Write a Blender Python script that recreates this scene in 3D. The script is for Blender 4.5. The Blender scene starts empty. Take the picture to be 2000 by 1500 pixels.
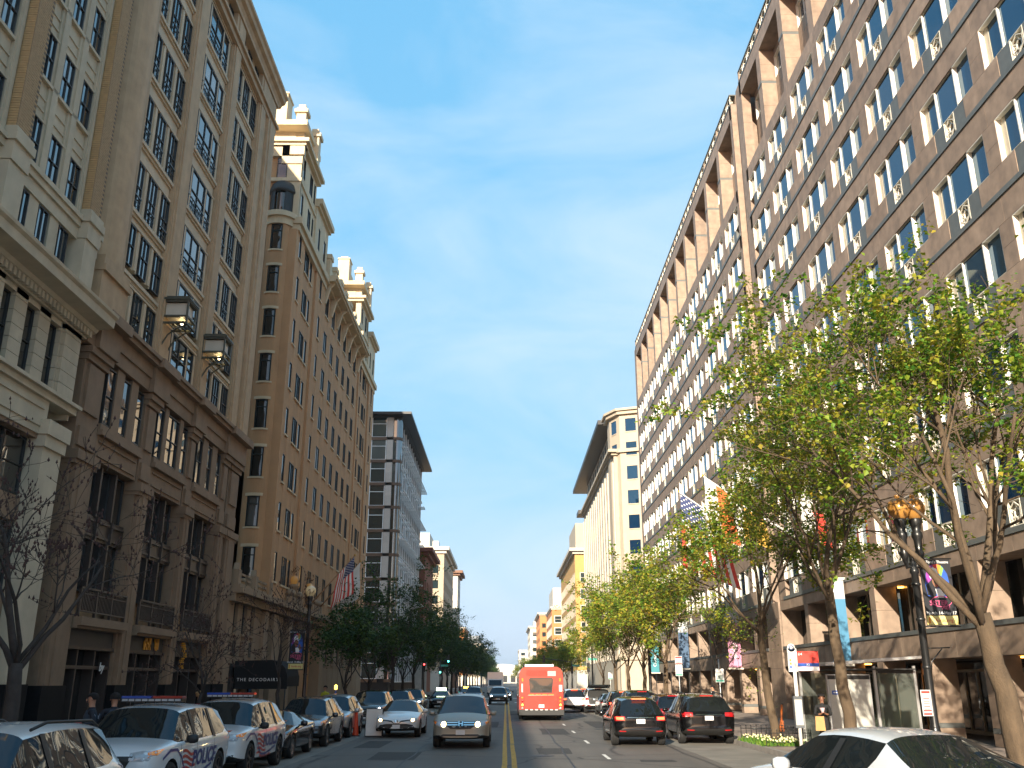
import bpy, bmesh, math, random
from mathutils import Vector, Matrix, Euler
R = math.radians
random.seed(7)
S = bpy.context.scene
COL = S.collection

# ---------------------------------------------------------------- camera
cam_d = bpy.data.cameras.new('camera')
cam = bpy.data.objects.new('camera', cam_d)
COL.objects.link(cam)
cam.location = (0, 0, 2.2)
cam.rotation_euler = (R(90 + 17.92), 0, R(-0.365))
cam_d.sensor_fit = 'HORIZONTAL'
cam_d.sensor_width = 36
cam_d.lens = 1794 / 2000 * 36
cam_d.clip_start = 0.1
cam_d.clip_end = 6000
S.camera = cam
S.render.resolution_x, S.render.resolution_y = 1024, 768

# ---------------------------------------------------------------- sky, sun, exposure
LDIR = Vector((0.28, 1.0, -0.37)).normalized()      # direction the sunlight travels
SUN_EL = math.asin(-LDIR.z)
SUN_ROT = math.atan2(-LDIR.x, -LDIR.y)
world = bpy.data.worlds.new('World')
S.world = world
world.use_nodes = True
nt = world.node_tree
nt.nodes.clear()
wo = nt.nodes.new('ShaderNodeOutputWorld')
bg = nt.nodes.new('ShaderNodeBackground')
sky = nt.nodes.new('ShaderNodeTexSky')
sky.sky_type = 'NISHITA'
sky.sun_disc = False
sky.sun_elevation = SUN_EL
sky.sun_rotation = SUN_ROT
sky.altitude = 20
sky.air_density = 1.0
sky.dust_density = 1.0
sky.ozone_density = 2.5
tc = nt.nodes.new('ShaderNodeTexCoord')
mp = nt.nodes.new('ShaderNodeMapping')
mp.inputs['Scale'].default_value = (1.2, 1.2, 3.2)
mp.inputs['Rotation'].default_value = (0.3, 0.5, 0.4)
nz = nt.nodes.new('ShaderNodeTexNoise')
nz.inputs['Scale'].default_value = 2.6
nz.inputs['Detail'].default_value = 7
nz.inputs['Roughness'].default_value = 0.55
nz.inputs['Distortion'].default_value = 0.5
rmp = nt.nodes.new('ShaderNodeMapRange')
rmp.inputs['From Min'].default_value = 0.36
rmp.inputs['From Max'].default_value = 0.78
rmp.inputs['To Min'].default_value = 0.06
rmp.inputs['To Max'].default_value = 0.62
mixc = nt.nodes.new('ShaderNodeMix')
mixc.data_type = 'RGBA'
mixc.inputs[7].default_value = (2.7, 3.1, 3.5, 1)
bg.inputs['Strength'].default_value = 0.15
L = nt.links.new
L(tc.outputs['Generated'], mp.inputs['Vector'])
L(mp.outputs['Vector'], nz.inputs['Vector'])
L(nz.outputs['Fac'], rmp.inputs['Value'])
L(rmp.outputs['Result'], mixc.inputs[0])
# the same soft film response on all of the sky: pale rim, clear blue above
sep = nt.nodes.new('ShaderNodeSeparateColor')
cmb = nt.nodes.new('ShaderNodeCombineColor')
L(sky.outputs['Color'], sep.inputs['Color'])
for i, (g_, a_) in enumerate(((0.66, 0.66), (0.25, 1.62), (0.12, 2.62))):
    pw = nt.nodes.new('ShaderNodeMath'); pw.operation = 'POWER'; pw.inputs[1].default_value = g_
    ml = nt.nodes.new('ShaderNodeMath'); ml.operation = 'MULTIPLY'; ml.inputs[1].default_value = a_
    L(sep.outputs[i], pw.inputs[0]); L(pw.outputs[0], ml.inputs[0])
    sb = nt.nodes.new('ShaderNodeMath'); sb.operation = 'SUBTRACT'; sb.inputs[1].default_value = 9.0
    mxn = nt.nodes.new('ShaderNodeMath'); mxn.operation = 'MAXIMUM'; mxn.inputs[1].default_value = 0.0
    fin = nt.nodes.new('ShaderNodeMath'); fin.operation = 'MULTIPLY_ADD'; fin.inputs[1].default_value = (1.15, 0.8, 0.45)[i]
    L(sep.outputs[i], sb.inputs[0]); L(sb.outputs[0], mxn.inputs[0]); L(mxn.outputs[0], fin.inputs[0]); L(ml.outputs[0], fin.inputs[2])
    L(fin.outputs[0], cmb.inputs[i])
L(cmb.outputs['Color'], mixc.inputs[6])
L(mixc.outputs[2], bg.inputs['Color'])
L(bg.outputs['Background'], wo.inputs['Surface'])

sun_d = bpy.data.lights.new('sun', 'SUN')
sun = bpy.data.objects.new('sun', sun_d)
COL.objects.link(sun)
sun_d.energy = 5.0
sun_d.angle = R(0.5)
sun_d.color = (1.0, 0.89, 0.72)
sun.rotation_euler = LDIR.to_track_quat('-Z', 'Y').to_euler()
sun.location = (-20, -60, 80)

S.view_settings.view_transform = 'Standard'
S.view_settings.look = 'None'
S.view_settings.gamma = 1
S.view_settings.exposure = 1.12
S.view_settings.use_curve_mapping = False

# ---------------------------------------------------------------- materials
MATS = {}
def _principled(name):
    m = bpy.data.materials.new(name)
    m.use_nodes = True
    return m, m.node_tree, m.node_tree.nodes['Principled BSDF']

def mat(name, col, rough=0.8, var=0.12, scale=3.0, bump=0.0, metal=0.0, rnd=0.06, spec=0.5,
        stretch=(1, 1, 1), stain=0.0, coat=0.0, emis=None, local=False, trans=0.0):
    """procedural surface: noise mottling, per-object variation, streaky dirt, relief"""
    if name in MATS:
        return MATS[name]
    m, t, b = _principled(name)
    n = t.nodes
    geo = n.new('ShaderNodeNewGeometry')
    vec = geo.outputs['Position']
    if local:
        tcn = n.new('ShaderNodeTexCoord')
        vec = tcn.outputs['Object']
    mpn = n.new('ShaderNodeMapping')
    mpn.inputs['Scale'].default_value = stretch
    t.links.new(vec, mpn.inputs['Vector'])
    nz = n.new('ShaderNodeTexNoise')
    nz.inputs['Scale'].default_value = scale
    nz.inputs['Detail'].default_value = 6
    t.links.new(mpn.outputs['Vector'], nz.inputs['Vector'])
    mr = n.new('ShaderNodeMapRange')
    mr.inputs['From Min'].default_value = 0.25
    mr.inputs['From Max'].default_value = 0.75
    mr.inputs['To Min'].default_value = 1 - var
    mr.inputs['To Max'].default_value = 1 + var
    t.links.new(nz.outputs['Fac'], mr.inputs['Value'])
    oi = n.new('ShaderNodeObjectInfo')
    mr2 = n.new('ShaderNodeMapRange')
    mr2.inputs['To Min'].default_value = 1 - rnd
    mr2.inputs['To Max'].default_value = 1 + rnd
    t.links.new(oi.outputs['Random'], mr2.inputs['Value'])
    mu = n.new('ShaderNodeMath')
    mu.operation = 'MULTIPLY'
    t.links.new(mr.outputs['Result'], mu.inputs[0])
    t.links.new(mr2.outputs['Result'], mu.inputs[1])
    fac = mu.outputs[0]
    if stain:
        mps = n.new('ShaderNodeMapping')
        mps.inputs['Scale'].default_value = (0.9, 0.9, 0.12)
        t.links.new(vec, mps.inputs['Vector'])
        ns = n.new('ShaderNodeTexNoise')
        ns.inputs['Scale'].default_value = 1.6
        ns.inputs['Detail'].default_value = 5
        t.links.new(mps.outputs['Vector'], ns.inputs['Vector'])
        ms = n.new('ShaderNodeMapRange')
        ms.inputs['From Min'].default_value = 0.35
        ms.inputs['From Max'].default_value = 0.65
        ms.inputs['To Min'].default_value = 1 - stain
        ms.inputs['To Max'].default_value = 1.0
        t.links.new(ns.outputs['Fac'], ms.inputs['Value'])
        m3 = n.new('ShaderNodeMath')
        m3.operation = 'MULTIPLY'
        t.links.new(fac, m3.inputs[0])
        t.links.new(ms.outputs['Result'], m3.inputs[1])
        fac = m3.outputs[0]
    vm = n.new('ShaderNodeVectorMath')
    vm.operation = 'SCALE'
    vm.inputs[0].default_value = col[:3]
    t.links.new(fac, vm.inputs['Scale'])
    t.links.new(vm.outputs['Vector'], b.inputs['Base Color'])
    b.inputs['Roughness'].default_value = rough
    b.inputs['Metallic'].default_value = metal
    b.inputs['Specular IOR Level'].default_value = spec
    if coat:
        b.inputs['Coat Weight'].default_value = coat
        b.inputs['Coat Roughness'].default_value = 0.04
    if emis:
        b.inputs['Emission Color'].default_value = (*emis[0], 1)
        b.inputs['Emission Strength'].default_value = emis[1]
    if bump:
        bn = n.new('ShaderNodeBump')
        bn.inputs['Strength'].default_value = bump
        bn.inputs['Distance'].default_value = 0.02
        nb = n.new('ShaderNodeTexNoise')
        nb.inputs['Scale'].default_value = scale * 9
        nb.inputs['Detail'].default_value = 5
        t.links.new(mpn.outputs['Vector'], nb.inputs['Vector'])
        t.links.new(nb.outputs['Fac'], bn.inputs['Height'])
        t.links.new(bn.outputs['Normal'], b.inputs['Normal'])
    MATS[name] = m
    return m

def glassmat(name, dark=(0.012, 0.016, 0.02), light=(0.10, 0.10, 0.095), part=0.25, ior=1.9, wave=0.05, wscale=0.7, tint=(1, 1, 1), rough=0.02):
    """window glass: dark room or pale blind behind it (differs pane by pane), mirror reflection with gentle waves"""
    if name in MATS:
        return MATS[name]
    m, t, b = _principled(name)
    n = t.nodes
    oi = n.new('ShaderNodeObjectInfo')
    cr = n.new('ShaderNodeValToRGB')
    cr.color_ramp.elements[0].position = 0
    cr.color_ramp.elements[0].color = (*dark, 1)
    cr.color_ramp.elements[1].position = 1
    cr.color_ramp.elements[1].color = (*light, 1)
    e = cr.color_ramp.elements.new(1 - part)
    e.color = (*[d * 1.6 for d in dark], 1)
    t.links.new(oi.outputs['Random'], cr.inputs['Fac'])
    t.links.new(cr.outputs['Color'], b.inputs['Base Color'])
    b.inputs['Roughness'].default_value = rough
    b.inputs['IOR'].default_value = ior
    b.inputs['Specular Tint'].default_value = (*tint, 1)
    geo = n.new('ShaderNodeNewGeometry')
    ad = n.new('ShaderNodeVectorMath')
    ad.operation = 'ADD'
    sc = n.new('ShaderNodeVectorMath')
    sc.operation = 'SCALE'
    sc.inputs[0].default_value = (37, 19, 53)
    t.links.new(oi.outputs['Random'], sc.inputs['Scale'])
    t.links.new(geo.outputs['Position'], ad.inputs[0])
    t.links.new(sc.outputs['Vector'], ad.inputs[1])
    nz = n.new('ShaderNodeTexNoise')
    nz.inputs['Scale'].default_value = wscale
    nz.inputs['Detail'].default_value = 1
    t.links.new(ad.outputs['Vector'], nz.inputs['Vector'])
    bn = n.new('ShaderNodeBump')
    bn.inputs['Strength'].default_value = 1.0
    bn.inputs['Distance'].default_value = wave
    t.links.new(nz.outputs['Fac'], bn.inputs['Height'])
    t.links.new(bn.outputs['Normal'], b.inputs['Normal'])
    MATS[name] = m
    return m

# ---------------------------------------------------------------- mesh helpers
class MB:
    """collects simple solids, then links them as ONE mesh object"""
    def __init__(self):
        self.v, self.f, self.m, self.s = [], [], [], []
    def add(self, vs, fs, m=0, smooth=False):
        o = len(self.v)
        self.v += [tuple(p) for p in vs]
        for f in fs:
            self.f.append([i + o for i in f])
            self.m.append(m)
            self.s.append(smooth)
    def box(self, x0, x1, y0, y1, z0, z1, m=0):
        if x1 < x0: x0, x1 = x1, x0
        if y1 < y0: y0, y1 = y1, y0
        if z1 < z0: z0, z1 = z1, z0
        self.add([(x0, y0, z0), (x1, y0, z0), (x1, y1, z0), (x0, y1, z0), (x0, y0, z1), (x1, y0, z1), (x1, y1, z1), (x0, y1, z1)],
                 [(0, 3, 2, 1), (4, 5, 6, 7), (0, 1, 5, 4), (1, 2, 6, 5), (2, 3, 7, 6), (3, 0, 4, 7)], m)
    def quad(self, a, b, c, d, m=0):
        self.add([a, b, c, d], [(0, 1, 2, 3)], m)
    def poly(self, pts, m=0):
        self.add(pts, [tuple(range(len(pts)))], m)
    def prism(self, pts, vec, m=0, smooth=False):
        """extrude a closed polygon (3-D points) along vec"""
        n = len(pts)
        vec = Vector(vec)
        q = [tuple(Vector(p) + vec) for p in pts]
        self.add(list(pts) + q, [tuple(range(n))[::-1], tuple(range(n, 2 * n))] + [(i, (i + 1) % n, n + (i + 1) % n, n + i) for i in range(n)], m, smooth)
    def tube(self, pts, rad, seg=6, m=0, cap=True, smooth=True):
        """tube through a list of points; rad: number or list"""
        pts = [Vector(p) for p in pts]
        n = len(pts)
        if not isinstance(rad, (list, tuple)):
            rad = [rad] * n
        o = len(self.v)
        prev = None
        for i, p in enumerate(pts):
            d = (pts[min(i + 1, n - 1)] - pts[max(i - 1, 0)])
            if d.length < 1e-9: d = Vector((0, 0, 1))
            d.normalize()
            if prev is None:
                a = d.orthogonal().normalized()
            else:
                a = (prev - d * prev.dot(d))
                a = a.normalized() if a.length > 1e-6 else d.orthogonal().normalized()
            prev = a
            b = d.cross(a)
            for k in range(seg):
                w = 2 * math.pi * k / seg
                self.v.append(tuple(p + (a * math.cos(w) + b * math.sin(w)) * rad[i]))
        for i in range(n - 1):
            for k in range(seg):
                self.f.append([o + i * seg + k, o + i * seg + (k + 1) % seg, o + (i + 1) * seg + (k + 1) % seg, o + (i + 1) * seg + k])
                self.m.append(m); self.s.append(smooth)
        if cap:
            self.f.append([o + k for k in range(seg)][::-1]); self.m.append(m); self.s.append(False)
            self.f.append([o + (n - 1) * seg + k for k in range(seg)]); self.m.append(m); self.s.append(False)
    def lathe(self, prof, c=(0, 0, 0), seg=12, m=0, axis='z', smooth=True, a0=0, a1=2 * math.pi):
        """prof: list of (radius, height)"""
        o = len(self.v)
        full = abs(a1 - a0 - 2 * math.pi) < 1e-6
        k1 = seg if full else seg + 1
        for r, h in prof:
            for k in range(k1):
                w = a0 + (a1 - a0) * k / seg
                x, y = r * math.cos(w), r * math.sin(w)
                if axis == 'z': p = (c[0] + x, c[1] + y, c[2] + h)
                elif axis == 'x': p = (c[0] + h, c[1] + x, c[2] + y)
                else: p = (c[0] + y, c[1] + h, c[2] + x)
                self.v.append(p)
        for i in range(len(prof) - 1):
            for k in range(seg):
                k2 = (k + 1) % k1
                self.f.append([o + i * k1 + k, o + i * k1 + k2, o + (i + 1) * k1 + k2, o + (i + 1) * k1 + k])
                self.m.append(m); self.s.append(smooth)
    def mesh(self, name, mats):
        me = bpy.data.meshes.new(name)
        me.from_pydata(self.v, [], self.f)
        for x in (mats if isinstance(mats, (list, tuple)) else [mats]):
            me.materials.append(x)
        me.polygons.foreach_set('material_index', self.m)
        me.polygons.foreach_set('use_smooth', self.s)
        me.validate()
        me.update()
        return me
    def build(self, name, mats, parent=None, loc=(0, 0, 0), wl=False):
        return obj(name, self.mesh(name, mats), parent, loc, wl)

def obj(name, me, parent=None, loc=(0, 0, 0), wl=False):
    """link a mesh; wl: loc is a world position although the object has a parent"""
    o = bpy.data.objects.new(name, me)
    COL.objects.link(o)
    if parent is not None:
        o.parent = parent
        if wl:
            w = Vector((0, 0, 0))
            p = parent
            while p is not None:
                w += p.location
                p = p.parent
            loc = Vector(loc) - w
    o.location = loc
    return o

def tag(o, label, cat, group=None):
    o['label'] = label
    o['category'] = cat
    if group: o['group'] = group
    return o

def thing(name, label, cat, loc=(0, 0, 0), rz=0, group=None):
    o = bpy.data.objects.new(name, None)
    COL.objects.link(o)
    o.empty_display_size = 0.3
    o.location = loc
    o.rotation_euler = (0, 0, rz)
    return tag(o, label, cat, group)

def struct(o):
    o['kind'] = 'structure'
    return o

def stuff(o):
    o['kind'] = 'stuff'
    return o

def dup(root, loc, rz=None, label=None, group=None, scale=None):
    def cp(o, par):
        c = o.copy()
        COL.objects.link(c)
        if par is not None:
            c.parent = par
            c.matrix_parent_inverse = o.matrix_parent_inverse
        for ch in kids.get(o, []):
            cp(ch, c)
        return c
    kids = {}
    for o in root.children_recursive:
        kids.setdefault(o.parent, []).append(o)
    r = cp(root, None)
    r.location = loc
    if rz is not None: r.rotation_euler = (0, 0, rz)
    if scale is not None: r.scale = (scale,) * 3 if not isinstance(scale, (tuple, list)) else scale
    if label: r['label'] = label
    if group: r['group'] = group
    return r

def text_mesh(txt, size, m, extrude=0.0, name='lettering', align='CENTER', shear=0.0, spacing=1.0, bold=0.012):
    """flat lettering, turned into a mesh (lies in local XY)"""
    cu = bpy.data.curves.new(name, 'FONT')
    cu.body = txt
    cu.size = size
    cu.extrude = extrude
    cu.offset = bold * size
    cu.align_x = align
    cu.align_y = 'CENTER'
    cu.shear = shear
    cu.space_character = spacing
    cu.resolution_u = 3
    ob = bpy.data.objects.new(name, cu)
    COL.objects.link(ob)
    dg = bpy.context.evaluated_depsgraph_get()
    me = bpy.data.meshes.new_from_object(ob.evaluated_get(dg))
    bpy.data.objects.remove(ob)
    bpy.data.curves.remove(cu)
    me.materials.clear()
    me.materials.append(m)
    return me
# ================================================================ ground, road, pavements
m_ground = mat('ground_dirt', (0.16, 0.15, 0.13), 0.95, 0.2, 0.4)
def asphalt():
    m, t, b = _principled('asphalt')
    n = t.nodes
    geo = n.new('ShaderNodeNewGeometry')
    mp1 = n.new('ShaderNodeMapping'); mp1.inputs['Scale'].default_value = (0.9, 0.06, 1)
    t.links.new(geo.outputs['Position'], mp1.inputs['Vector'])
    n1 = n.new('ShaderNodeTexNoise'); n1.inputs['Scale'].default_value = 1.0; n1.inputs['Detail'].default_value = 5
    t.links.new(mp1.outputs['Vector'], n1.inputs['Vector'])
    n2 = n.new('ShaderNodeTexNoise'); n2.inputs['Scale'].default_value = 0.35; n2.inputs['Detail'].default_value = 7
    t.links.new(geo.outputs['Position'], n2.inputs['Vector'])
    n3 = n.new('ShaderNodeTexNoise'); n3.inputs['Scale'].default_value = 40; n3.inputs['Detail'].default_value = 3
    t.links.new(geo.outputs['Position'], n3.inputs['Vector'])
    vo = n.new('ShaderNodeTexVoronoi'); vo.feature = 'DISTANCE_TO_EDGE'; vo.inputs['Scale'].default_value = 0.22
    wv = n.new('ShaderNodeVectorMath'); wv.operation = 'MULTIPLY_ADD'
    wv.inputs[1].default_value = (1.2, 1.2, 0)
    t.links.new(n2.outputs['Color'], wv.inputs[0])
    t.links.new(geo.outputs['Position'], wv.inputs[2])
    t.links.new(wv.outputs['Vector'], vo.inputs['Vector'])
    ck = n.new('ShaderNodeMapRange'); ck.inputs['From Max'].default_value = 0.016
    ck.inputs['To Min'].default_value = 0.3; ck.inputs['To Max'].default_value = 1
    t.links.new(vo.outputs['Distance'], ck.inputs['Value'])
    a = n.new('ShaderNodeMath'); a.operation = 'MULTIPLY_ADD'; a.inputs[1].default_value = 0.075; a.inputs[2].default_value = 0.02
    t.links.new(n1.outputs['Fac'], a.inputs[0])
    a2 = n.new('ShaderNodeMath'); a2.operation = 'MULTIPLY_ADD'; a2.inputs[1].default_value = 0.06
    t.links.new(n2.outputs['Fac'], a2.inputs[0]); t.links.new(a.outputs[0], a2.inputs[2])
    a3 = n.new('ShaderNodeMath'); a3.operation = 'MULTIPLY_ADD'; a3.inputs[1].default_value = 0.025
    t.links.new(n3.outputs['Fac'], a3.inputs[0]); t.links.new(a2.outputs[0], a3.inputs[2])
    a4 = n.new('ShaderNodeMath'); a4.operation = 'MULTIPLY'
    t.links.new(a3.outputs[0], a4.inputs[0]); t.links.new(ck.outputs['Result'], a4.inputs[1])
    vm = n.new('ShaderNodeVectorMath'); vm.operation = 'SCALE'; vm.inputs[0].default_value = (1.12, 1.0, 0.86)
    t.links.new(a4.outputs[0], vm.inputs['Scale'])
    t.links.new(vm.outputs['Vector'], b.inputs['Base Color'])
    b.inputs['Roughness'].default_value = 0.72
    bn = n.new('ShaderNodeBump'); bn.inputs['Strength'].default_value = 0.5; bn.inputs['Distance'].default_value = 0.01
    t.links.new(n3.outputs['Fac'], bn.inputs['Height']); t.links.new(bn.outputs['Normal'], b.inputs['Normal'])
    return m
m_asph = asphalt()
m_conc = mat('pale_concrete', (0.19, 0.175, 0.15), 0.85, 0.2, 0.8, 0.3, stain=0.12)
m_walk = mat('pavement_concrete', (0.24, 0.19, 0.155), 0.85, 0.18, 1.2, 0.3)
m_kerb = mat('kerb_granite', (0.24, 0.22, 0.20), 0.8, 0.2, 3, 0.3)
m_yel = mat('yellow_paint', (0.62, 0.33, 0.02), 0.7, 0.35, 7, 0.2)
m_whp = mat('white_road_paint', (0.62, 0.60, 0.56), 0.7, 0.3, 7, 0.2)
m_patch = mat('asphalt_patch', (0.035, 0.034, 0.033), 0.8, 0.2, 6, 0.3)

g = MB(); g.quad((-2500, -400, -0.02), (2500, -400, -0.02), (2500, 5000, -0.02), (-2500, 5000, -0.02))
struct(g.build('ground', m_ground))
g = MB(); g.quad((-8.4, -120, 0), (8.4, -120, 0), (8.4, 1500, 0), (-8.4, 1500, 0))
struct(g.build('road', m_asph))
for (ya, yb) in ((-18, 12), (107, 127), (318, 338), (520, 540)):
    for sx in (-1, 1):
        g = MB(); g.quad((sx * 8.4, ya, 0), (sx * 120, ya, 0), (sx * 120, yb, 0), (sx * 8.4, yb, 0))
        if sx < 0: g.f[0].reverse()
        struct(g.build('side_road', m_asph))
# pale concrete parking lanes, each slab a little uneven
for sx in (-1, 1):
    for (ya, yb) in ((20, 100), (133, 310)):
        g = MB(); y = ya
        while y < yb:
            y2 = min(y + 4.5, yb)
            xa = 5.95 if sx < 0 else 6.05
            g.box(sx * xa, sx * 8.35, y + 0.012, y2 - 0.012, -0.01, 0.004 + 0.0)
            y = y2
        struct(g.build('parking_lane', m_conc))
def pavement(x0, x1, y0, y1):
    g = MB(); step = 1.5 if y0 < 100 else 6.0
    kx0, kx1 = (x0, x0 + 0.18) if x0 > 0 else (x1 - 0.18, x1)
    wx0, wx1 = (kx1 + 0.006, x1) if x0 > 0 else (x0, kx0 - 0.006)
    g.quad((wx0, y0, 0.13), (wx1, y0, 0.13), (wx1, y1, 0.13), (wx0, y1, 0.13))
    y = y0
    while y < y1:
        y2 = min(y + step, y1)
        xs = wx0
        n = max(1, int(round((wx1 - wx0) / (1.5 if y0 < 100 else 8))))
        for i in range(n):
            a, b = wx0 + (wx1 - wx0) * i / n, wx0 + (wx1 - wx0) * (i + 1) / n
            h = 0.146 + random.uniform(0, 0.004)
            g.box(a + 0.006, b - 0.006, y + 0.006, y2 - 0.006, 0.10, h)
        y = y2
    struct(g.build('sidewalk', m_walk))
    g = MB(); y = y0
    while y < y1:
        y2 = min(y + (2.4 if y0 < 100 else 12), y1)
        g.box(kx0, kx1, y + 0.006, y2 - 0.006, -0.02, 0.15)
        y = y2
    struct(g.build('kerb', m_kerb))
for (ya, yb) in ((12, 106), (128, 317), (339, 519), (541, 900)):
    pavement(8.4, 24 if ya > 100 else 18.6, ya, yb)
    pavement(-24 if ya > 100 else -17.5, -8.4, ya, yb)
# painted lines
g = MB()
for x0, x1 in ((-0.045, 0.10), (0.225, 0.37)):
    y = 13.0
    while y < 102:
        l = random.uniform(2.0, 5.0)
        dx = random.uniform(-0.006, 0.006)
        g.quad((x0 + dx - 0.06, y, 0.004), (x1 + dx - 0.06, y, 0.004), (x1 + dx - 0.06, y + l, 0.004), (x0 + dx - 0.06, y + l, 0.004))
        y += l + (0.012 if x0 < 0 else random.choice([0.01, 0.015, 0.12, 0.3]))
struct(g.build('yellow_centre_lines', m_yel))
g = MB(); y = 22.0
while y < 100:
    g.quad((3.02, y, 0.004), (3.13, y, 0.004), (3.13, y + 1.9, 0.004), (3.02, y + 1.9, 0.004)); y += 7.2
y = 136.0
while y < 300:
    g.quad((3.02, y, 0.004), (3.13, y, 0.004), (3.13, y + 3, 0.004), (3.02, y + 3, 0.004)); y += 12
struct(g.build('white_lane_dashes', m_whp))
g = MB()
for yc in (104.2, 130.0):
    x = -7.8
    while x < 7.8:
        g.quad((x, yc - 1.4, 0.004), (x + 0.6, yc - 1.4, 0.004), (x + 0.6, yc + 1.4, 0.004), (x, yc + 1.4, 0.004)); x += 1.25
struct(g.build('crosswalk', m_whp))
g = MB(); rp = random.Random(12)
for (x, y, w, l) in ((1.6, 32.6, .55, 1.3), (4.4, 28.6, .5, .35), (2.2, 45.0, .6, 2.6), (-3.4, 30.5, .7, 1.6), (1.4, 71, 1.1, 5), (-1.2, 52, .8, 3.2), (-4.8, 36, .45, 2.0), (4.9, 52, .5, 4)):
    pts = []
    for (ax, ay) in ((-1, -1), (0, -1.03), (1, -1), (1.04, 0), (1, 1), (0, .97), (-1, 1), (-.97, 0)):
        pts.append((x + w * ax + rp.uniform(-.03, .03), y + l * ay + rp.uniform(-.05, .05), .003))
    g.poly(pts)
struct(g.build('road_patch', m_patch))
# tar-filled joints: long wandering seams between the lanes and a few cross cuts
m_tar = mat('tar_seam', (0.014, 0.013, 0.013), 0.55, 0.2, 6)
g = MB()
def seam(pts, w=.03):
    for (p, q) in zip(pts[:-1], pts[1:]):
        d = Vector((q[0] - p[0], q[1] - p[1])).normalized(); n = (-d.y * w, d.x * w)
        g.quad((p[0] + n[0], p[1] + n[1], .0035), (p[0] - n[0], p[1] - n[1], .0035), (q[0] - n[0], q[1] - n[1], .0035), (q[0] + n[0], q[1] + n[1], .0035))
for x in (-5.6, -2.9, 1.9, 5.75):
    y = 20.0; pts = []
    while y < 102:
        pts.append((x + rp.uniform(-.07, .07), y)); y += rp.uniform(1.5, 3.5)
    seam(pts)
for (x0, x1, y) in ((-5.6, 5.7, 29.2), (.4, 5.7, 39.5), (-5.6, -.3, 44), (.4, 5.7, 50.4), (-5, 5, 63)):
    x = x0; pts = []
    while x < x1: pts.append((x, y + rp.uniform(-.12, .12))); x += rp.uniform(.6, 1.4)
    seam(pts, .025)
struct(g.build('tar_seams', m_tar))
m_iron_cover = mat('cast_iron_cover', (0.045, 0.04, 0.036), 0.5, 0.3, 14, 0.6, metal=.4)
for (x, y) in ((1.15, 30.5), (-3.2, 48.0), (4.6, 46.8)):
    b_ = MB(); b_.lathe([(0, .006), (.30, .006), (.31, .002), (.36, .007), (.38, .0)], (x, y, 0), 20); struct(b_.build('manhole_cover', m_iron_cover))
# ================================================================ facade helper: u along the street, v up, d out towards the street
class FB(MB):
    """solids in facade coordinates; side=+1: facade on the left of the street, -1: on the right"""
    def __init__(self, side):
        super().__init__(); self.side = side
    def fb(self, u0, u1, v0, v1, d0, d1, m=0):
        self.box(self.side * d0, self.side * d1, u0, u1, v0, v1, m)
    def P(self, u, v, d):
        return (self.side * d, u, v)

# ---------------------------------------------------------------- brown granite office building on the right
m_gran = mat('rose_granite', (0.305, 0.22, 0.16), 0.62, 0.24, 2.6, 0.18, rnd=0.10, stain=0.20)
m_jamb = mat('pale_metal_jamb', (0.80, 0.76, 0.68), 0.5, 0.05, 2)
m_mull = mat('bronze_mullion', (0.42, 0.37, 0.28), 0.45, 0.06, 2)
m_slate = mat('grey_granite', (0.115, 0.122, 0.117), 0.5, 0.14, 3, 0.1, rnd=0.05)
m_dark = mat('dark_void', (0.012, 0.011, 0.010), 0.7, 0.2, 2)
m_gl_off = glassmat('office_glass', (0.003, 0.014, 0.035), (0.006, 0.025, 0.055), 0.25, 1.9, 0.004, 0.35, tint=(0.35, 0.72, 1.0))
m_grl = mat('cream_grille', (0.74, 0.69, 0.58), 0.5, 0.06, 2)
m_shop = glassmat('shop_glass', (0.010, 0.009, 0.008), (0.05, 0.04, 0.03), 0.3, 1.5, 0.004, 0.6)
m_glow = mat('ceiling_lamp', (0.9, 0.5, 0.1), 0.5, 0, 1, emis=((1.0, 0.45, 0.08), 5.0))

XR = 16.0
office = thing('office_building', 'long brown granite office block with triple windows and hexagon grilles along the right kerb', 'building', (XR, 56, 0))
def O(name, me, u, v, d=0, par=None, lab=None):
    o = obj(name, me, par or office, (XR - d, u, v), True)
    if lab: o['label'] = lab
    return o
J = 0.007
b = FB(-1); b.fb(-2.3 + J, 2.3 - J, 1.95, 2.84, -.5, 0)
me_band = b.mesh('stone_panel', m_gran)
b = FB(-1); b.fb(1.9, 2.7, .36, 1.14, -.5, 0); b.fb(1.9, 2.7, 1.15, 1.94, -.5, 0.0)
me_pier = b.mesh('pier_panel', m_gran)
b = FB(-1); b.fb(1.14, 3.46, -.47, .35, -.5, 0)
me_sill = b.mesh('sill_panel', m_gran)
b = FB(-1); b.fb(.385, 1.13, -.47, .35, -.5, -.015)
me_sp1 = b.mesh('spandrel_panel', m_slate)
b = FB(-1); b.fb(-1.13, -.385, -.47, .35, -.5, -.015)
me_sp2 = b.mesh('spandrel_panel', m_slate)
b = FB(-1); b.fb(-2.3 + .003, 2.3 - .003, -.66, -.48, -.5, 0.045)
me_str = b.mesh('string_course', m_slate)
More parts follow.
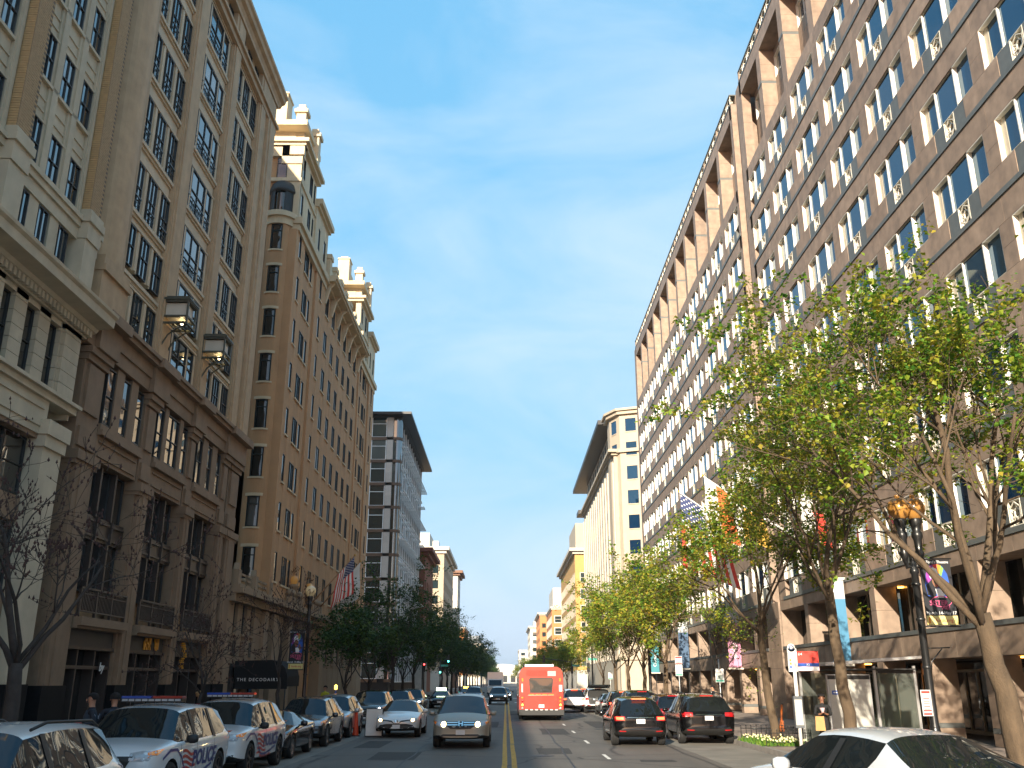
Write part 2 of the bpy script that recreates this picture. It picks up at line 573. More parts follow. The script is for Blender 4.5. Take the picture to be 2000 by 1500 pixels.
# window frame
b = FB(-1)
for s in (-1, 1):
    b.fb(s * 1.9, s * 1.87, .36, 1.95, -.5, -.01, 0)          # outer jamb liner
    b.fb(s * .76, s * .70, .36, 1.95, -.5, -.03, 0)           # mullion return beside the wide pane
    b.fb(s * 1.87, s * .78, 1.91, 1.95, -.5, -.01, 0)         # head liner
    b.fb(s * 1.87, s * .78, .36, .385, -.5, -.01, 1)
    b.fb(s * 1.87, s * (1.60 if s > 0 else 1.80), .385, 1.91, -.22, -.17, 1)       # recessed frame, widened at the far side to imitate its pale reflection
b.fb(-.70, .70, 1.90, 1.95, -.5, -.05, 1)
b.fb(-.70, .70, .36, .40, -.5, -.05, 1)
me_wfr = b.mesh('window', [m_jamb, m_mull])
b = FB(-1); b.fb(-.70, .70, .40, 1.90, -.14, -.10); me_pane_w = b.mesh('pane', m_gl_off)
b = FB(-1); b.fb(.78, 1.80, .385, 1.91, -.23, -.19); me_pane_f = b.mesh('pane', m_gl_off)
b = FB(-1); b.fb(-1.80, -.78, .385, 1.91, -.23, -.19); me_pane_n = b.mesh('pane', m_gl_off)
b = FB(-1); b.fb(-.70, .70, .40, 1.90, -.14, -.10); b.fb(.78, 1.80, .385, 1.91, -.23, -.19); b.fb(-1.80, -.78, .385, 1.91, -.23, -.19)
me_pane_3 = b.mesh('pane', m_gl_off)
# pale strip in the far narrow windows is the widened frame, imitating a reflection
# hexagon grille in a little box
def hexgrille(b, hw, h0, h1, d, r, mm=0, gap=.06):
    hc = (h0 + h1) / 2; hh = (h1 - h0) / 2
    hx = [(0, hh * .92), (hw * .82, hh * .42), (hw * .82, -hh * .42), (0, -hh * .92), (-hw * .82, -hh * .42), (-hw * .82, hh * .42)]
    inn = [(x * .5, y * .5) for x, y in hx]
    for k in range(6):
        a, c = hx[k], hx[(k + 1) % 6]
        b.tube([b.P(a[0], hc + a[1], d), b.P(c[0], hc + c[1], d)], r, 4, mm, False, False)
        a2, c2 = inn[k], inn[(k + 1) % 6]
        b.tube([b.P(a2[0], hc + a2[1], d - gap), b.P(c2[0], hc + c2[1], d - gap)], r * 1.3, 4, mm, False, False)
        b.tube([b.P(a[0], hc + a[1], d), b.P(a2[0], hc + a2[1], d - gap)], r * .8, 4, mm, False, False)
    for s in (-1, 1):
        b.tube([b.P(s * hw * .95, h1, d), b.P(s * hw * .82, hc + hh * .42, d)], r * .8, 4, mm, False, False)
        b.tube([b.P(s * hw * .95, h0, d), b.P(s * hw * .82, hc - hh * .42, d)], r * .8, 4, mm, False, False)
b = FB(-1)
hexgrille(b, .36, -.44, .32, -.03, .022)
for s in (-1, 1): b.fb(s * .385, s * .36, -.47, .35, -.34, -.005, 0)
b.fb(-.36, .36, .325, .35, -.34, -.005, 0)
b.fb(-.36, .36, -.47, -.44, -.34, -.005, 0)
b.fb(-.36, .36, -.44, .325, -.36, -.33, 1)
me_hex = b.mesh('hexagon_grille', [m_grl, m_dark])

bays_near = [51.65 - 4.6 * k for k in range(8)]
bays_far = [58.75 + 4.6 * k + 0.0 for k in range(11)]
rows = [7.3 + 3.5 * k for k in range(8)]
for bi, u in enumerate(bays_near + bays_far):
    for h in rows:
        O('stone_panel', me_band, u, h)
        if u not in (51.65, bays_far[-1]):
            O('pier_panel', me_pier, u, h); O('sill_panel', me_sill, u, h)
        O('spandrel_panel', me_sp1, u, h); O('spandrel_panel', me_sp2, u, h)
        O('string_course', me_str, u, h)
        O('hexagon_grille', me_hex, u, h)
        w = O('window', me_wfr, u, h)
        if u < 75:
            obj('pane', me_pane_w, w); obj('pane', me_pane_f, w); obj('pane', me_pane_n, w)
        else:
            obj('pane', me_pane_3, w)
# ends of the two wings: corner strips, slot between them, solid core behind
def endstrip(u0, u1, v0, v1, d1=0.0, name='corner_pier'):
    b = FB(-1); v = v0
    while v < v1 - .01:
        v2 = min(v + 1.75, v1)
        b.fb(u0 + .004, u1 - .004, v + .006, v2 - .006, -.6, d1)
        v = v2
    O(name, b.mesh(name, m_gran), 0, 0)
endstrip(53.55, 54.85, 6.65, 41.5)
endstrip(56.3, 56.85, 6.65, 41.5)
endstrip(106.65, 108.0, 6.65, 41.5)
endstrip(15.0, 17.1, 6.65, 41.5)
for h in rows:                                            # half piers closing the wings
    for (u0, u1) in ((53.545, 53.56), (106.645, 106.66)):
        pass
b = FB(-1); b.fb(54.8, 56.35, 0, 41.4, -1.6, -.85); O('slot_wall', b.mesh('slot_wall', m_gran), 0, 0)
b = FB(-1); b.fb(56.28, 56.36, 3.9, 41.4, -.86, .0); b.fb(54.8, 54.855, 3.9, 41.4, -.86, -.0); O('slot_return', b.mesh('slot_return', m_gran), 0, 0)
b = FB(-1)
b.fb(15, 108, 6.4, 33.9, -24, -.52, 0); b.fb(15, 108, 33.9, 41.2, -24, -1.5, 0); b.fb(15, 108, 0.1, 6.4, -24, -3.2, 0)
O('wall', b.mesh('wall', m_gran), 0, 0)
# two tall storeys under the cornice: deep bays between piers
b = FB(-1)
for (v0, v1, mm) in ((34.64, 36.3, 0), (36.31, 37.93, 0), (37.93, 38.11, 1), (38.12, 39.3, 0), (39.31, 40.38, 0)):
    b.fb(1.92, 2.68, v0, v1, -1.4, 0 if mm == 0 else .03, mm)
me_tp = b.mesh('tall_pier', [m_gran, m_slate])
b = FB(-1); b.fb(-2.3 + J, 2.3 - J, 40.39, 41.45, -1.4, 0.0); me_beam = b.mesh('cornice_panel', m_gran)
b = FB(-1); b.fb(-1.92, 1.92, 36.31, 37.45, -1.4, -.92); b.fb(-1.92, -1.13, 37.46, 38.27, -1.4, -.92); b.fb(1.13, 1.92, 37.46, 38.27, -1.4, -.92); b.fb(-1.92, 1.92, 39.9, 40.38, -1.4, -.92); me_back = b.mesh('bay_panel', m_gran)
b = FB(-1); b.fb(-2.3, 2.3, 41.46, 41.6, -1.0, .03, 1); b.fb(-2.3, 2.3, 42.32, 42.40, -.5, .02, 1); b.fb(-2.3, 2.3, 41.6, 42.32, -.7, -.42, 2)
for k in range(4):
    c = -1.72 + k * 1.15
    o0 = len(b.v)
    hexgrille(b, .5, 41.62, 42.31, -.06, .035, 0, .2)
    for i in range(o0, len(b.v)):
        x, y, z = b.v[i]; b.v[i] = (x, y + c, z)
b.fb(2.1, 2.3, 41.6, 42.32, -.5, .0, 2)
me_par = b.mesh('parapet_grille', [m_grl, m_slate, m_gran])
for u in bays_near + bays_far:
    if u not in (51.65, bays_far[-1]): O('tall_pier', me_tp, u, 0)
    O('cornice_panel', me_beam, u, 0); O('bay_panel', me_back, u, 0); O('parapet_grille', me_par, u, 0)
    for h in (34.30, 37.93):
        w = O('window', me_wfr, u, h, -.90)
        obj('pane', me_pane_3, w)
    O('hexagon_grille', me_hex, u, 37.93, -.9); O('spandrel_panel', me_sp1, u, 37.93, -.9); O('spandrel_panel', me_sp2, u, 37.93, -.9)
# street storeys: arcade of piers, ledge with grey capping, dark shopfronts behind
pier_us = [18.0 + 4.6 * k - .05 for k in range(8)] + [60.95 + 4.6 * k for k in range(10)]
b = FB(-1)
for (v0, v1) in ((4.1, 5.1), (5.11, 6.09)):
    b.fb(-.3, .3, v0, v1, -.95, 0)
me_mp = b.mesh('mezzanine_pier', m_gran)
b = FB(-1)
for (v0, v1, mm) in ((.12, .55, 0), (.56, .72, 1), (.73, 1.7, 0), (1.71, 2.99, 0)):
    b.fb(-.32, .32, v0, v1, -.95, 0 if mm == 0 else .01, mm)
me_gp = b.mesh('street_pier', [m_gran, m_slate])
for u in pier_us:
    O('mezzanine_pier', me_mp, u, 0); O('street_pier', me_gp, u, 0)
def ledge(u0, u1):
    n = max(1, int(round((u1 - u0) / 2.3)))
    for i in range(n):
        a, c = u0 + (u1 - u0) * i / n, u0 + (u1 - u0) * (i + 1) / n
        b = FB(-1); b.fb(a + J, c - J, 3.0, 3.92, -1.3, .02); O('ledge_panel', b.mesh('ledge_panel', m_gran), 0, 0)
        b = FB(-1); b.fb(a + J, c - J, 6.1, 6.63, -1.3, 0); O('lintel_panel', b.mesh('lintel_panel', m_gran), 0, 0)
    b = FB(-1); b.fb(u0, u1, 3.925, 4.09, -1.3, .06); O('grey_capping', b.mesh('grey_capping', m_slate), 0, 0)
ledge(15.0, 54.85); ledge(57.9, 108.0)
b = FB(-1)
for v in range(7):
    b.fb(55.2, 57.9, .12 + v * .93, .12 + (v + 1) * .93 - .01, -1.3, .03)
O('broad_pier', b.mesh('broad_pier', m_gran), 0, 0)
b = FB(-1); b.fb(106.7, 108, .12, 6.09, -1.3, 0); O('end_pier', b.mesh('end_pier', m_gran), 0, 0)
for k, u in enumerate([20.3 + 4.6 * i for i in range(8)] + [63.2 + 4.6 * i for i in range(10)]):
    b = FB(-1)
    b.fb(-2.25, 2.25, .12, 2.99, -3.1, -3.05, 1)
    b.fb(-2.3, 2.3, 4.1, 6.09, -1.2, -1.15, 1)
    for x in (-1.1, 0, 1.1):
        b.fb(x - .04, x + .04, .15, 2.6, -3.05, -2.98, 0); b.fb(x - .03, x + .03, 4.1, 6.09, -1.15, -1.1, 0)
    b.fb(-2.25, 2.25, 2.55, 2.65, -3.05, -2.98, 0); b.fb(-2.25, 2.25, .12, .3, -3.05, -2.98, 0)
    O('shopfront', b.mesh('shopfront', [m_mull, m_shop]), u, 0)
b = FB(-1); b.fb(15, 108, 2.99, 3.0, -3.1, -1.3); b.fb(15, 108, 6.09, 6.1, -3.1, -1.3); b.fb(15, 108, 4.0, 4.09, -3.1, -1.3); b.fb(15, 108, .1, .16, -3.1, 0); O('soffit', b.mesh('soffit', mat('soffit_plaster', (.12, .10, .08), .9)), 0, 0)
for u in (26.0, 31.5, 40.4, 45.2, 55.0, 66):
    b = FB(-1); b.lathe([(0, -.0), (.16, 0), (.16, -.05), (0, -.05)], (1.1, 0, 0), 10, 0)
    O('ceiling_light', b.mesh('ceiling_light', m_glow), u, 6.08 if u in (26.0, 40.4, 55.0) else 2.98)
# bronze framed entrance
b = FB(-1)
m_bronze = mat('polished_bronze', (0.55, 0.22, 0.03), 0.3, 0.1, 3, metal=0.9)
for x in (-.95, -.02, .9): b.fb(x, x + .07, .15, 2.9, -1.0, -.9, 0)
b.fb(-.95, .97, 2.45, 2.9, -1.0, -.9, 0); b.fb(-.95, .97, .15, .45, -1.0, -.9, 0); b.fb(-.9, .9, .4, 2.5, -1.0, -.96, 1)
O('entrance_door', b.mesh('entrance_door', [m_bronze, m_shop]), 38.1, 0)
# ================================================================ left side, plane x = -15.5
XL = -15.5
m_cream = mat('cream_limestone', (0.54, 0.455, 0.325), 0.75, 0.10, 2.0, 0.12, rnd=0.05, stain=0.12)
m_tan = mat('tan_limestone', (0.50, 0.345, 0.205), 0.78, 0.12, 2.0, 0.14, rnd=0.05, stain=0.14)
m_tanp = mat('tan_panel', (0.58, 0.455, 0.31), 0.7, 0.08, 2.0, 0.08, rnd=0.05)
m_brown = mat('brown_sandstone', (0.265, 0.175, 0.108), 0.8, 0.14, 2.0, 0.15, rnd=0.06, stain=0.14)
m_frame = mat('dark_window_frame', (0.03, 0.032, 0.032), 0.4, 0.05, 2)
m_blkgran = mat('black_granite', (0.010, 0.010, 0.011), 0.7, 0.2, 8, spec=.12)
m_iron = mat('brown_iron', (0.05, 0.036, 0.030), 0.5, 0.1, 5)
m_gl_left = glassmat('left_glass', (0.006, 0.011, 0.014), (0.06, 0.065, 0.06), 0.35, 3.0, 0.012, 0.4)
m_gl_low = glassmat('low_glass', (0.006, 0.006, 0.006), (0.03, 0.028, 0.024), 0.3, 2.2, 0.03, 0.5)
m_brk = mat('brick_lit_side', (0.50, 0.32, 0.15), 0.85, 0.12, 6, 0.2, rnd=0.10)  # lighter copy for the pilaster sides: their stronger light is in the colour
m_brk2 = mat('brick_shaded_front', (0.42, 0.28, 0.15), 0.85, 0.12, 6, 0.2, rnd=0.10)  # darker copy of the same brick: shade of the fronts put into the colour
m_mortar = mat('mortar', (0.16, 0.125, 0.09), 0.9, 0.1, 6)

def L_(name, me, par, u, v, d=0, lab=None):
    o = obj(name, me, par, (XL + d, u, v), True)
    if lab: o['label'] = lab
    return o
def part(b, name, mats, par, u=0, v=0, d=0):
    return L_(name, b.mesh(name, mats), par, u, v, d)

def sash(w, h, cols=2, rws=2, rail=None, glass=None, frame=None, lip=.02, name='window'):
    """window frame mesh with its panes mesh; origin at lower left corner, sits in an opening, d from -.3"""
    b = FB(1); t = .036
    b.fb(0, t, 0, h, -.34, -.22); b.fb(w - t, w, 0, h, -.34, -.22)
    b.fb(t, w - t, 0, t, -.34, -.22); b.fb(t, w - t, h - t, h, -.34, -.22)
    for c in range(1, cols):
        x = w * c / cols; b.fb(x - .014, x + .014, t, h - t, -.33, -.23)
    for r in range(1, rws):
        y = h * r / rws; 
        for c in range(cols):
            b.fb(max(t, w * c / cols + .014), min(w - t, w * (c + 1) / cols - .014), y - .016, y + .016, -.33, -.225)
    if rail:
        y = h * rail
        b.fb(t, w - t, y - .03, y + .03, -.225, -.17)
        n = max(2, int(w / .25))
        for i in range(1, n):
            b.fb(w * i / n - .008, w * i / n + .008, t, y - .03, -.215, -.185)
        b.fb(t, w - t, y * .5 - .012, y * .5 + .012, -.212, -.188)
    f = b.mesh(name, frame or m_frame)
    b = FB(1); b.fb(t, w - t, t, h - t, -.30, -.28)
    return f, b.mesh('pane', glass or m_gl_left)
def put_sash(s, par, u, v, d=.23, name='window'):
    w = L_(name, s[0], par, u, v, d)
    obj('pane', s[1], w)
    return w

# ---------------------------------------------------------------- A: cream stone and buff brick block, nearest on the left
blkA = thing('stone_office_building', 'pale stone block with buff brick pilasters, nearest at the left edge', 'building', (XL, 25, 0))
bayw = 5.3
A_bays = [25.95 - bayw * k for k in range(2)]            # u of the first window of each three-window bay
sA1 = sash(.66, 1.72); sA2 = sash(.76, 1.72)
b = FB(1); b.fb(0, .62, 0, 3.25 - .012, -.5, .01); b.fb(.14, .48, 0, 3.25 - .012, .01, .07); me_Amull = b.mesh('mullion_pier', m_cream)
b = FB(1)
b.fb(0, 3.6, 1.72, 3.24, -.5, -.06); b.fb(0, 3.6, 1.72, 1.80, -.06, .03); b.fb(0, 3.6, 3.12, 3.24, -.06, .07)
b.fb(0, 3.6, 2.12, 2.2, -.06, -.02); b.fb(0, 3.6, 2.55, 2.62, -.06, -.02)
me_Aspan = b.mesh('spandrel_panel', m_cream)
# brick pilaster courses
def brick_courses(w, dep, v0, v1):
    fr, sd = FB(1), FB(1)
    v = v0; k = 0
    while v < v1:
        off = .0
        sd.fb(0, .03, v, v + .085, .02, dep + .02); k += 1
        v += .105
    return sd
for bi, u in enumerate(A_bays):
    for r in range(6):
        z = 18.2 + 3.25 * r
        L_('spandrel_panel', me_Aspan, blkA, u - .03, z)
        for (du, s) in ((0, sA1), (1.30, sA2), (2.76, sA2)):
            put_sash(s, blkA, u + du, z)
        L_('mullion_pier', me_Amull, blkA, u + .67, z); L_('mullion_pier', me_Amull, blkA, u + 2.1, z)
    # edge strips + pilaster
    b = FB(1); b.fb(u - .42, u - .04, 18.0, 37.6, -.5, .04); b.fb(u - .30, u - .14, 18, 37.6, .04, .10); b.fb(u + 3.58, u + 3.95, 18.0, 37.6, -.5, .04); b.fb(u + 3.66, u + 3.8, 18, 37.6, .04, .10)
    part(b, 'edge_strip', m_cream, blkA)
for bi, u in enumerate(A_bays):
    p0 = u + 3.97
    b = FB(1); b.fb(p0 + .02, p0 + .90, 18.5, 37.6, -.5, .34); part(b, 'brick_pilaster', m_mortar, blkA)
    if bi < 2:
        # every visible brick course proud of the mortar (front) and header ends (side)
        z = 18.52; k = 0
        f1, s1 = FB(1), FB(1)
        while z < 33.5:
            for i in range(3):
                off = .145 if k % 2 else 0
                a0 = p0 + .03 + i * .29 - off * (1 if i else 0); a1 = min(p0 + .90, p0 + .03 + (i + 1) * .29 - off - .012)
                f1.fb(a0, a1, z, z + .075, .335, .352)
            s1.fb(p0 - .0, p0 + .03, z, z + .075, .03, .335)
            z += .092; k += 1
        stuff(part(f1, 'brick_courses', m_brk2, blkA)); stuff(part(s1, 'brick_headers', m_brk, blkA))
    b = FB(1)
    b.fb(p0 - .05, p0 + 1.0, 17.35, 18.0, -.4, .42); b.fb(p0 - .12, p0 + 1.06, 18.0, 18.3, -.4, .5); b.fb(p0 - .06, p0 + 1.0, 18.3, 18.5, -.4, .44); b.fb(p0 - .02, p0 + .96, 15.4, 17.34, -.4, .36)
    part(b, 'pilaster_base', m_cream, blkA)
# ledge, attic lights, main cornice with dentils
b = FB(1); b.fb(19.3, 31.55, 17.3, 17.75, -.5, .06); b.fb(19.3, 31.55, 17.76, 18.0, -.5, .14); b.fb(19.3, 31.55, 18.0, 18.18, -.5, .22); part(b, 'attic_ledge', m_cream, blkA)
sA3 = sash(.66, 1.2, 2, 1)
for u in A_bays:
    for du in (0, 1.3, 2.76): put_sash(sA3, blkA, u + du, 16.05)
    for du in (.68, 2.1): 
        b = FB(1); b.fb(u + du, u + du + .6, 15.4, 17.29, -.5, 0); part(b, 'attic_pier', m_cream, blkA)
b = FB(1); b.fb(19.3, 31.55, 15.05, 16.04, -.5, -.05); part(b, 'attic_sill', m_cream, blkA)
b = FB(1)
pr = [(-.5, 14.1), (.12, 14.1), (.16, 14.35), (.34, 14.42), (.40, 14.55), (.95, 14.62), (.98, 14.92), (1.08, 15.0), (1.10, 15.1), (-.5, 15.25)]
b.prism([b.P(19.3, v, d) for d, v in pr], (0, 12.55, 0)); part(b, 'main_cornice', m_cream, blkA)
b = FB(1); b.fb(0, .14, 14.16, 14.40, .13, .30); me_dent = b.mesh('dentil', m_cream)
u = 19.5
while u < 31.6: L_('dentil', me_dent, blkA, u, 0); u += .26
# third storey: rusticated piers between tall windows
sA4 = sash(.8, 2.3, 1, 2, glass=m_gl_low)
for u in A_bays:
    for du in (.1, 1.65, 3.2):
        put_sash(sA4, blkA, u + du, 11.6, .05)
    for (a, c) in ((-.03, .1), (.9, 1.65), (2.45, 3.2), (4.0, 4.11)):
        b = FB(1); z = 11.55
        while z < 13.9:
            b.fb(u + a, u + c, z + .008, z + .44, -.5, 0); z += .45
        part(b, 'rusticated_pier', m_cream, blkA)
    b = FB(1); b.fb(u - .03, u + 4.11, 13.92, 14.1, -.5, 0); part(b, 'lintel', m_cream, blkA)
    b = FB(1); z = 11.55
    while z < 13.9:
        b.fb(u + 4.12, u + 5.58 - .3, z + .008, z + .44, -.5, .12); z += .45
    b.fb(u + 4.12, u + 5.58 - .3, 13.92, 14.1, -.5, .12)
    part(b, 'rusticated_pier', m_cream, blkA)
    # panelled band, low openings, great columns
    b = FB(1); b.fb(u - 1.3, u + 4.0, 10.0, 11.2, -.5, 0); b.fb(u - 1.0, u + 3.7, 10.85, 10.95, 0, .05); b.fb(u - 1.0, u + 3.7, 10.25, 10.35, 0, .05); part(b, 'panelled_band', m_cream, blkA)
    for (va, vb, dd) in ((7.1, 7.9, -.3), (3.9, 4.9, -.3), (9.85, 10.0, -.05)):
        b = FB(1); b.fb(u - .6, u + 3.7, va, vb, -.9, dd); part(b, 'dark_spandrel', m_brown, blkA)
    sl = sash(1.35, 1.9, 1, 2, glass=m_gl_low)
    for du in (-.5, .9, 2.3): put_sash(sl, blkA, u + du, 7.95, -.15); put_sash(sl, blkA, u + du, 5.0, -.15)
    b = FB(1); b.fb(u - .6, u + 3.7, .15, 3.9, -1.2, -1.1, 1)
    for x in (-.6, .8, 2.2, 3.6): b.fb(u + x, u + x + .1, .15, 3.9, -1.1, -.9, 0)
    b.fb(u - .5, u + 3.6, 2.6, 2.72, -1.1, -.92, 0); part(b, 'shopfront', [m_frame, m_gl_low], blkA)
    b = FB(1); b.fb(u + 3.75, u + 5.55 - .5, 2.1, 9.6, -.6, .15); b.fb(u + 3.66, u + 5.64 - .5, 9.6, 10.0, -.6, .24); b.fb(u + 3.6, u + 5.7 - .5, 10.0, 10.5, -.6, .32); part(b, 'giant_pilaster', m_cream, blkA)
    b = FB(1); b.fb(u + 3.7, u + 5.6 - .5, .15, 2.1, -.6, .2); part(b, 'pilaster_plinth', m_blkgran, blkA)
b = FB(1); b.fb(19.3, 31.7, 11.2, 11.42, -.5, .12); b.fb(19.3, 31.8, 11.42, 11.54, -.5, .26); part(b, 'string_course', m_cream, blkA)
b = FB(1); b.fb(19.3, 31.5, .15, 37.6, -18, -.95); b.fb(19.3, 31.5, 37.6, 38.6, -18, .4); part(b, 'wall', m_cream, blkA)
# recess with a column of narrow dark windows between the two blocks
b = FB(1); b.fb(31.5, 31.62, 11, 37.6, -1.0, -.1); part(b, 'recess_return', m_cream, blkA)
sR = sash(.7, 2.3, 1, 2, glass=m_gl_low)
for r in range(9): put_sash(sR, blkA, 31.62 - .4, 8.6 + 3.25 * r, -.4)

# ---------------------------------------------------------------- B: tan stone block with triple bays
blkB = thing('stone_apartment_building', 'tan stone block with lantern brackets, railed windows and deep cornice beside the hotel', 'building', (XL, 42, 0))
bays = [(33.92, 37.75), (39.45, 43.35), (44.85, 48.85)]
rowsB = [(15.65, 1.95, .55), (18.45, 1.75, .75), (20.95, 2.15, 1.05), (24.2, 2.15, 1.1), (27.45, 2.15, 1.1), (30.7, 2.15, 1.1), (33.95, 2.15, .4)]
for bi, (a, c) in enumerate(bays):
    W = c - a
    for ri, (z, h, sp) in enumerate(rowsB):
        rl = .27 if ri >= 2 else None
        if bi == 1:
            lay = [(0, .42, 1), (.62, 1.95, 2), (W - 1.15, .75, 1)]
            mul = [(.44, .60), (2.59, W - 1.17), (W - .38, W)]
            if W - .38 < W: pass
        else:
            ww = .80 if bi == 0 else .84
            g_ = (W - 3 * ww) / 2
            lay = [(0, ww, 2), (ww + g_, ww, 2), (2 * (ww + g_), ww, 2)]
            mul = [(ww + .03, ww + g_ - .03), (2 * ww + g_ + .03, 2 * ww + 2 * g_ - .03)]
        for (x, w, cl) in lay:
            put_sash(sash(w, h, cl, 2 if not (bi == 1 and cl == 2) else 2, rl), blkB, a + x, z)
        for (x0, x1) in mul:
            b = FB(1); b.fb(a + x0, a + x1, z, z + h, -.5, -.08); xm = (x0 + x1) / 2; b.fb(a + xm - .10, a + xm + .10, z, z + h, -.08, .0); part(b, 'mullion_pier', m_tanp, blkB)
        b = FB(1); b.fb(a, c, z + h, z + h + sp, -.5, -.1); b.fb(a - .02, c + .02, z + h + .04, z + h + .14, -.1, .02); b.fb(a - .02, c + .02, z + h + sp - .2, z + h + sp - .04, -.1, .06)
        b.fb(a - .02, c + .02, z + h + sp - .32, z + h + sp - .2, -.1, -.02)
        part(b, 'spandrel_panel', m_tanp, blkB)
def pilaster(u0, u1, z0, z1, d=.18, m=None, lip=.10):
    b = FB(1); b.fb(u0, u1, z0, z1, -.5, d * .45); b.fb(u0 + lip, u1 - lip, z0, z1, d * .45, d); b.fb(u0 + lip * 2.6, u1 - lip * 2.6, z0, z1, d, d + .06)
    part(b, 'pilaster', m or m_tan, blkB)
for (u0, u1) in ((37.8, 39.42), (43.4, 44.82)): pilaster(u0, u1, 15.55, 36.4)
# corner piers: the near one rounded
b = FB(1)
arc = [(32.85 - 1.05 * math.cos(t), -.3 + .62 * math.sin(t)) for t in [math.pi * k / 12 for k in range(13)]]
b.prism([b.P(u, 17.6, d) for u, d in arc], (0, 0, 18.8), 0, False); b.fb(31.75, 33.9, 15.5, 36.4, -.9, -.29)
part(b, 'rounded_corner_pier', m_tan, blkB)
b = FB(1); b.fb(31.6, 34.0, 15.5, 16.9, -.9, .34); b.fb(31.55, 34.05, 16.9, 17.15, -.9, .46); b.fb(31.6, 34.0, 17.15, 17.55, -.9, .36); b.fb(33.4, 33.9, 17.55, 36.4, -.5, .1); part(b, 'pier_base', m_tan, blkB)
pilaster(48.9, 50.3, 15.55, 36.4, .2); pilaster(50.4, 52.4, 15.55, 36.4, .34, lip=.2)
# entablature and attic
b = FB(1); b.fb(31.5, 52.5, 36.4, 36.75, -.6, .3); b.fb(31.5, 52.6, 36.75, 36.95, -.6, .45); b.fb(31.5, 52.5, 38.35, 38.6, -.6, .35)
pr = [(-.6, 38.6), (.35, 38.6), (.45, 38.8), (.65, 38.9), (.7, 39.15), (.82, 39.25), (.82, 39.45), (-.6, 39.6)]
b.prism([b.P(31.4, v, d) for d, v in pr], (0, 21.5, 0)); part(b, 'cornice', m_tan, blkB)
sB = sash(.75, 1.3, 2, 2)
for (a, c) in bays:
    for k in range(3):
        x = a + .1 + k * (c - a - .95) / 2; put_sash(sB, blkB, x, 37.0)
    for k in range(2):
        b = FB(1); x = a + .1 + k * (c - a - .95) / 2 + .78; b.fb(x, x + (c - a - .95) / 2 - .8, 36.95, 38.35, -.5, -.05); part(b, 'attic_pier', m_tan, blkB)
for (u0, u1) in ((31.6, 34.0), (37.8, 39.5), (43.3, 44.9), (48.85, 52.4)):
    b = FB(1); b.fb(u0, u1, 36.95, 38.35, -.5, .24); b.fb(u0 + .3, u1 - .3, 37.1, 38.2, .24, .3); part(b, 'attic_pilaster', m_tan, blkB)
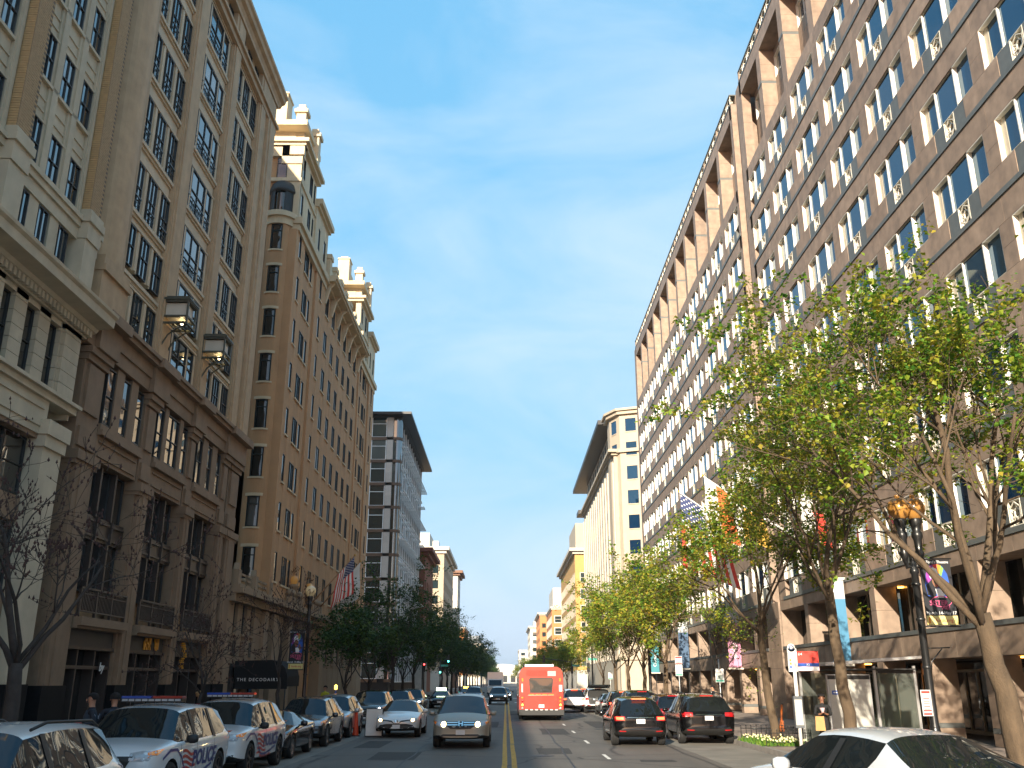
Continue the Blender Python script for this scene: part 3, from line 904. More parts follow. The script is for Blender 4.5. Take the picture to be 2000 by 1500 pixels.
# lower storeys in browner stone
b = FB(1); b.fb(31.6, 52.5, 14.05, 14.6, -.6, .16); b.fb(31.6, 52.55, 14.6, 15.15, -.6, .24); b.fb(31.5, 52.6, 15.15, 15.35, -.6, .5); b.fb(31.45, 52.65, 15.35, 15.52, -.6, .62)
for (u0, u1) in ((32.2, 34.0), (37.7, 39.6), (43.3, 45.0), (48.8, 52.3)): b.fb(u0, u1, 14.02, 15.14, -.6, .36); b.fb(u0 - .08, u1 + .08, 15.1, 15.5, -.6, .72)
part(b, 'entablature', m_brown, blkB)
sC = sash(.72, 2.25, 1, 2, glass=m_gl_low); sCb = sash(1.5, 2.25, 2, 2, glass=m_gl_low)
for bi, (a, c) in enumerate(bays):
    W = c - a
    if bi == 1:
        put_sash(sC, blkB, a, 11.6); put_sash(sCb, blkB, a + 1.18, 11.6); put_sash(sC, blkB, c - .74, 11.6)
        sol = [(.74, 1.16), (2.7, W - .76)]
    else:
        for k in range(3): put_sash(sC, blkB, a + .1 + k * (W - .92) / 2, 11.6)
        sol = [(.84, .08 + (W - .92) / 2), (.84 + (W - .92) / 2, .08 + (W - .92))]
    for (x0, x1) in sol:
        b = FB(1); b.fb(a + x0, a + x1, 11.55, 14.02, -.5, .05); part(b, 'stone_mullion', m_brown, blkB)
    b = FB(1); b.fb(a - .1, c + .1, 10.15, 11.1, -.5, -.02); b.fb(a + .1, c - .1, 10.3, 10.36, -.02, .04); b.fb(a + .1, c - .1, 10.85, 10.91, -.02, .04); b.fb(a - .1, c + .1, 11.1, 11.3, -.5, .18); b.fb(a - .1, c + .1, 11.3, 11.54, -.5, .08); part(b, 'panelled_band', m_brown, blkB)
    # big three-part openings, two storeys
    sD = sash((W + .3) / 3 - .14, 1.9, 1, 1, glass=m_gl_low)
    for z in (5.4, 8.2):
        for k in range(3):
            put_sash(sD, blkB, a - .15 + k * (W + .3) / 3 + .07, z, -.2)
        for k in (1, 2):
            b = FB(1); b.fb(a - .15 + k * (W + .3) / 3 - .07, a - .15 + k * (W + .3) / 3 + .07, z, z + 1.9, -.7, -.2)
            part(b, 'opening_mullion', m_iron, blkB)
    b = FB(1); b.fb(a - .15, c + .15, 7.3, 8.2, -.7, -.25)
    for k in range(3):
        x0 = a - .15 + k * (W + .3) / 3
        b.fb(x0 + .12, x0 + (W + .3) / 3 - .12, 7.42, 7.5, -.25, -.16); b.fb(x0 + .12, x0 + (W + .3) / 3 - .12, 7.98, 8.06, -.25, -.16)
        b.fb(x0 + .04, x0 + .12, 7.3, 8.2, -.25, -.14)
    part(b, 'iron_spandrel', m_iron, blkB)
    # railing: separate balusters
    b = FB(1); b.fb(0, .035, 0, .72, -.018, .018); me_bal = b.mesh('baluster', m_iron)
    n = int((W + .3) / .125)
    for k in range(n): L_('baluster', me_bal, blkB, a - .13 + k * .125, 4.62, .22)
    b = FB(1); b.fb(a - .17, c + .17, 5.38, 5.45, .16, .28); b.fb(a - .17, c + .17, 5.2, 5.24, .19, .25); b.fb(a - .17, c + .17, 4.58, 4.63, .18, .26)
    for k in range(4): x = a - .17 + k * (W + .26) / 3; b.fb(x, x + .08, 4.42, 5.45, .17, .27)
    part(b, 'railing', m_iron, blkB)
    b = FB(1); b.fb(a - .2, c + .2, 4.1, 4.4, -.6, .42); b.fb(a - .2, c + .2, 4.0, 4.1, -.6, .3); part(b, 'balcony_ledge', m_brown, blkB)
    b = FB(1); b.fb(a - .15, c + .15, 3.42, 4.0, -.6, -.1); part(b, 'sign_fascia', mat('slate_fascia', (0.055, 0.055, 0.055), .6), blkB)
    # shopfront: transom lights, door
    b = FB(1); b.fb(a - .15, c + .15, 3.3, 3.42, -.7, 0); b.fb(a - .15, c + .15, 2.62, 2.74, -.7, -.1)
    for x in (a - .15, a + W * .27, a + W * .66, c + .05): b.fb(x, x + .1, .15, 3.3, -.7, -.12)
    b.fb(a - .1, c + .1, .15, .5, -.7, -.2)
    part(b, 'shopfront_frame', m_iron, blkB)
    for z0, z1 in ((2.74, 3.3), (.5, 2.62)):
        for (x0, x1) in ((a - .05, a + W * .27), (a + W * .27 + .1, a + W * .66), (a + W * .66 + .1, c + .05)):
            b = FB(1); b.fb(x0, x1, z0, z1, -.55, -.52); part(b, 'shop_pane', m_gl_low, blkB)
# giant piers down to dark plinths
for (u0, u1) in ((32.0, 33.75), (37.95, 39.25), (43.55, 44.65), (49.0, 50.2), (50.5, 52.4)):
    b = FB(1); b.fb(u0, u1, 2.05, 13.9, -.6, .0); b.fb(u0 + .18, u1 - .18, 2.05, 9.6, 0, .16); b.fb(u0 + .5, u1 - .5, 2.05, 9.6, .16, .2)
    b.fb(u0 - .03, u1 + .03, 9.6, 9.75, -.6, .2); b.fb(u0 - .08, u1 + .08, 9.75, 10.1, -.6, .28); b.fb(u0 - .04, u1 + .04, 13.5, 13.75, -.6, .14); b.fb(u0 - .1, u1 + .1, 13.75, 14.0, -.6, .26); b.fb(u0 + .15, u1 - .15, 10.3, 11.0, 0, .1)
    b.fb(u0 + .25, u1 - .25, 11.6, 13.4, 0, .1)
    part(b, 'giant_pier', m_brown, blkB)
    b = FB(1); b.fb(u0 - .02, u1 + .02, .15, 2.05, -.6, .2); part(b, 'plinth', m_blkgran, blkB)
b = FB(1); b.fb(31.5, 52.5, .15, 39.3, -18, -.85); b.fb(20, 49, 39.3, 45.8, -18, -6); part(b, 'wall', m_tan, blkB)  # second box: unseen roof block added to shade the hotel's side wall
# gilded shop lettering (illegible marks in the photo) as raised strokes
m_gold = mat('gilt', (0.75, 0.38, 0.05), 0.45, 0.2, 9, metal=0.6)
b = FB(1)
for x in (0, .42): 
    b.fb(x, x + .34, .36, .5, 0, .05); b.fb(x, x + .1, 0, .5, 0, .05); b.fb(x + .12, x + .34, .12, .24, 0, .05); b.fb(x + .24, x + .34, .0, .36, 0, .05)
part(b, 'gilt_sign', m_gold, blkB, 41.1, 3.48, -.08)
b = FB(1); b.fb(0, .34, .36, .5, 0, .05); b.fb(.08, .2, 0, .5, 0, .05); b.fb(.24, .34, 0, .4, 0, .05); b.fb(.4, .5, .05, .5, 0, .05)
part(b, 'gilt_sign', m_gold, blkB, 42.3, 3.48, -.08)
rr = random.Random(4)
b = FB(1)
for k in range(14):
    x = rr.uniform(-.14, .1); b.fb(-.02, .02, .0 + k * .085, .065 + k * .085, .12 + x, .28 + x * .6)
part(b, 'gilt_blade_sign', m_gold, blkB, 45.15, 2.75, .15)
w_ = text_mesh('by', .45, mat('white_sign_letter', (.7, .7, .68), .5), .01, 'door_sign', shear=.2)
o = obj('door_sign', w_, blkB, (XL - .03, 37.0, 2.70), True); o.rotation_euler = (R(90), 0, R(90))
# lanterns on bracket frames
m_brz = mat('verdigris_bronze', (0.10, 0.10, 0.075), 0.5, 0.2, 6, 0.1, metal=0.4)
m_opal = mat('opal_glass', (0.62, 0.56, 0.46), 0.35, 0.06, 2)
m_bulb = mat('lit_bulb', (1, .8, .5), 0.5, 0, 1, emis=((1.0, .78, .42), 6.0))
def lantern(u, z, lab):
    t = thing('wall_lantern', lab, 'lantern', (XL + .1, u, z - 2.4), 0, 'bracket lanterns on the tan block')
    b = MB(); b.box(.15, 1.05, -.42, .42, 2.35, 3.0); obj('lamp_shade', b.mesh('lamp_shade', m_opal), t)
    b = MB()
    for x in (.05, 1.15):
        for y in (-.52, .52): b.box(x - .04, x + .04, y - .04, y + .04, 1.95, 3.15)
    for z0 in (1.98, 2.3, 3.02):
        for y in (-.52, .52): b.box(.05, 1.15, y - .05, y + .05, z0, z0 + .08)
        for x in (.05, 1.15): b.box(x - .05, x + .05, -.52, .52, z0, z0 + .08)
    b.box(-.06, 1.26, -.62, .62, 3.12, 3.22); b.box(.05, 1.15, -.5, .5, 3.22, 3.32); b.box(-.03, 1.23, -.58, .58, 3.06, 3.12)
    obj('cage', b.mesh('cage', m_brz), t)
    for i in range(5):
        bb = MB(); bb.box(.1 + i * .22, .14 + i * .22, -.5, .5, 2.0, 2.05); obj('slat', bb.mesh('slat', m_brz), t)
    for y in (-.4, .4):
        b = MB(); b.tube([(.02, y, .0), (.02, y, 3.1)], .045, 6)
        b.tube([(.02, y, .5), (.1, y, 1.0), (.35, y, 1.5), (.75, y, 1.82), (1.1, y, 1.97)], .04, 6)
        obj('bracket', b.mesh('bracket', m_brz), t)
    for k in range(3):
        b = MB(); b.box(-.02, .1, -.42, .42, .3 + k * .65, .36 + k * .65); obj('cross_bar', b.mesh('cross_bar', m_brz), t)
    b = MB(); b.lathe([(0, -.08), (.09, -.05), (.1, 0), (.05, .1), (0, .1)], (.75, .0, 2.16), 8); obj('bulb', b.mesh('bulb', m_bulb), t)
    return t
lantern(38.65, 17.75, 'green bronze box lantern with a lit bulb, nearer of two on the tan facade')
lantern(44.15, 18.05, 'green bronze box lantern on the tan facade nearer the hotel')

# ---------------------------------------------------------------- unseen low block added beyond the left edge, sized to shade the road
blk0 = thing('road_shade_block', 'unseen stone block added to shade the road, left of the brick pilaster block', 'building', (XL, -40, 0))
b = FB(1); b.fb(-70, 19.2, .1, 20.9, -22, 0)
part(b, 'wall', m_tan, blk0)
s0 = sash(1.4, 1.9, 2, 2)
b = FB(1); b.fb(-70, 19.2, 20.9, 21.3, -22, .4); part(b, 'cornice', m_tan, blk0)
for k in range(22):
    for z in (1.5, 5.5, 9.5, 13.5, 16.8): put_sash(s0, blk0, -68 + 4 * k, z, .24)
# ================================================================ hotel
m_hot = mat('ochre_render', (0.50, 0.29, 0.145), 0.85, 0.08, 1.2, 0.10, rnd=0.04, stain=0.10)
m_hotc = mat('cream_cast_stone', (0.62, 0.50, 0.33), 0.8, 0.08, 1.5, 0.10, rnd=0.05, stain=0.06)
m_hotb = mat('sand_stone_base', (0.33, 0.235, 0.15), 0.8, 0.10, 1.5, 0.12, rnd=0.05, stain=0.12)
m_hframe = mat('green_black_frame', (0.012, 0.02, 0.02), 0.4, 0.05, 2)
m_hgl = glassmat('hotel_glass', (0.008, 0.011, 0.012), (0.16, 0.16, 0.15), 0.25, 1.8, 0.02, 0.5)
m_lead = mat('dark_lead', (0.02, 0.019, 0.018), 0.5, 0.2, 3)
KH = 15.5 / 13.6
def hz(z): return 2.2 + (z - 2.2) * KH
hotel = thing('corner_hotel', 'ochre hotel with a round turret, stepped cream rooftop and black entrance canopy', 'building', (XL, 75, 0))
HY0, HY1 = 61.0, 103.0
FL = 3.35
wz = [hz(7.72) + FL * k for k in range(8)]                # window bottoms, main storeys
def hwin(w, h, cols, glass=None):
    return sash(w, h, cols, 1, None, glass or m_hgl, m_hframe)
def put(s, u, v, d=.2): return put_sash(s, hotel, u, v, d)
# wall pieces between windows: strips and spandrels (one bay at a time)
def wallbay(u0, u1, wins, d=0.0, z0=None, z1=None, m=None, zs=None, h=1.95, trim=True):
    """wall with punched windows: piers between the openings, spandrels above and below"""
    m = m or m_hot; zs = zs or wz; z0 = hz(6.7) if z0 is None else z0; z1 = hz(29.9) if z1 is None else z1
    us = [u0] + [x for w in wins for x in (w[0], w[0] + w[1])] + [u1]
    b = FB(1)
    for i in range(0, len(us), 2): b.fb(us[i], us[i + 1], z0, z1, -.6, d)
    part(b, 'wall_pier', m, hotel)
    for (x, w, c) in wins:
        zp = z0
        for z in zs + [z1]:
            b = FB(1); b.fb(x, x + w, zp, z, -.6, d - .01); zp = z + h
            part(b, 'spandrel', m, hotel)
        for z in zs:
            put(hwin(w, h, c), x, z, d + .21)
            if trim:
                b = FB(1); b.fb(x - .08, x + w + .08, z - .12, z, -.1, d + .09); part(b, 'sill', m_hotc, hotel)
def tower(u0):
    """one of the two towers: pilasters, single windows each side of a triple window; u0 = south edge"""
    U = lambda y: u0 + (y - 53.5) * KH * 0.985
    wallbay(U(53.5), U(55.7), [(U(54.15), .72, 1)], .12)
    b = FB(1); b.fb(U(55.7), U(55.98), hz(6.7), hz(29.9), -.6, -.02); b.fb(U(59.45), U(59.75), hz(6.7), hz(29.9), -.6, -.02); part(b, 'recess_strip', m_hot, hotel)
    wallbay(U(55.98), U(59.45), [(U(56.3), 1.55, 3), (U(58.0), .75, 1)], .02)
    wallbay(U(59.75), U(63.0), [(U(61.0), .75, 1)], .16)
    # cornice band and the two cream storeys above
    b = FB(1); b.fb(U(53.4), U(63.1), hz(29.9), hz(30.35), -.8, .25); b.fb(U(53.3), U(63.2), hz(30.35), hz(30.8), -.8, .45); part(b, 'band_cornice', m_hotc, hotel)
    zs = [hz(31.6), hz(34.3)]
    wallbay(U(53.6), U(58.6), [(U(54.3), .75, 1), (U(56.4), 1.1, 2), (U(57.8), .55, 1)], -.05, hz(30.8), hz(36.1), m_hotc, zs, 1.75, False)
    wallbay(U(58.6), U(63.0), [(U(59.6), .7, 1), (U(61.6), .8, 1)], .10, hz(30.8), hz(34.4), m_hotc, [hz(31.6)], 1.9, False)
    b = FB(1); b.fb(U(58.5), U(63.15), hz(34.4), hz(34.6), -3, .3); b.fb(U(58.5), U(63.2), hz(34.6), hz(35.0), -3, .55); part(b, 'shoulder_cornice', m_hotc, hotel)
    b = FB(1); b.fb(U(53.5), U(58.7), hz(33.55), hz(33.7), -.3, .06); b.fb(U(53.3), U(58.8), hz(36.1), hz(36.35), -5, .25); b.fb(U(53.1), U(58.9), hz(36.35), hz(36.6), -5, .5); part(b, 'top_cornice', m_hotc, hotel)
    b = FB(1); b.fb(U(54.5), U(57.8), hz(36.6), hz(37.9), -5, -.9); part(b, 'attic_storey', m_hotc, hotel)
    b = FB(1); b.fb(U(53.6), U(58.4), hz(37.9), hz(38.3), -5, .15); part(b, 'flat_eave', m_hotc, hotel)
    for (uu, dd, zt) in ((54.55, -.25, 39.9), (56.3, .45, 39.1)):
        b = FB(1); b.fb(U(uu), U(uu) + .75, hz(36.6), hz(zt), dd - .75, dd); b.fb(U(uu) - .15, U(uu) + .9, hz(zt) - .5, hz(zt) - .2, dd - .9, dd + .15); b.fb(U(uu) + .1, U(uu) + .65, hz(zt), hz(zt) + .3, dd - .65, dd - .1); part(b, 'finial_post', m_hotc, hotel)
    b = FB(1); b.fb(U(54.9), U(58.6), hz(38.5), hz(38.8), -.75, -.45); part(b, 'pergola_beam', m_hotc, hotel)
    b = FB(1); b.fb(U(54.6), U(57.0), hz(36.6), hz(40.0), -5.0, -1.8); b.fb(U(54.6), U(56.0), hz(40.0), hz(41.0), -3.0, -1.8); b.fb(U(54.6) - .08, U(56.0) + .08, hz(41.0), hz(41.12), -3.08, -1.72); b.fb(U(54.8), U(55.8), hz(41.12), hz(41.35), -2.8, -2.0); part(b, 'chimney_block', m_hotc, hotel)
tower(HY0); tower(HY0 + 31.3 - 1.4)
# body between the towers, six windows wide, under a bracketed eave
mu0, mu1 = HY0 + 10.68, HY0 + 29.95
mw = [(mu0 + 1.2 + k * 3.02, 1.35, 2) for k in range(6)]
wallbay(mu0, mu1, mw, 0, hz(6.7), hz(30.3))
b = FB(1); b.fb(mu0, mu1, hz(30.3), hz(30.55), -1, .35); b.fb(mu0 - .1, mu1 + .1, hz(30.55), hz(30.7), -1, 1.0); b.fb(mu0 - .1, mu1 + .1, hz(30.7), hz(31.0), -1, 1.15); part(b, 'eave', m_hotc, hotel)
for k in range(7):
    u = mu0 + .35 + k * 3.02
    b = FB(1); pr = [(0, hz(28.9)), (.16, hz(28.95)), (.28, hz(29.4)), (.5, hz(30.2)), (.85, hz(30.54)), (0, hz(30.54))]
    b.prism([b.P(u, v, d) for d, v in pr], (0, .32, 0)); part(b, 'eave_bracket', m_hotc, hotel)
for k in range(8):
    u = mu0 + .2 + k * 2.6
    b = FB(1); b.fb(u, u + .8, hz(31.0), hz(32.5), -.6, .4); b.fb(u - .1, u + .9, hz(32.5), hz(32.85), -.7, .5); part(b, 'parapet_post', m_hotc, hotel)
    if k < 7:
        b = FB(1); b.fb(u + .8, u + 2.6, hz(31.0), hz(31.4), -.3, .2); b.fb(u + .8, u + 2.6, hz(31.9), hz(32.2), -.3, .2); part(b, 'parapet_rail', m_hotc, hotel)
# side wall with the round turret, facing this way
b = MB()
b.box(XL - 18, XL, HY0, HY0 + .5, .1, hz(30)); b.box(XL - 18, XL - .05, HY0 + .15, HY0 + .6, hz(30), hz(36.2))
obj('side_wall', b.mesh('side_wall', m_hot), hotel, (0, 0, 0), True)
b = MB(); b.box(XL - 1.2, XL + .14, HY0 - .32, HY0 + .02, hz(6.7), hz(29.9)); obj('corner_pilaster', b.mesh('corner_pilaster', m_hot), hotel, (0, 0, 0), True)
b = MB(); b.box(XL - 1.1, XL + .02, HY0 - .02, HY0 + .2, hz(30.8), hz(36.1)); b.box(XL - 5, XL + .1, HY0 - .1, HY0 + .1, hz(33.5), hz(33.75)); b.box(XL - 1.5, XL + .06, HY0 - .12, HY0 + .2, hz(34.8), hz(36.1)); obj('quoin', b.mesh('quoin', m_hotc), hotel, (0, 0, 0), True)
tcx, tcy, tr = -16.75, HY0 + .25, 0.98
def turret_ring(z0, z1, r, m, name, a0=-math.pi, a1=0.0, seg=18):
    b = MB(); b.lathe([(0, z0), (r, z0), (r, z1), (0, z1)], (tcx, tcy, 0), seg, 0, smooth=False, a0=a0, a1=a1)
    return obj(name, b.mesh(name, m), hotel, (0, 0, 0), True)
zp = hz(6.7)
for k, z in enumerate(wz + [None]):
    if z is None: turret_ring(zp, hz(30.1), tr, m_hot, 'turret_wall'); break
    turret_ring(zp, z, tr, m_hot, 'turret_wall')
    zp = z + 2.05
    w = -math.pi / 2
    for (a0, a1) in ((-math.pi, w - .44), (w + .44, 0)): turret_ring(z, zp, tr, m_hot, 'turret_wall', a0, a1, 8)
    turret_ring(z - .12, z, tr + .07, m_hotc, 'turret_sill', w - .55, w + .55, 8)
    turret_ring(zp, zp + .2, tr + .06, m_hotc, 'turret_hood', w - .6, w + .6, 8)
    b = MB(); b.lathe([(tr - .12, z), (tr - .12, zp)], (tcx, tcy, 0), 6, 0, smooth=False, a0=w - .44, a1=w + .44)
    pn = obj('turret_window', b.mesh('turret_window', m_hgl), hotel, (0, 0, 0), True)
    b = MB()
    for (za, zb) in ((z, z + .08), (zp - .08, zp), (zp - .55, zp - .49)): b.lathe([(tr - .11, za), (tr - .04, za), (tr - .04, zb), (tr - .11, zb)], (tcx, tcy, 0), 6, 0, smooth=False, a0=w - .44, a1=w + .44)
    for aa in (w - .43, w + .43): 
        x, y = tcx + (tr - .07) * math.cos(aa), tcy + (tr - .07) * math.sin(aa); b.box(x - .045, x + .045, y - .045, y + .045, z, zp)
    obj('turret_frame', b.mesh('turret_frame', m_hframe), hotel, (0, 0, 0), True)
turret_ring(hz(30.1), hz(30.6), tr + .12, m_hotc, 'turret_ledge'); turret_ring(hz(30.6), hz(30.95), tr + .32, m_hotc, 'turret_ledge')
# dark metal oriel on top of the turret
w = -math.pi / 2
for (a0, a1) in ((-math.pi, w - .42), (w + .42, 0)): turret_ring(hz(30.95), hz(32.6), .9, m_lead, 'oriel_wall', a0, a1, 8)
turret_ring(hz(31.0), hz(32.55), .78, m_hgl, 'oriel_window', w - .42, w + .42, 6)
b = MB(); b.lathe([(.92, hz(32.5)), (1.02, hz(32.6)), (1.0, hz(32.75)), (.88, hz(33.15)), (.6, hz(33.4)), (0, hz(33.5))], (tcx, tcy, 0), 16, 0, a0=-math.pi, a1=0); obj('oriel_roof', b.mesh('oriel_roof', m_lead), hotel, (0, 0, 0), True)
# windows and cream cornices on the side wall's top
b = MB(); b.box(XL - 1.75, XL - 1.1, HY0 - .03, HY0 + .15, hz(33.75), hz(35.2)); obj('side_window', b.mesh('side_window', m_hgl), hotel, (0, 0, 0), True)
b = MB(); b.box(XL - 1.8, XL - 1.05, HY0 - .06, HY0 + .1, hz(35.2), hz(35.26)); b.box(XL - 1.8, XL - 1.74, HY0 - .06, HY0 + .1, hz(33.75), hz(35.2)); b.box(XL - 1.11, XL - 1.05, HY0 - .06, HY0 + .1, hz(33.75), hz(35.2)); b.box(XL - 1.75, XL - 1.1, HY0 - .05, HY0 + .1, hz(34.8), hz(34.86)); obj('side_window_frame', b.mesh('side_window_frame', m_hframe), hotel, (0, 0, 0), True)
b = MB(); b.box(XL - 5, XL + .12, HY0 - .12, HY0 + .6, hz(35.35), hz(36.1)); b.box(XL - 5, XL + .3, HY0 - .3, HY0 + .6, hz(36.1), hz(36.3)); b.box(XL - 5, XL + .55, HY0 - .5, HY0 + .6, hz(36.3), hz(36.55)); b.box(XL - .9, XL + .2, HY0 - .28, HY0, hz(35.4), hz(36.05)); obj('side_cornice', b.mesh('side_cornice', m_hotc), hotel, (0, 0, 0), True)
# podium
PY0 = 52.75
b = FB(1); b.fb(PY0, HY1, hz(6.05) - .1, hz(6.35), -8.5, .35); b.fb(PY0 - .05, HY1, hz(6.35), hz(6.6), -8.5, .75); b.fb(PY0 - .05, HY1, hz(6.6), hz(6.75), -8.5, .55); part(b, 'podium_cornice', m_hotb, hotel)
for k in range(7):
    u = PY0 + .6 + k * 1.25
    b = FB(1); 
    if k % 3 == 0: b.fb(u, u + .55, hz(6.75), hz(7.55), -.4, .25); b.prism([b.P(u + .1, hz(7.55), .15), b.P(u + .45, hz(7.55), .15), b.P(u + .28, hz(7.9), .15)], (-.3, 0, 0))
    else:
        for zz in (6.85, 7.1, 7.35): b.fb(u - .1, u + .8, hz(zz), hz(zz) + .12, -.05, .1)
    part(b, 'balustrade', m_hotb, hotel)
for u0 in (66, 73.5, 83):
    for k in range(5):
        b = FB(1); u = u0 + k * .8; b.fb(u, u + .35, hz(6.75), hz(7.2), .1, .5); b.lathe([(0, 0), (.2, .05), (.26, .2), (.2, .4), (.08, .5), (0, .52)], (.3, u + .18, hz(7.2)), 8); part(b, 'parapet_urn', m_hotb, hotel)
def bay_open(u0, u1, wins, z0, z1, d=0):
    us = [u0] + [x for w in wins for x in (w[0], w[0] + w[1])] + [u1]
    for i in range(0, len(us), 2):
        b = FB(1); b.fb(us[i], us[i + 1], .15, hz(6.05) - .1, -.6, d); part(b, 'base_pier', m_hotb, hotel)
    for (x, w, c) in wins:
        b = FB(1); b.fb(x, x + w, .15, z0, -.6, d - .02); b.fb(x, x + w, z1, hz(6.05) - .1, -.6, d - .02); b.fb(x - .1, x + w + .1, z0 - .14, z0, -.1, d + .1); part(b, 'base_spandrel', m_hotb, hotel)
        put(hwin(w, z1 - z0, c), x, z0, d + .05)
bay_open(PY0, 59.8, [(53.9, .8, 1), (55.7, .95, 1), (57.6, .8, 1)], hz(4.5), hz(6.0))
for (x, w, m_) in ((54.2, .55, m_lead), (55.8, .9, mat('terracotta_panel', (.2, .12, .07), .8)), (57.6, .5, m_lead)):
    b = FB(1); b.lathe([(0, 0), (.5, 0), (.5, .04), (0, .04)], (0, 0, 0), 4, axis='x') if False else b.fb(x, x + w, 3.55, 4.4, -.3, .03); part(b, 'niche_panel', m_, hotel)
b = FB(1); b.fb(59.8, 60.1, .15, 6.4, -.6, .0); b.fb(60.1, 61.1, .15, 6.4, -.6, .22); b.fb(61.1, 61.4, .15, 6.4, -.6, 0); b.fb(62.5, 63.6, .15, 6.4, -.6, .22); part(b, 'base_pier', m_hotb, hotel)
put(hwin(1.1, 2.6, 2), 61.4, 3.7, .05)
b = FB(1); b.fb(61.4, 62.5, .15, 3.7, -.6, -.1); part(b, 'iron_panel', m_iron, hotel)
b = FB(1); b.fb(63.6, 66.0, .15, 6.4, -.6, 0); b.fb(67.2, 68.2, .15, 6.4, -.6, .2); b.fb(70.3, 71.0, .15, 6.4, -.6, .25); part(b, 'base_pier', m_hotb, hotel)
for u in (66.0, 68.2):
    b = FB(1); b.fb(u, u + 1.2, .15, 6.4, -.6, -.5); part(b, 'dark_reveal', m_lead, hotel)
b = FB(1); b.fb(69.2, 70.3, .15, 6.4, -.6, -.5); b.fb(71.0, 79.0, .15, 5.5, -3.4, -3.3); b.fb(71, 79, 5.5, 6.4, -3.4, -.2); part(b, 'porch_wall', m_hotb, hotel)
b = FB(1); b.fb(79.0, 80.6, .15, 6.4, -3.4, .15); part(b, 'base_pier', m_hotb, hotel)
bay_open(80.6, HY1, [(82.2 + 2.7 * k, 1.3, 2) for k in range(8)], 3.6, 6.0)
b = FB(1); b.fb(PY0, HY1, .1, hz(6.7), -9, -.65); b.fb(HY0, HY1, hz(6.7), hz(30.2), -18, -.62); b.fb(HY0 + .2, HY1 - .2, hz(30.2), hz(33), -18, -1.2); part(b, 'wall', m_hot, hotel)
b = FB(1); b.fb(68.0, 103, hz(31), 50.5, -22, -8.0); part(b, 'unseen_roof_block', m_hotc, hotel)  # unseen roof block, enlarged to shade the glass block's near side
# black entrance canopy with white lettering
m_awn = mat('black_canvas', (0.006, 0.006, 0.007), 0.85, 0.2, 4)
awn = thing('entrance_canopy', 'black barrel entrance canopy with thin white lettering reaching from the hotel over the pavement', 'awning', (XL + 1.5, 56.6, .15))
prof = [(-1.5, 1.75), (-1.5, 3.15), (.6, 3.2), (1.05, 3.08), (1.4, 2.75), (1.55, 2.3), (1.55, 1.75)]
b = MB(); b.prism([(x, -1.6, z) for x, z in prof], (0, 3.2, 0)); obj('canvas', b.mesh('canvas', m_awn), awn)
b = MB(); b.box(-1.49, 1.57, -1.62, -1.6, 1.62, 1.76); obj('valance', b.mesh('valance', m_awn), awn)
for (x, y) in ((1.45, -1.5), (1.45, 1.5), (-1.3, -1.5)):
    b = MB(); b.tube([(x, y, 0), (x, y, 1.8)], .04, 8); obj('post', b.mesh('post', m_frame), awn)
me = text_mesh('THE DECODAIRT', .24, mat('silver_letter', (.75, .73, .70), .4), .004, spacing=1.35, bold=.005)
o = obj('lettering', me, awn, (-.12, -1.625, 2.12)); o.rotation_euler = (R(90), 0, 0)
b = MB(); b.box(-1.6, -1.5, -2.6, 2.6, 0, 3.0); obj('doorway', b.mesh('doorway', m_lead), awn)
for y in (-1.6, .2, 1.8):
    b = MB(); b.box(-1.5, -1.4, y - .35, y + .35, 0, 2.2); obj('door_leaf', b.mesh('door_leaf', m_hotb if y == .2 else m_gl_low), awn)
# wall uplighters: flame shaped amber lamps on the parapet beside the flags
m_amber = mat('amber_lamp', (.30, .15, .045), .4, .2, 5, emis=((1, .5, .12), .06))
for u in (67.2, 72.6):
    t = thing('parapet_torch', 'amber torch lamp on the hotel parapet ' + ('nearer the turret' if u < 70 else 'beside the flagpoles'), 'lamp', (XL + .3, u, hz(7.2)), 0, 'torch lamps on the hotel parapet')
    b = MB(); b.lathe([(0, 0), (.35, 0), (.4, .9), (.5, 1.0), (.5, 1.2), (.3, 1.25), (0, 1.25)], seg=10); obj('pedestal', b.mesh('pedestal', m_hotb), t)
    b = MB(); b.lathe([(0, 1.25), (.3, 1.3), (.4, 1.7), (.3, 2.0), (0, 2.1)], seg=10); obj('lamp_bowl', b.mesh('lamp_bowl', m_amber), t)
    t.scale = (.7, .7, .72)
    rr = random.Random(int(u)); b = MB()
    for k in range(26):
        p = Vector((rr.gauss(0, .22), rr.gauss(0, .22), 2.5 + rr.gauss(0, .28)))
        b.add([p, p + Vector((rr.uniform(-.2, .2), rr.uniform(-.2, .2), .2)), p + Vector((rr.uniform(-.2, .2), rr.uniform(-.2, .2), -.1))], [(0, 1, 2)])
    obj('bronze_leaves', b.mesh('bronze_leaves', mat('bronze_leaf', (.12, .06, .02), .5, .3, 5, metal=.4)), t)
# ================================================================ glass block beyond the cross street
m_bglass = glassmat('curtain_glass', (0.012, 0.02, 0.022), (0.10, 0.11, 0.11), 0.4, 2.0, 0.006, 0.3)
m_bglass2 = glassmat('bright_curtain_glass', (0.03, 0.04, 0.045), (0.12, 0.13, 0.14), 0.4, 2.6, 0.006, 0.3)
m_wstone = mat('pale_stone_strip', (0.52, 0.47, 0.42), 0.6, 0.05, 2, rnd=0.05)
m_bband = mat('brown_metal_band', (0.13, 0.075, 0.045), 0.5, 0.1, 3)
m_steel = mat('grey_steel', (0.85, 0.86, 0.86), 0.5, 0.05, 2)
m_eave = mat('dark_eave_metal', (0.018, 0.016, 0.015), 0.5, 0.1, 2)
GY0, GY1 = 130.0, 167.0
glassb = thing('glass_office_building', 'glass office block with sunshade shelves and a thin flying roof', 'building', (XL, 148, 0))
def G(b, name, mats, v=(0, 0, 0)): return obj(name, b.mesh(name, mats), glassb, v, True)
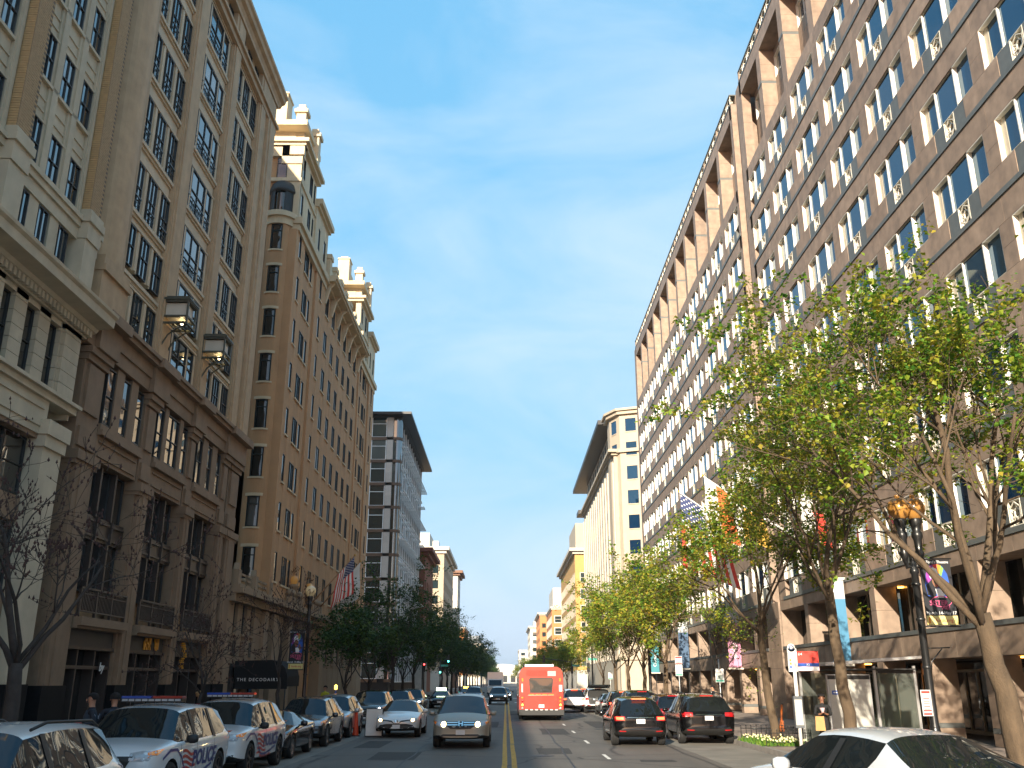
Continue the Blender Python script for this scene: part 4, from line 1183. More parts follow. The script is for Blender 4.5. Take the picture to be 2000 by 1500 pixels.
zb = [39.0 - 3.36 * (k + 1) for k in range(11)]           # floor bands
for k, z in enumerate(zb):
    top = 39.0 if k == 0 else zb[k - 1]
    # south side: glass bay, stone strip, rounded glass corner
    b = MB(); b.box(-21.5, -17.45, GY0 + .15, GY0 + .25, z + .45, top); G(b, 'south_window', m_bglass)
    b = MB()
    for x in (-21.5, -19.6, -17.5): b.box(x - .05, x + .05, GY0 + .05, GY0 + .2, z + .45, top)
    b.box(-21.5, -17.5, GY0 + .06, GY0 + .18, top - .95, top - .87); b.box(-21.5, -17.5, GY0 + .06, GY0 + .18, z + .45, z + .52); G(b, 'window_frame', m_steel)
    for j in range(2):
        b = MB(); b.box(-17.38, -16.48, GY0 - .1, GY0 + .3, z + .45 + j * 1.46, z + .45 + (j + 1) * 1.455); G(b, 'stone_panel', m_wstone)
    b = MB(); b.box(-16.45, -16.0, GY0 + .25, GY0 + .35, z + .4, top); G(b, 'slot_window', m_bglass)
    b = MB(); b.lathe([(.78, z + .4), (.78, top)], (-16.0 + .0, GY0 + .75, 0), 8, 0, a0=-math.pi / 2, a1=0.0); G(b, 'corner_glass', m_bglass2)
    b = MB(); b.box(-21.6, -17.4, GY0 - .05, GY0 + .3, z, z + .45); b.box(-16.45, -16.0, GY0 - .12, GY0 + .3, z, z + .4); b.lathe([(0, z), (.9, z), (.9, z + .4), (0, z + .4)], (-16.0, GY0 + .75, 0), 8, 0, smooth=False, a0=-math.pi / 2, a1=0.0); G(b, 'floor_band', m_bband)
    # street side curtain wall
    nb = 12
    for i in range(nb):
        u0 = GY0 + .8 + (GY1 - GY0 - .8) * i / nb; u1 = GY0 + .8 + (GY1 - GY0 - .8) * (i + 1) / nb
        b = MB(); b.box(XL - .35, XL - .25, u0 + .05, u1 - .05, z + .05, top - .0); G(b, 'curtain_pane', m_bglass2)
        if 1 <= k <= 8:
            b = MB(); d = .95
            for j in range(4): b.box(XL - .1 + j * d / 3, XL + .04 + j * d / 3, u0 + .2, u1 - .2, z + 2.55, z + 2.63)
            for j in range(3): uu = u0 + .35 + j * (u1 - u0 - .75) / 2; b.box(XL - .2, XL + d, uu, uu + .14, z + 2.45, z + 2.55)
            if i % 2 == 0 or k % 2: G(b, 'sunshade', m_steel)
    b = MB()
    for i in range(nb + 1): u0 = GY0 + .8 + (GY1 - GY0 - .8) * i / nb; b.box(XL - .28, XL - .1, u0 - .05, u0 + .05, z, top)
    b.box(XL - .3, XL - .12, GY0 + .8, GY1, z - .03, z + .08); b.box(XL - .28, XL - .14, GY0 + .8, GY1, z + .95, z + 1.0)
    G(b, 'curtain_mullions', m_steel)
b = MB(); b.box(-40, XL - .4, GY0 + .3, GY1, .1, 39); G(b, 'wall', m_dark)
b = MB(); b.prism([(-22, GY0 - 1.6, 39.15), (XL + 1.7, GY0 - 1.6, 39.15), (XL + 1.7, GY1 + .6, 39.15), (-22, GY1 + .6, 39.15)], (0, 0, .35)); b.box(-22, XL + .3, GY0 - .2, GY1, 39.0, 39.15); G(b, 'flying_roof', m_eave)

# ================================================================ plainer far buildings: box with openings on two faces
def far_block(name, label, x_face, y0, y1, h, m_w, sgn, fl, n_st, n_fr, depth=24, win=(.5, .55), m_g=None, cornice=(.8, .8, None), par=None, m_trim=None, base=4.5, ribs=0, topfl=0, sub=True, clab='building', winmat=None, side_pier=.0, surround=0):
    """y0 side faces this way; windows one by one on the street face and on the near side face"""
    m_g = m_g or m_bglass
    t = thing(name, label, clab, (x_face, (y0 + y1) / 2, 0))
    def F(b, nm, mm): return obj(nm, b.mesh(nm, mm), t, (0, 0, 0), True)
    xs = -sgn                                            # direction from street face into the block
    nfl = int((h - base) / fl)
    b = MB(); b.box(x_face + xs * .35, x_face + xs * depth, y0 + .35, y1, 0, h); F(b, 'wall', m_w)
    def face(n, L0, L1, place, nm):
        pitch = (L1 - L0) / n
        ww = pitch * win[0]
        pan = MB(); 
        for k in range(n + 1):                           # piers
            a = L0 + k * pitch - (pitch - ww) / 2; c = a + (pitch - ww)
            a = max(a, L0); c = min(c, L1)
            place(pan, a, c, base, h)
        F(pan, 'wall_piers', m_w) if False else None
        pier_b = pan
        for r in range(nfl):
            z = base + r * fl
            for k in range(n):
                a = L0 + k * pitch + (pitch - ww) / 2
                place(pier_b, a, a + ww, z, z + fl * (1 - win[1]) * .6)
                place(pier_b, a, a + ww, z + fl * (1 - win[1]) * .6 + fl * win[1], z + fl)
                wb = MB(); place(wb, a, a + ww, z + fl * (1 - win[1]) * .6, z + fl * (1 - win[1]) * .6 + fl * win[1], -.2); F(wb, 'window', m_g)
                if surround:
                    sb = MB(); za, zb_ = z + fl * (1 - win[1]) * .6, z + fl * (1 - win[1]) * .6 + fl * win[1]
                    place(sb, a - surround, a, za, zb_, .06); place(sb, a + ww, a + ww + surround, za, zb_, .06); place(sb, a - surround, a + ww + surround, zb_, zb_ + surround, .07); place(sb, a - surround, a + ww + surround, za - surround, za, .07)
                    place(sb, a, a + ww, (za + zb_) / 2 - .05, (za + zb_) / 2 + .05, -.1)
                    F(sb, 'window_surround', m_trim)
        for k in range(n):
            a = L0 + k * pitch + (pitch - ww) / 2
            place(pier_b, a, a + ww, base + nfl * fl, h)
        F(pier_b, nm, m_w)
        sb = MB(); place(sb, L0, L1, .1, base, 0); F(sb, 'street_storey', m_trim or m_w)
        if ribs:
            for k in range(n + 1):
                rb = MB(); a = L0 + k * pitch; place(rb, max(L0, a - .3), min(L1, a + .3), base, h - 1, ribs); F(rb, 'rib', m_trim or m_w)
    def pl_st(b, a, c, z0, z1, d=0):
        b.box(x_face - xs * d if d > 0 else x_face - xs * d, x_face + xs * .36, a, c, z0, z1)
    def pl_fr(b, a, c, z0, z1, d=0):
        xa, xc = sorted((x_face + xs * a, x_face + xs * c))
        b.box(xa, xc, y0 - d, y0 + .36, z0, z1)
    face(n_st, y0 + .37, y1, pl_st, 'street_face')
    if n_fr: face(n_fr, 0.002, depth, pl_fr, 'near_face')
    else:
        b = MB(); b.box(x_face + xs * .001, x_face + xs * depth, y0, y0 + .36, .1, h); F(b, 'near_face', m_w)
    ov, ch, cm = cornice
    if ov:
        b = MB(); b.box(x_face - xs * ov * .45, x_face + xs * depth, y0 - ov * .45, y1, h, h + ch * .45); b.box(x_face - xs * ov, x_face + xs * depth, y0 - ov, y1 + .1, h + ch * .45, h + ch); F(b, 'cornice', cm or m_trim or m_w)
    if par:
        for (px0, px1, py0, py1, hh, pm) in par:
            b = MB(); b.box(x_face + xs * px0, x_face + xs * px1, y0 + py0, y0 + py1, h + ch, h + ch + hh); F(b, 'rooftop_box', pm or m_w)
    return t
m_red = mat('red_brick', (0.23, 0.085, 0.045), 0.85, 0.12, 2, rnd=.06)
m_redtrim = mat('red_terracotta', (0.22, 0.07, 0.04), 0.7, 0.1, 2)
m_beige = mat('beige_stone', (0.46, 0.37, 0.26), 0.8, 0.08, .8, rnd=.05, stain=.08)
m_white = mat('white_stone', (0.55, 0.50, 0.42), 0.75, 0.06, .8, rnd=.04, stain=.06)
m_yell = mat('yellow_brick', (0.52, 0.30, 0.10), 0.85, 0.08, 1, rnd=.05, stain=.05)
m_oran = mat('orange_brick', (0.50, 0.20, 0.07), 0.85, 0.10, 1, rnd=.05)
m_brn = mat('dark_brown_brick', (0.20, 0.11, 0.07), 0.85, 0.10, 1, rnd=.05)
far_block('brick_rowhouse', 'red brick building with a deep terracotta cornice beside the glass block', XL, 178, 198, 25.2, m_red, 1, 4.2, 5, 2, cornice=(1.5, 1.3, m_redtrim), m_trim=m_redtrim, win=(.45, .6))
far_block('stone_bank_building', 'long beige stone block with a white top storey and cornice, far along the left side', XL, 232, 273, 32.6, m_beige, 1, 3.7, 12, 5, cornice=(1.3, 1.6, m_white), m_trim=m_white, win=(.45, .55), par=[(4, 12, 3, 18, 4.0, m_white), (1.5, 3, 0.6, 4, 1.6, m_white)])
far_block('corner_tower_building', 'narrow white and brick corner building with a projecting cornice beyond the beige block', XL, 300, 317, 34.5, m_white, 1, 3.8, 4, 5, cornice=(1.6, 1.5, m_brn), m_trim=m_brn, win=(.4, .55))
far_block('flat_brick_building', 'low orange brick block with a white flat roof showing over the left trees', XL - 2, 400, 440, 23, m_oran, 1, 3.8, 8, 4, cornice=(.6, .8, m_white), m_trim=m_white, par=[(3, 14, 4, 26, 3.2, m_white)])
far_block('classical_building', 'pale classical block with a grey mansard roof far down the left side', XL + 1, 545, 600, 21.5, m_beige, 1, 5.2, 9, 6, cornice=(1.2, 1.2, m_white), m_trim=m_white, win=(.42, .6), par=[(1, 20, 1, 50, 4.2, mat('grey_slate', (.16, .18, .2), .6))])
far_block('white_tower_building', 'slim white block, last on the left before the street ends', XL + 1, 700, 740, 24, m_white, 1, 3.6, 6, 4, cornice=(.8, 1, m_white), m_trim=m_white)

# right side
m_r2 = mat('cream_cast_block', (0.44, 0.365, 0.27), 0.75, 0.06, 1, rnd=.04, stain=.05)
r2 = far_block('round_corner_building', 'cream block with a faceted corner, white ribs and a long dark eave', XR, 133.5, 188, 34.2, m_r2, -1, 3.55, 14, 0, depth=26, cornice=(.9, .8, m_r2), m_trim=mat('white_rib', (.44, .40, .33), .6), ribs=.22, win=(.36, .6), base=5.2)
# faceted corner of that block
def R2(b, nm, mm): return obj(nm, b.mesh(nm, mm), r2, (0, 0, 0), True)
cpts = [(XR - .25, 138.5), (XR - .25, 135.5), (XR + .9, 132.6), (XR + 4.2, 131.4), (XR + 26, 131.4), (XR + 26, 138.5)]
b = MB(); b.prism([(x, y, .1) for x, y in cpts], (0, 0, 40.2)); R2(b, 'corner_wall', m_r2)
for (z, dz, g_) in ((5.0, .5, .35), (34.4, .5, .45), (40.2, .5, .55), (40.7, .35, .9)):
    cp = [(XR - .25 - g_, 138.7), (XR - .25 - g_, 135.4 - g_ * .4), (XR + .9 - g_ * .7, 132.6 - g_ * .7), (XR + 4.2 - g_ * .2, 131.4 - g_), (XR + 26, 131.4 - g_), (XR + 26, 138.7)]
    b = MB(); b.prism([(x, y, z) for x, y in cp], (0, 0, dz)); R2(b, 'corner_cornice', m_r2)
def wallwin(p, q, z0, z1, nm='corner_window', d=.05):
    v = Vector((q[0] - p[0], q[1] - p[1], 0)).normalized(); nrm = Vector((v.y, -v.x, 0))
    a = Vector((*p, 0)); c = Vector((*q, 0))
    b = MB(); b.prism([a + nrm * d * .4 + Vector((0, 0, z0)), c + nrm * d * .4 + Vector((0, 0, z0)), c - nrm * .1 + Vector((0, 0, z0)), a - nrm * .1 + Vector((0, 0, z0))], (0, 0, z1 - z0)); R2(b, nm, m_gl_off)
    b = MB()
    for (za, zb_) in ((z0 - .15, z0 - .005), (z1 + .005, z1 + .12)): b.prism([a + nrm * .09 + Vector((0, 0, za)), c + nrm * .09 + Vector((0, 0, za)), c - nrm * .1 + Vector((0, 0, za)), a - nrm * .1 + Vector((0, 0, za))], (0, 0, zb_ - za))
    R2(b, 'corner_sill', m_r2)
for k in range(10):
    z = 37.6 - 3.62 * k
    if z < 5.5: break
    wallwin((XR + 1.75, 132.3), (XR + 3.25, 131.75), z, z + 1.95)
    wallwin((XR - .0, 134.9), (XR + .55, 133.5), z, z + 1.95)
    wallwin((XR + 4.7, 131.4), (XR + 6.0, 131.4), z, z + 1.95); wallwin((XR + 8, 131.4), (XR + 9.3, 131.4), z, z + 1.95)
b = MB(); b.box(XR + .8, XR + 24, 138.6, 188, 35.1, 40.6); R2(b, 'setback_storeys', m_r2)
for k in range(13):
    for z in (35.5, 38.2):
        b = MB(); u = 140 + k * 3.6; b.box(XR + .75, XR + .9, u, u + 1.5, z, z + 1.8); R2(b, 'setback_window', m_gl_off)
b = MB(); b.prism([(XR - 1.6, 139.5, 40.65), (XR + 20, 139.5, 40.65), (XR + 20, 196, 40.65), (XR - 1.6, 196, 40.65)], (0, 0, .7)); b.prism([(XR - 1.3, 186, 34.6), (XR + 4, 186, 34.6), (XR + 4, 191, 34.6), (XR - 1.3, 191, 34.6)], (0, 0, .8)); R2(b, 'dark_eave', m_eave)
far_block('yellow_brick_building', 'tall yellow brick block with a cream top and cornice right of the bus', XR, 216, 272, 30.4, m_yell, -1, 3.7, 14, 7, depth=26, cornice=(1.3, 1.3, m_white), m_trim=m_white, win=(.32, .55), surround=.18, par=[(0.3, 24, 0.5, 22, 6.0, m_r2)])
far_block('orange_brick_building', 'orange and white brick apartment block behind the yellow one', XR, 330, 372, 26.0, m_oran, -1, 4.0, 10, 6, depth=26, cornice=(.5, 1.0, m_white), m_trim=m_white, win=(.5, .5), surround=.3, par=[(0.5, 20, 0.5, 30, 6.5, m_white)])
far_block('brown_brick_building', 'brown brick block with a pale cornice farther along the right', XR - 1, 420, 470, 30, m_oran, -1, 3.8, 12, 7, depth=26, cornice=(1, 1.2, m_white), m_trim=m_brn, win=(.45, .5))
far_block('white_stone_building', 'white stone block with paired windows near the end of the right side', XR - 2, 548, 610, 31, m_white, -1, 4.2, 12, 6, depth=30, cornice=(1.2, 1.4, m_white), m_trim=m_white, win=(.4, .5), par=[(2, 12, 2, 20, 3, m_white)])
far_block('distant_flat_building', 'small pale flat block at the far right end of the street', XR - 5, 800, 860, 26, m_white, -1, 4.2, 8, 6, depth=40, cornice=(.5, 1, m_white), m_trim=m_brn)
# hall with a shallow white vault closing the street
hall = thing('vaulted_hall', 'pale hall with a broad shallow vaulted roof closing the street', 'building', (-2, 1000, 0))
b = MB(); b.box(-42, 38, 0, 60, 0, 9); obj('wall', b.mesh('wall', m_white), hall)
b = MB(); b.prism([(-44 + 84 * k / 24, 0, 9 + 10 * math.sin(math.pi * k / 24)) for k in range(25)], (0, 60, 0), 0); obj('vaulted_roof', b.mesh('vaulted_roof', mat('pale_roof', (.75, .73, .7), .5)), hall)
b = MB()
for k in range(9): b.box(-36 + k * 8.6, -31 + k * 8.6, -.3, .1, 1, 7.5)
stuff(obj('arcade_openings', b.mesh('arcade_openings', m_dark), hall))
# ================================================================ vehicles
from mathutils.bvhtree import BVHTree
m_tyre = mat('tyre_rubber', (0.012, 0.012, 0.012), 0.85, 0.2, 12)
m_rim = mat('alloy_rim', (0.35, 0.35, 0.36), 0.3, 0.1, 5, metal=0.9)
m_rimd = mat('dark_rim', (0.03, 0.03, 0.03), 0.4, 0.1, 5, metal=0.4)
m_trim = mat('black_plastic', (0.014, 0.014, 0.014), 0.55, 0.1, 8)
m_chrome = mat('chrome', (0.75, 0.74, 0.72), 0.12, 0.05, 3, metal=1.0)
m_cglass = glassmat('car_glass', (0.006, 0.008, 0.009), (0.010, 0.012, 0.013), 0.3, 1.48, 0.012, 1.6, tint=(.6, .82, 1.0))
m_lens = mat('clear_lens', (0.35, 0.35, 0.36), 0.12, 0.1, 20, coat=1.0)
m_headlit = mat('lit_headlamp', (1, .8, .45), 0.3, 0, 1, emis=((1.0, 0.72, 0.30), 9.0))
m_headcool = mat('lit_cool_headlamp', (1, 1, 1), 0.3, 0, 1, emis=((0.8, 0.95, 1.0), 14.0))
m_amberl = mat('amber_lens', (0.95, 0.24, 0.02), 0.2, 0.1, 20, coat=1.0)
m_redl = mat('red_lens', (0.35, 0.01, 0.012), 0.15, 0.1, 20, coat=1.0)
m_redlit = mat('lit_tail_lamp', (0.8, 0.03, 0.02), 0.2, 0, 1, emis=((1.0, 0.09, 0.03), 3.5))
m_plate = mat('number_plate', (0.62, 0.61, 0.60), 0.5, 0.05, 6)
m_plink = mat('plate_ink', (0.12, 0.12, 0.25), 0.6, 0.05, 6)
def paint(name, col, metal=0.0, rough=0.25, coat=0.8):
    return mat('paint_' + name, col, rough, 0.03, 1.2, metal=metal, coat=coat, rnd=0)

def car_shape(L, W, H, prof, arch, whl, sub=1, name='body'):
    """prof: stations (y, zb, wlow, wbelt, zbelt, ztop, wtop, crown, glasskind) -> evaluated mesh + BVH"""
    NP = 10
    bm = bmesh.new()
    cl = bm.edges.layers.float.new('crease_edge')
    rings = []
    for (y, zb, wl, wb, zbelt, zt, wt, cr, gk) in prof:
        zm = zb + (zbelt - zb) * .55
        wm = max(wl, wb) * 1.0
        h = zt - zbelt
        pts = [(0, zb), (wl * .90, zb), (wl, zb + .10), (wm, zm), (wb, zbelt)]
        if h > .14:
            pts += [(wb - .035, zbelt + .035), (wt, zt - .05), (wt - .10, zt), (wt * .5, zt + cr * .8), (0, zt + cr)]
        else:
            pts += [(wb - .05, zbelt + h * .35), (wb - .12, zbelt + h * .7), (wb - .24, zbelt + h * .9), (wb * .45, zt + cr * .8), (0, zt + cr)]
        r = [bm.verts.new((x, y, z)) for x, z in pts] + [bm.verts.new((-x, y, z)) for x, z in pts[1:-1][::-1]]
        rings.append(r)
    n = len(rings[0])
    for i in range(len(rings) - 1):
        gk = prof[i][8]
        for k in range(n):
            f = bm.faces.new((rings[i][k], rings[i][(k + 1) % n], rings[i + 1][(k + 1) % n], rings[i + 1][k]))
            kk = k if k < NP - 1 else n - 1 - k            # 0..8 segment index on one half
            f.smooth = True
            if gk == 'W' and kk >= 6: f.material_index = 1
            elif gk == 'R' and kk >= 6: f.material_index = 2
            elif gk in 'WGR' and kk == 5: f.material_index = 3 if gk in 'WG' else 0
            elif gk == 'Q' and kk == 5: f.material_index = 3
            elif gk == 'r' and kk >= 6: f.material_index = 2
            if kk == 0 or kk == 1: f.material_index = 4
    for r in (rings[0], rings[-1]):
        m = r if r is rings[-1] else r
        q = []
        for k in range(1, NP - 1):
            q.append((r[k], r[k + 1], r[n - k - 1] if k + 1 < NP - 1 else None, r[n - k]))
        fs = [(r[0], r[1], r[n - 1])]
        for a, b_, c, d in q:
            fs.append((a, b_, c, d) if c is not None else (a, b_, d))
        for f in fs:
            ff = bm.faces.new(f if r is rings[-1] else f[::-1]); ff.smooth = True
    bm.normal_update()
    bmesh.ops.recalc_face_normals(bm, faces=bm.faces)
    for e in bm.edges:
        ms = {f.material_index for f in e.link_faces}
        if len(ms) > 1: e[cl] = .75
    me = bpy.data.meshes.new('tmp'); bm.to_mesh(me); bm.free()
    for k in range(5): me.materials.append(m_trim)
    o = bpy.data.objects.new('tmp', me); COL.objects.link(o)
    s = o.modifiers.new('s', 'SUBSURF'); s.levels = sub; s.render_levels = sub
    cut = MB()
    for (wy, wr) in whl:
        for sx in (-1, 1):
            cut.lathe([(0, -.34), (wr + arch, -.34), (wr + arch, .34), (0, .34)], (sx * (W / 2 - .02), wy, wr), 22, 4, 'x')
    cme = cut.mesh('cut', [m_trim] * 5)
    co = bpy.data.objects.new('cut', cme); COL.objects.link(co)
    bo = o.modifiers.new('b', 'BOOLEAN'); bo.operation = 'DIFFERENCE'; bo.object = co; bo.solver = 'EXACT'
    dg = bpy.context.evaluated_depsgraph_get()
    ev = o.evaluated_get(dg)
    out = bpy.data.meshes.new_from_object(ev)
    bpy.data.objects.remove(o); bpy.data.objects.remove(co)
    # restore the outer dimensions that subdivision shrank
    xs = [v.co.x for v in out.vertices]; ys = [v.co.y for v in out.vertices]; zs = [v.co.z for v in out.vertices]
    sx = W / (max(xs) - min(xs)); y0, y1 = min(ys), max(ys); zmax = max(zs); zmin = min(zs)
    for v in out.vertices:
        v.co.x *= sx; v.co.y = -L / 2 + (v.co.y - y0) / (y1 - y0) * L
        if v.co.z > zmin: v.co.z = zmin + (v.co.z - zmin) * (H - zmin) / (zmax - zmin)
    parts = {}
    vs = [v.co.copy() for v in out.vertices]
    for p in out.polygons:
        parts.setdefault(p.material_index, []).append((list(p.vertices), p.use_smooth))
    bvh = BVHTree.FromPolygons(vs, [list(p.vertices) for p in out.polygons])
    def sub_mesh(idx, nm, m, sgn=0):
        fl = parts.get(idx, [])
        if sgn: fl = [q for q in fl if sum(vs[i].x for i in q[0]) * sgn > 0]
        used = sorted({i for f, _ in fl for i in f}); mp_ = {i: k for k, i in enumerate(used)}
        me2 = bpy.data.meshes.new(nm); me2.from_pydata([vs[i] for i in used], [], [[mp_[i] for i in f] for f, _ in fl])
        me2.polygons.foreach_set('use_smooth', [s_ for _, s_ in fl]); me2.materials.append(m); me2.update(); return me2
    return {'sub': sub_mesh, 'bvh': bvh, 'parts': parts, 'L': L, 'W': W, 'H': H, 'whl': whl}

def decal(shape, poly, view, m, name, off=.006, cuts=3, me=None, thick=.0):
    """print or lens that follows the body: poly in (x,z) for 'F'/'B', in (y,z) for 'L'/'R', (x,y) for 'T'"""
    bm = bmesh.new()
    if me is None:
        vv = [bm.verts.new((a, b_, 0)) for a, b_ in poly]
        bm.faces.new(vv)
    else:
        bm.from_mesh(me)
    if cuts:
        bmesh.ops.triangulate(bm, faces=bm.faces)
        for _ in range(2 if cuts > 1 else 1):
            bmesh.ops.subdivide_edges(bm, edges=[e for e in bm.edges if e.calc_length() > .10], cuts=cuts if me is None else 1)
            bmesh.ops.triangulate(bm, faces=bm.faces)
    bv = shape['bvh']; ok = True
    D = {'F': Vector((0, -1, 0)), 'B': Vector((0, 1, 0)), 'L': Vector((1, 0, 0)), 'R': Vector((-1, 0, 0)), 'T': Vector((0, 0, -1))}[view]
    for v in bm.verts:
        a, b_ = v.co.x, v.co.y
        o = {'F': Vector((a, 9, b_)), 'B': Vector((a, -9, b_)), 'L': Vector((-5, a, b_)), 'R': Vector((5, a, b_)), 'T': Vector((a, b_, 9))}[view]
        loc, nor, idx, dist = bv.ray_cast(o, D)
        if loc is None:
            loc = o + D * (9 - shape['L'] / 2 if view in 'FB' else 5 - shape['W'] / 2 if view in 'LR' else 9)
            nor = -D
        if nor.dot(D) > 0: nor = -nor
        v.co = loc + (nor - D) * .5 * off
    bmesh.ops.recalc_face_normals(bm, faces=bm.faces)
    if bm.faces:
        s = sum((f.normal.dot(D) for f in bm.faces))
        if s > 0: bmesh.ops.reverse_faces(bm, faces=bm.faces)
    out = bpy.data.meshes.new(name); bm.to_mesh(out); bm.free()
    out.materials.clear(); out.materials.append(m)
    return out

WHEELS = {}
def wheel_meshes(r, w, spokes, rimm):
    key = (r, w, spokes, rimm.name)
    if key in WHEELS: return WHEELS[key]
    b = MB(); rr = r * .66
    b.lathe([(rr, -w / 2), (r * .95, -w / 2), (r, -w * .36), (r, w * .36), (r * .95, w / 2), (rr, w / 2), (rr, -w / 2)], seg=24, axis='x')
    ty = b.mesh('wheel', m_tyre)
    b = MB(); b.lathe([(rr, -w * .3), (rr, w * .46), (rr - .025, w * .48), (rr - .035, w * .2), (0, w * .2)], seg=24, axis='x')
    for k in range(spokes):
        a = 2 * math.pi * k / spokes
        ca, sa = math.cos(a), math.sin(a)
        p, q = .02, .035
        pts = [(w * .42, ca * .04 - sa * q, sa * .04 + ca * q), (w * .42, ca * .04 + sa * q, sa * .04 - ca * q), (w * .46, ca * rr + sa * q * .8, sa * rr - ca * q * .8), (w * .46, ca * rr - sa * q * .8, sa * rr + ca * q * .8)]
        b.prism(pts, (-.03, 0, 0))
    b.lathe([(0, w * .46), (.06, w * .44), (.07, w * .2)], seg=10, axis='x')
    b.m = [0] * len(b.m)
    rm = b.mesh('rim', rimm)
    WHEELS[key] = (ty, rm)
    return WHEELS[key]

SHAPES = {}
def shape(kind):
    if kind in SHAPES: return SHAPES[kind]
    if kind == 'suv':
        L, W, H = 4.72, 1.92, 1.66; wr = .36
        P = [(-2.36, .52, .70, .76, .86, .90, .6, .0, 'n'), (-2.30, .36, .86, .90, .98, 1.06, .62, .0, 'r'), (-1.92, .30, .92, .95, .99, 1.56, .60, .03, 'Q'), (-1.35, .26, .94, .955, .98, 1.61, .64, .04, 'G'),
             (-.35, .25, .94, .955, .96, 1.635, .66, .04, 'G'), (.55, .25, .94, .955, .945, 1.56, .64, .04, 'W'), (1.22, .26, .94, .95, .95, 1.02, .60, .03, 'n'), (1.95, .30, .92, .92, .86, .92, .5, .03, 'n'), (2.26, .34, .86, .86, .74, .80, .4, .02, 'n'), (2.36, .42, .68, .72, .66, .70, .3, .0, 'n')]
        whl = [(-1.42, wr), (1.42, wr)]
    elif kind == 'police':
        L, W, H = 5.05, 2.0, 1.76; wr = .38
        P = [(-2.52, .55, .74, .80, .95, 1.0, .6, .0, 'n'), (-2.46, .38, .90, .94, 1.08, 1.14, .66, .0, 'r'), (-2.10, .32, .96, .985, 1.08, 1.62, .68, .03, 'Q'), (-1.5, .28, .98, .995, 1.06, 1.70, .70, .04, 'G'),
             (-.40, .27, .98, .995, 1.04, 1.74, .72, .04, 'G'), (.52, .27, .98, .995, 1.03, 1.66, .70, .04, 'W'), (1.20, .28, .98, .99, 1.05, 1.13, .70, .03, 'n'), (2.05, .32, .97, .97, 1.02, 1.08, .6, .03, 'n'), (2.40, .36, .92, .93, .94, .99, .5, .02, 'n'), (2.52, .44, .76, .80, .80, .86, .3, .0, 'n')]
        whl = [(-1.55, wr), (1.48, wr)]
    elif kind == 'sedan':
        L, W, H = 4.88, 1.84, 1.44; wr = .335
        P = [(-2.44, .48, .66, .72, .84, .90, .5, .0, 'n'), (-2.36, .34, .82, .86, .95, 1.00, .5, .0, 'n'), (-1.80, .26, .89, .91, .95, 1.03, .56, .02, 'R'), (-1.02, .24, .91, .92, .93, 1.36, .56, .03, 'G'),
             (-.35, .22, .91, .92, .92, 1.42, .58, .03, 'G'), (.32, .22, .91, .92, .91, 1.38, .58, .03, 'W'), (1.18, .22, .91, .915, .90, .96, .6, .03, 'n'), (1.95, .25, .88, .89, .80, .85, .5, .03, 'n'), (2.32, .28, .80, .82, .66, .71, .4, .02, 'n'), (2.44, .36, .62, .66, .58, .62, .3, .0, 'n')]
        whl = [(-1.42, wr), (1.43, wr)]
    elif kind == 'minivan':
        L, W, H = 5.15, 2.0, 1.74; wr = .34
        P = [(-2.57, .52, .76, .82, .94, 1.0, .6, .0, 'n'), (-2.50, .36, .93, .96, 1.05, 1.12, .70, .0, 'r'), (-2.2, .30, .97, .985, 1.06, 1.62, .70, .03, 'Q'), (-1.5, .26, .985, .995, 1.06, 1.69, .72, .04, 'G'),
             (-.3, .25, .985, .995, 1.03, 1.71, .74, .04, 'G'), (.60, .25, .985, .995, 1.01, 1.65, .73, .05, 'W'), (1.62, .26, .985, .985, 1.02, 1.09, .7, .04, 'n'), (2.1, .29, .96, .95, .90, .97, .6, .04, 'n'), (2.44, .31, .90, .88, .74, .80, .5, .03, 'n'), (2.57, .36, .74, .74, .66, .70, .3, .0, 'n')]
        whl = [(-1.5, wr), (1.5, wr)]
    elif kind == 'coupe':
        L, W, H = 4.45, 1.86, 1.33; wr = .34
        P = [(-2.22, .46, .68, .74, .82, .86, .5, .0, 'n'), (-2.14, .32, .84, .88, .92, .96, .5, .0, 'n'), (-1.65, .22, .92, .93, .93, .99, .5, .02, 'R'), (-.75, .2, .92, .92, .89, 1.25, .5, .02, 'G'),
             (-.25, .2, .92, .92, .87, 1.31, .52, .03, 'G'), (.05, .2, .92, .92, .86, 1.28, .52, .03, 'W'), (.85, .2, .92, .925, .86, .91, .6, .03, 'n'), (1.7, .22, .90, .91, .78, .82, .5, .03, 'n'), (2.1, .25, .82, .84, .64, .68, .4, .02, 'n'), (2.22, .32, .64, .68, .55, .58, .3, .0, 'n')]
        whl = [(-1.3, wr), (1.32, wr)]
    SHAPES[kind] = car_shape(L, W, H, P, .06, whl)
    SHAPES[kind]['wr'] = wr
    return SHAPES[kind]

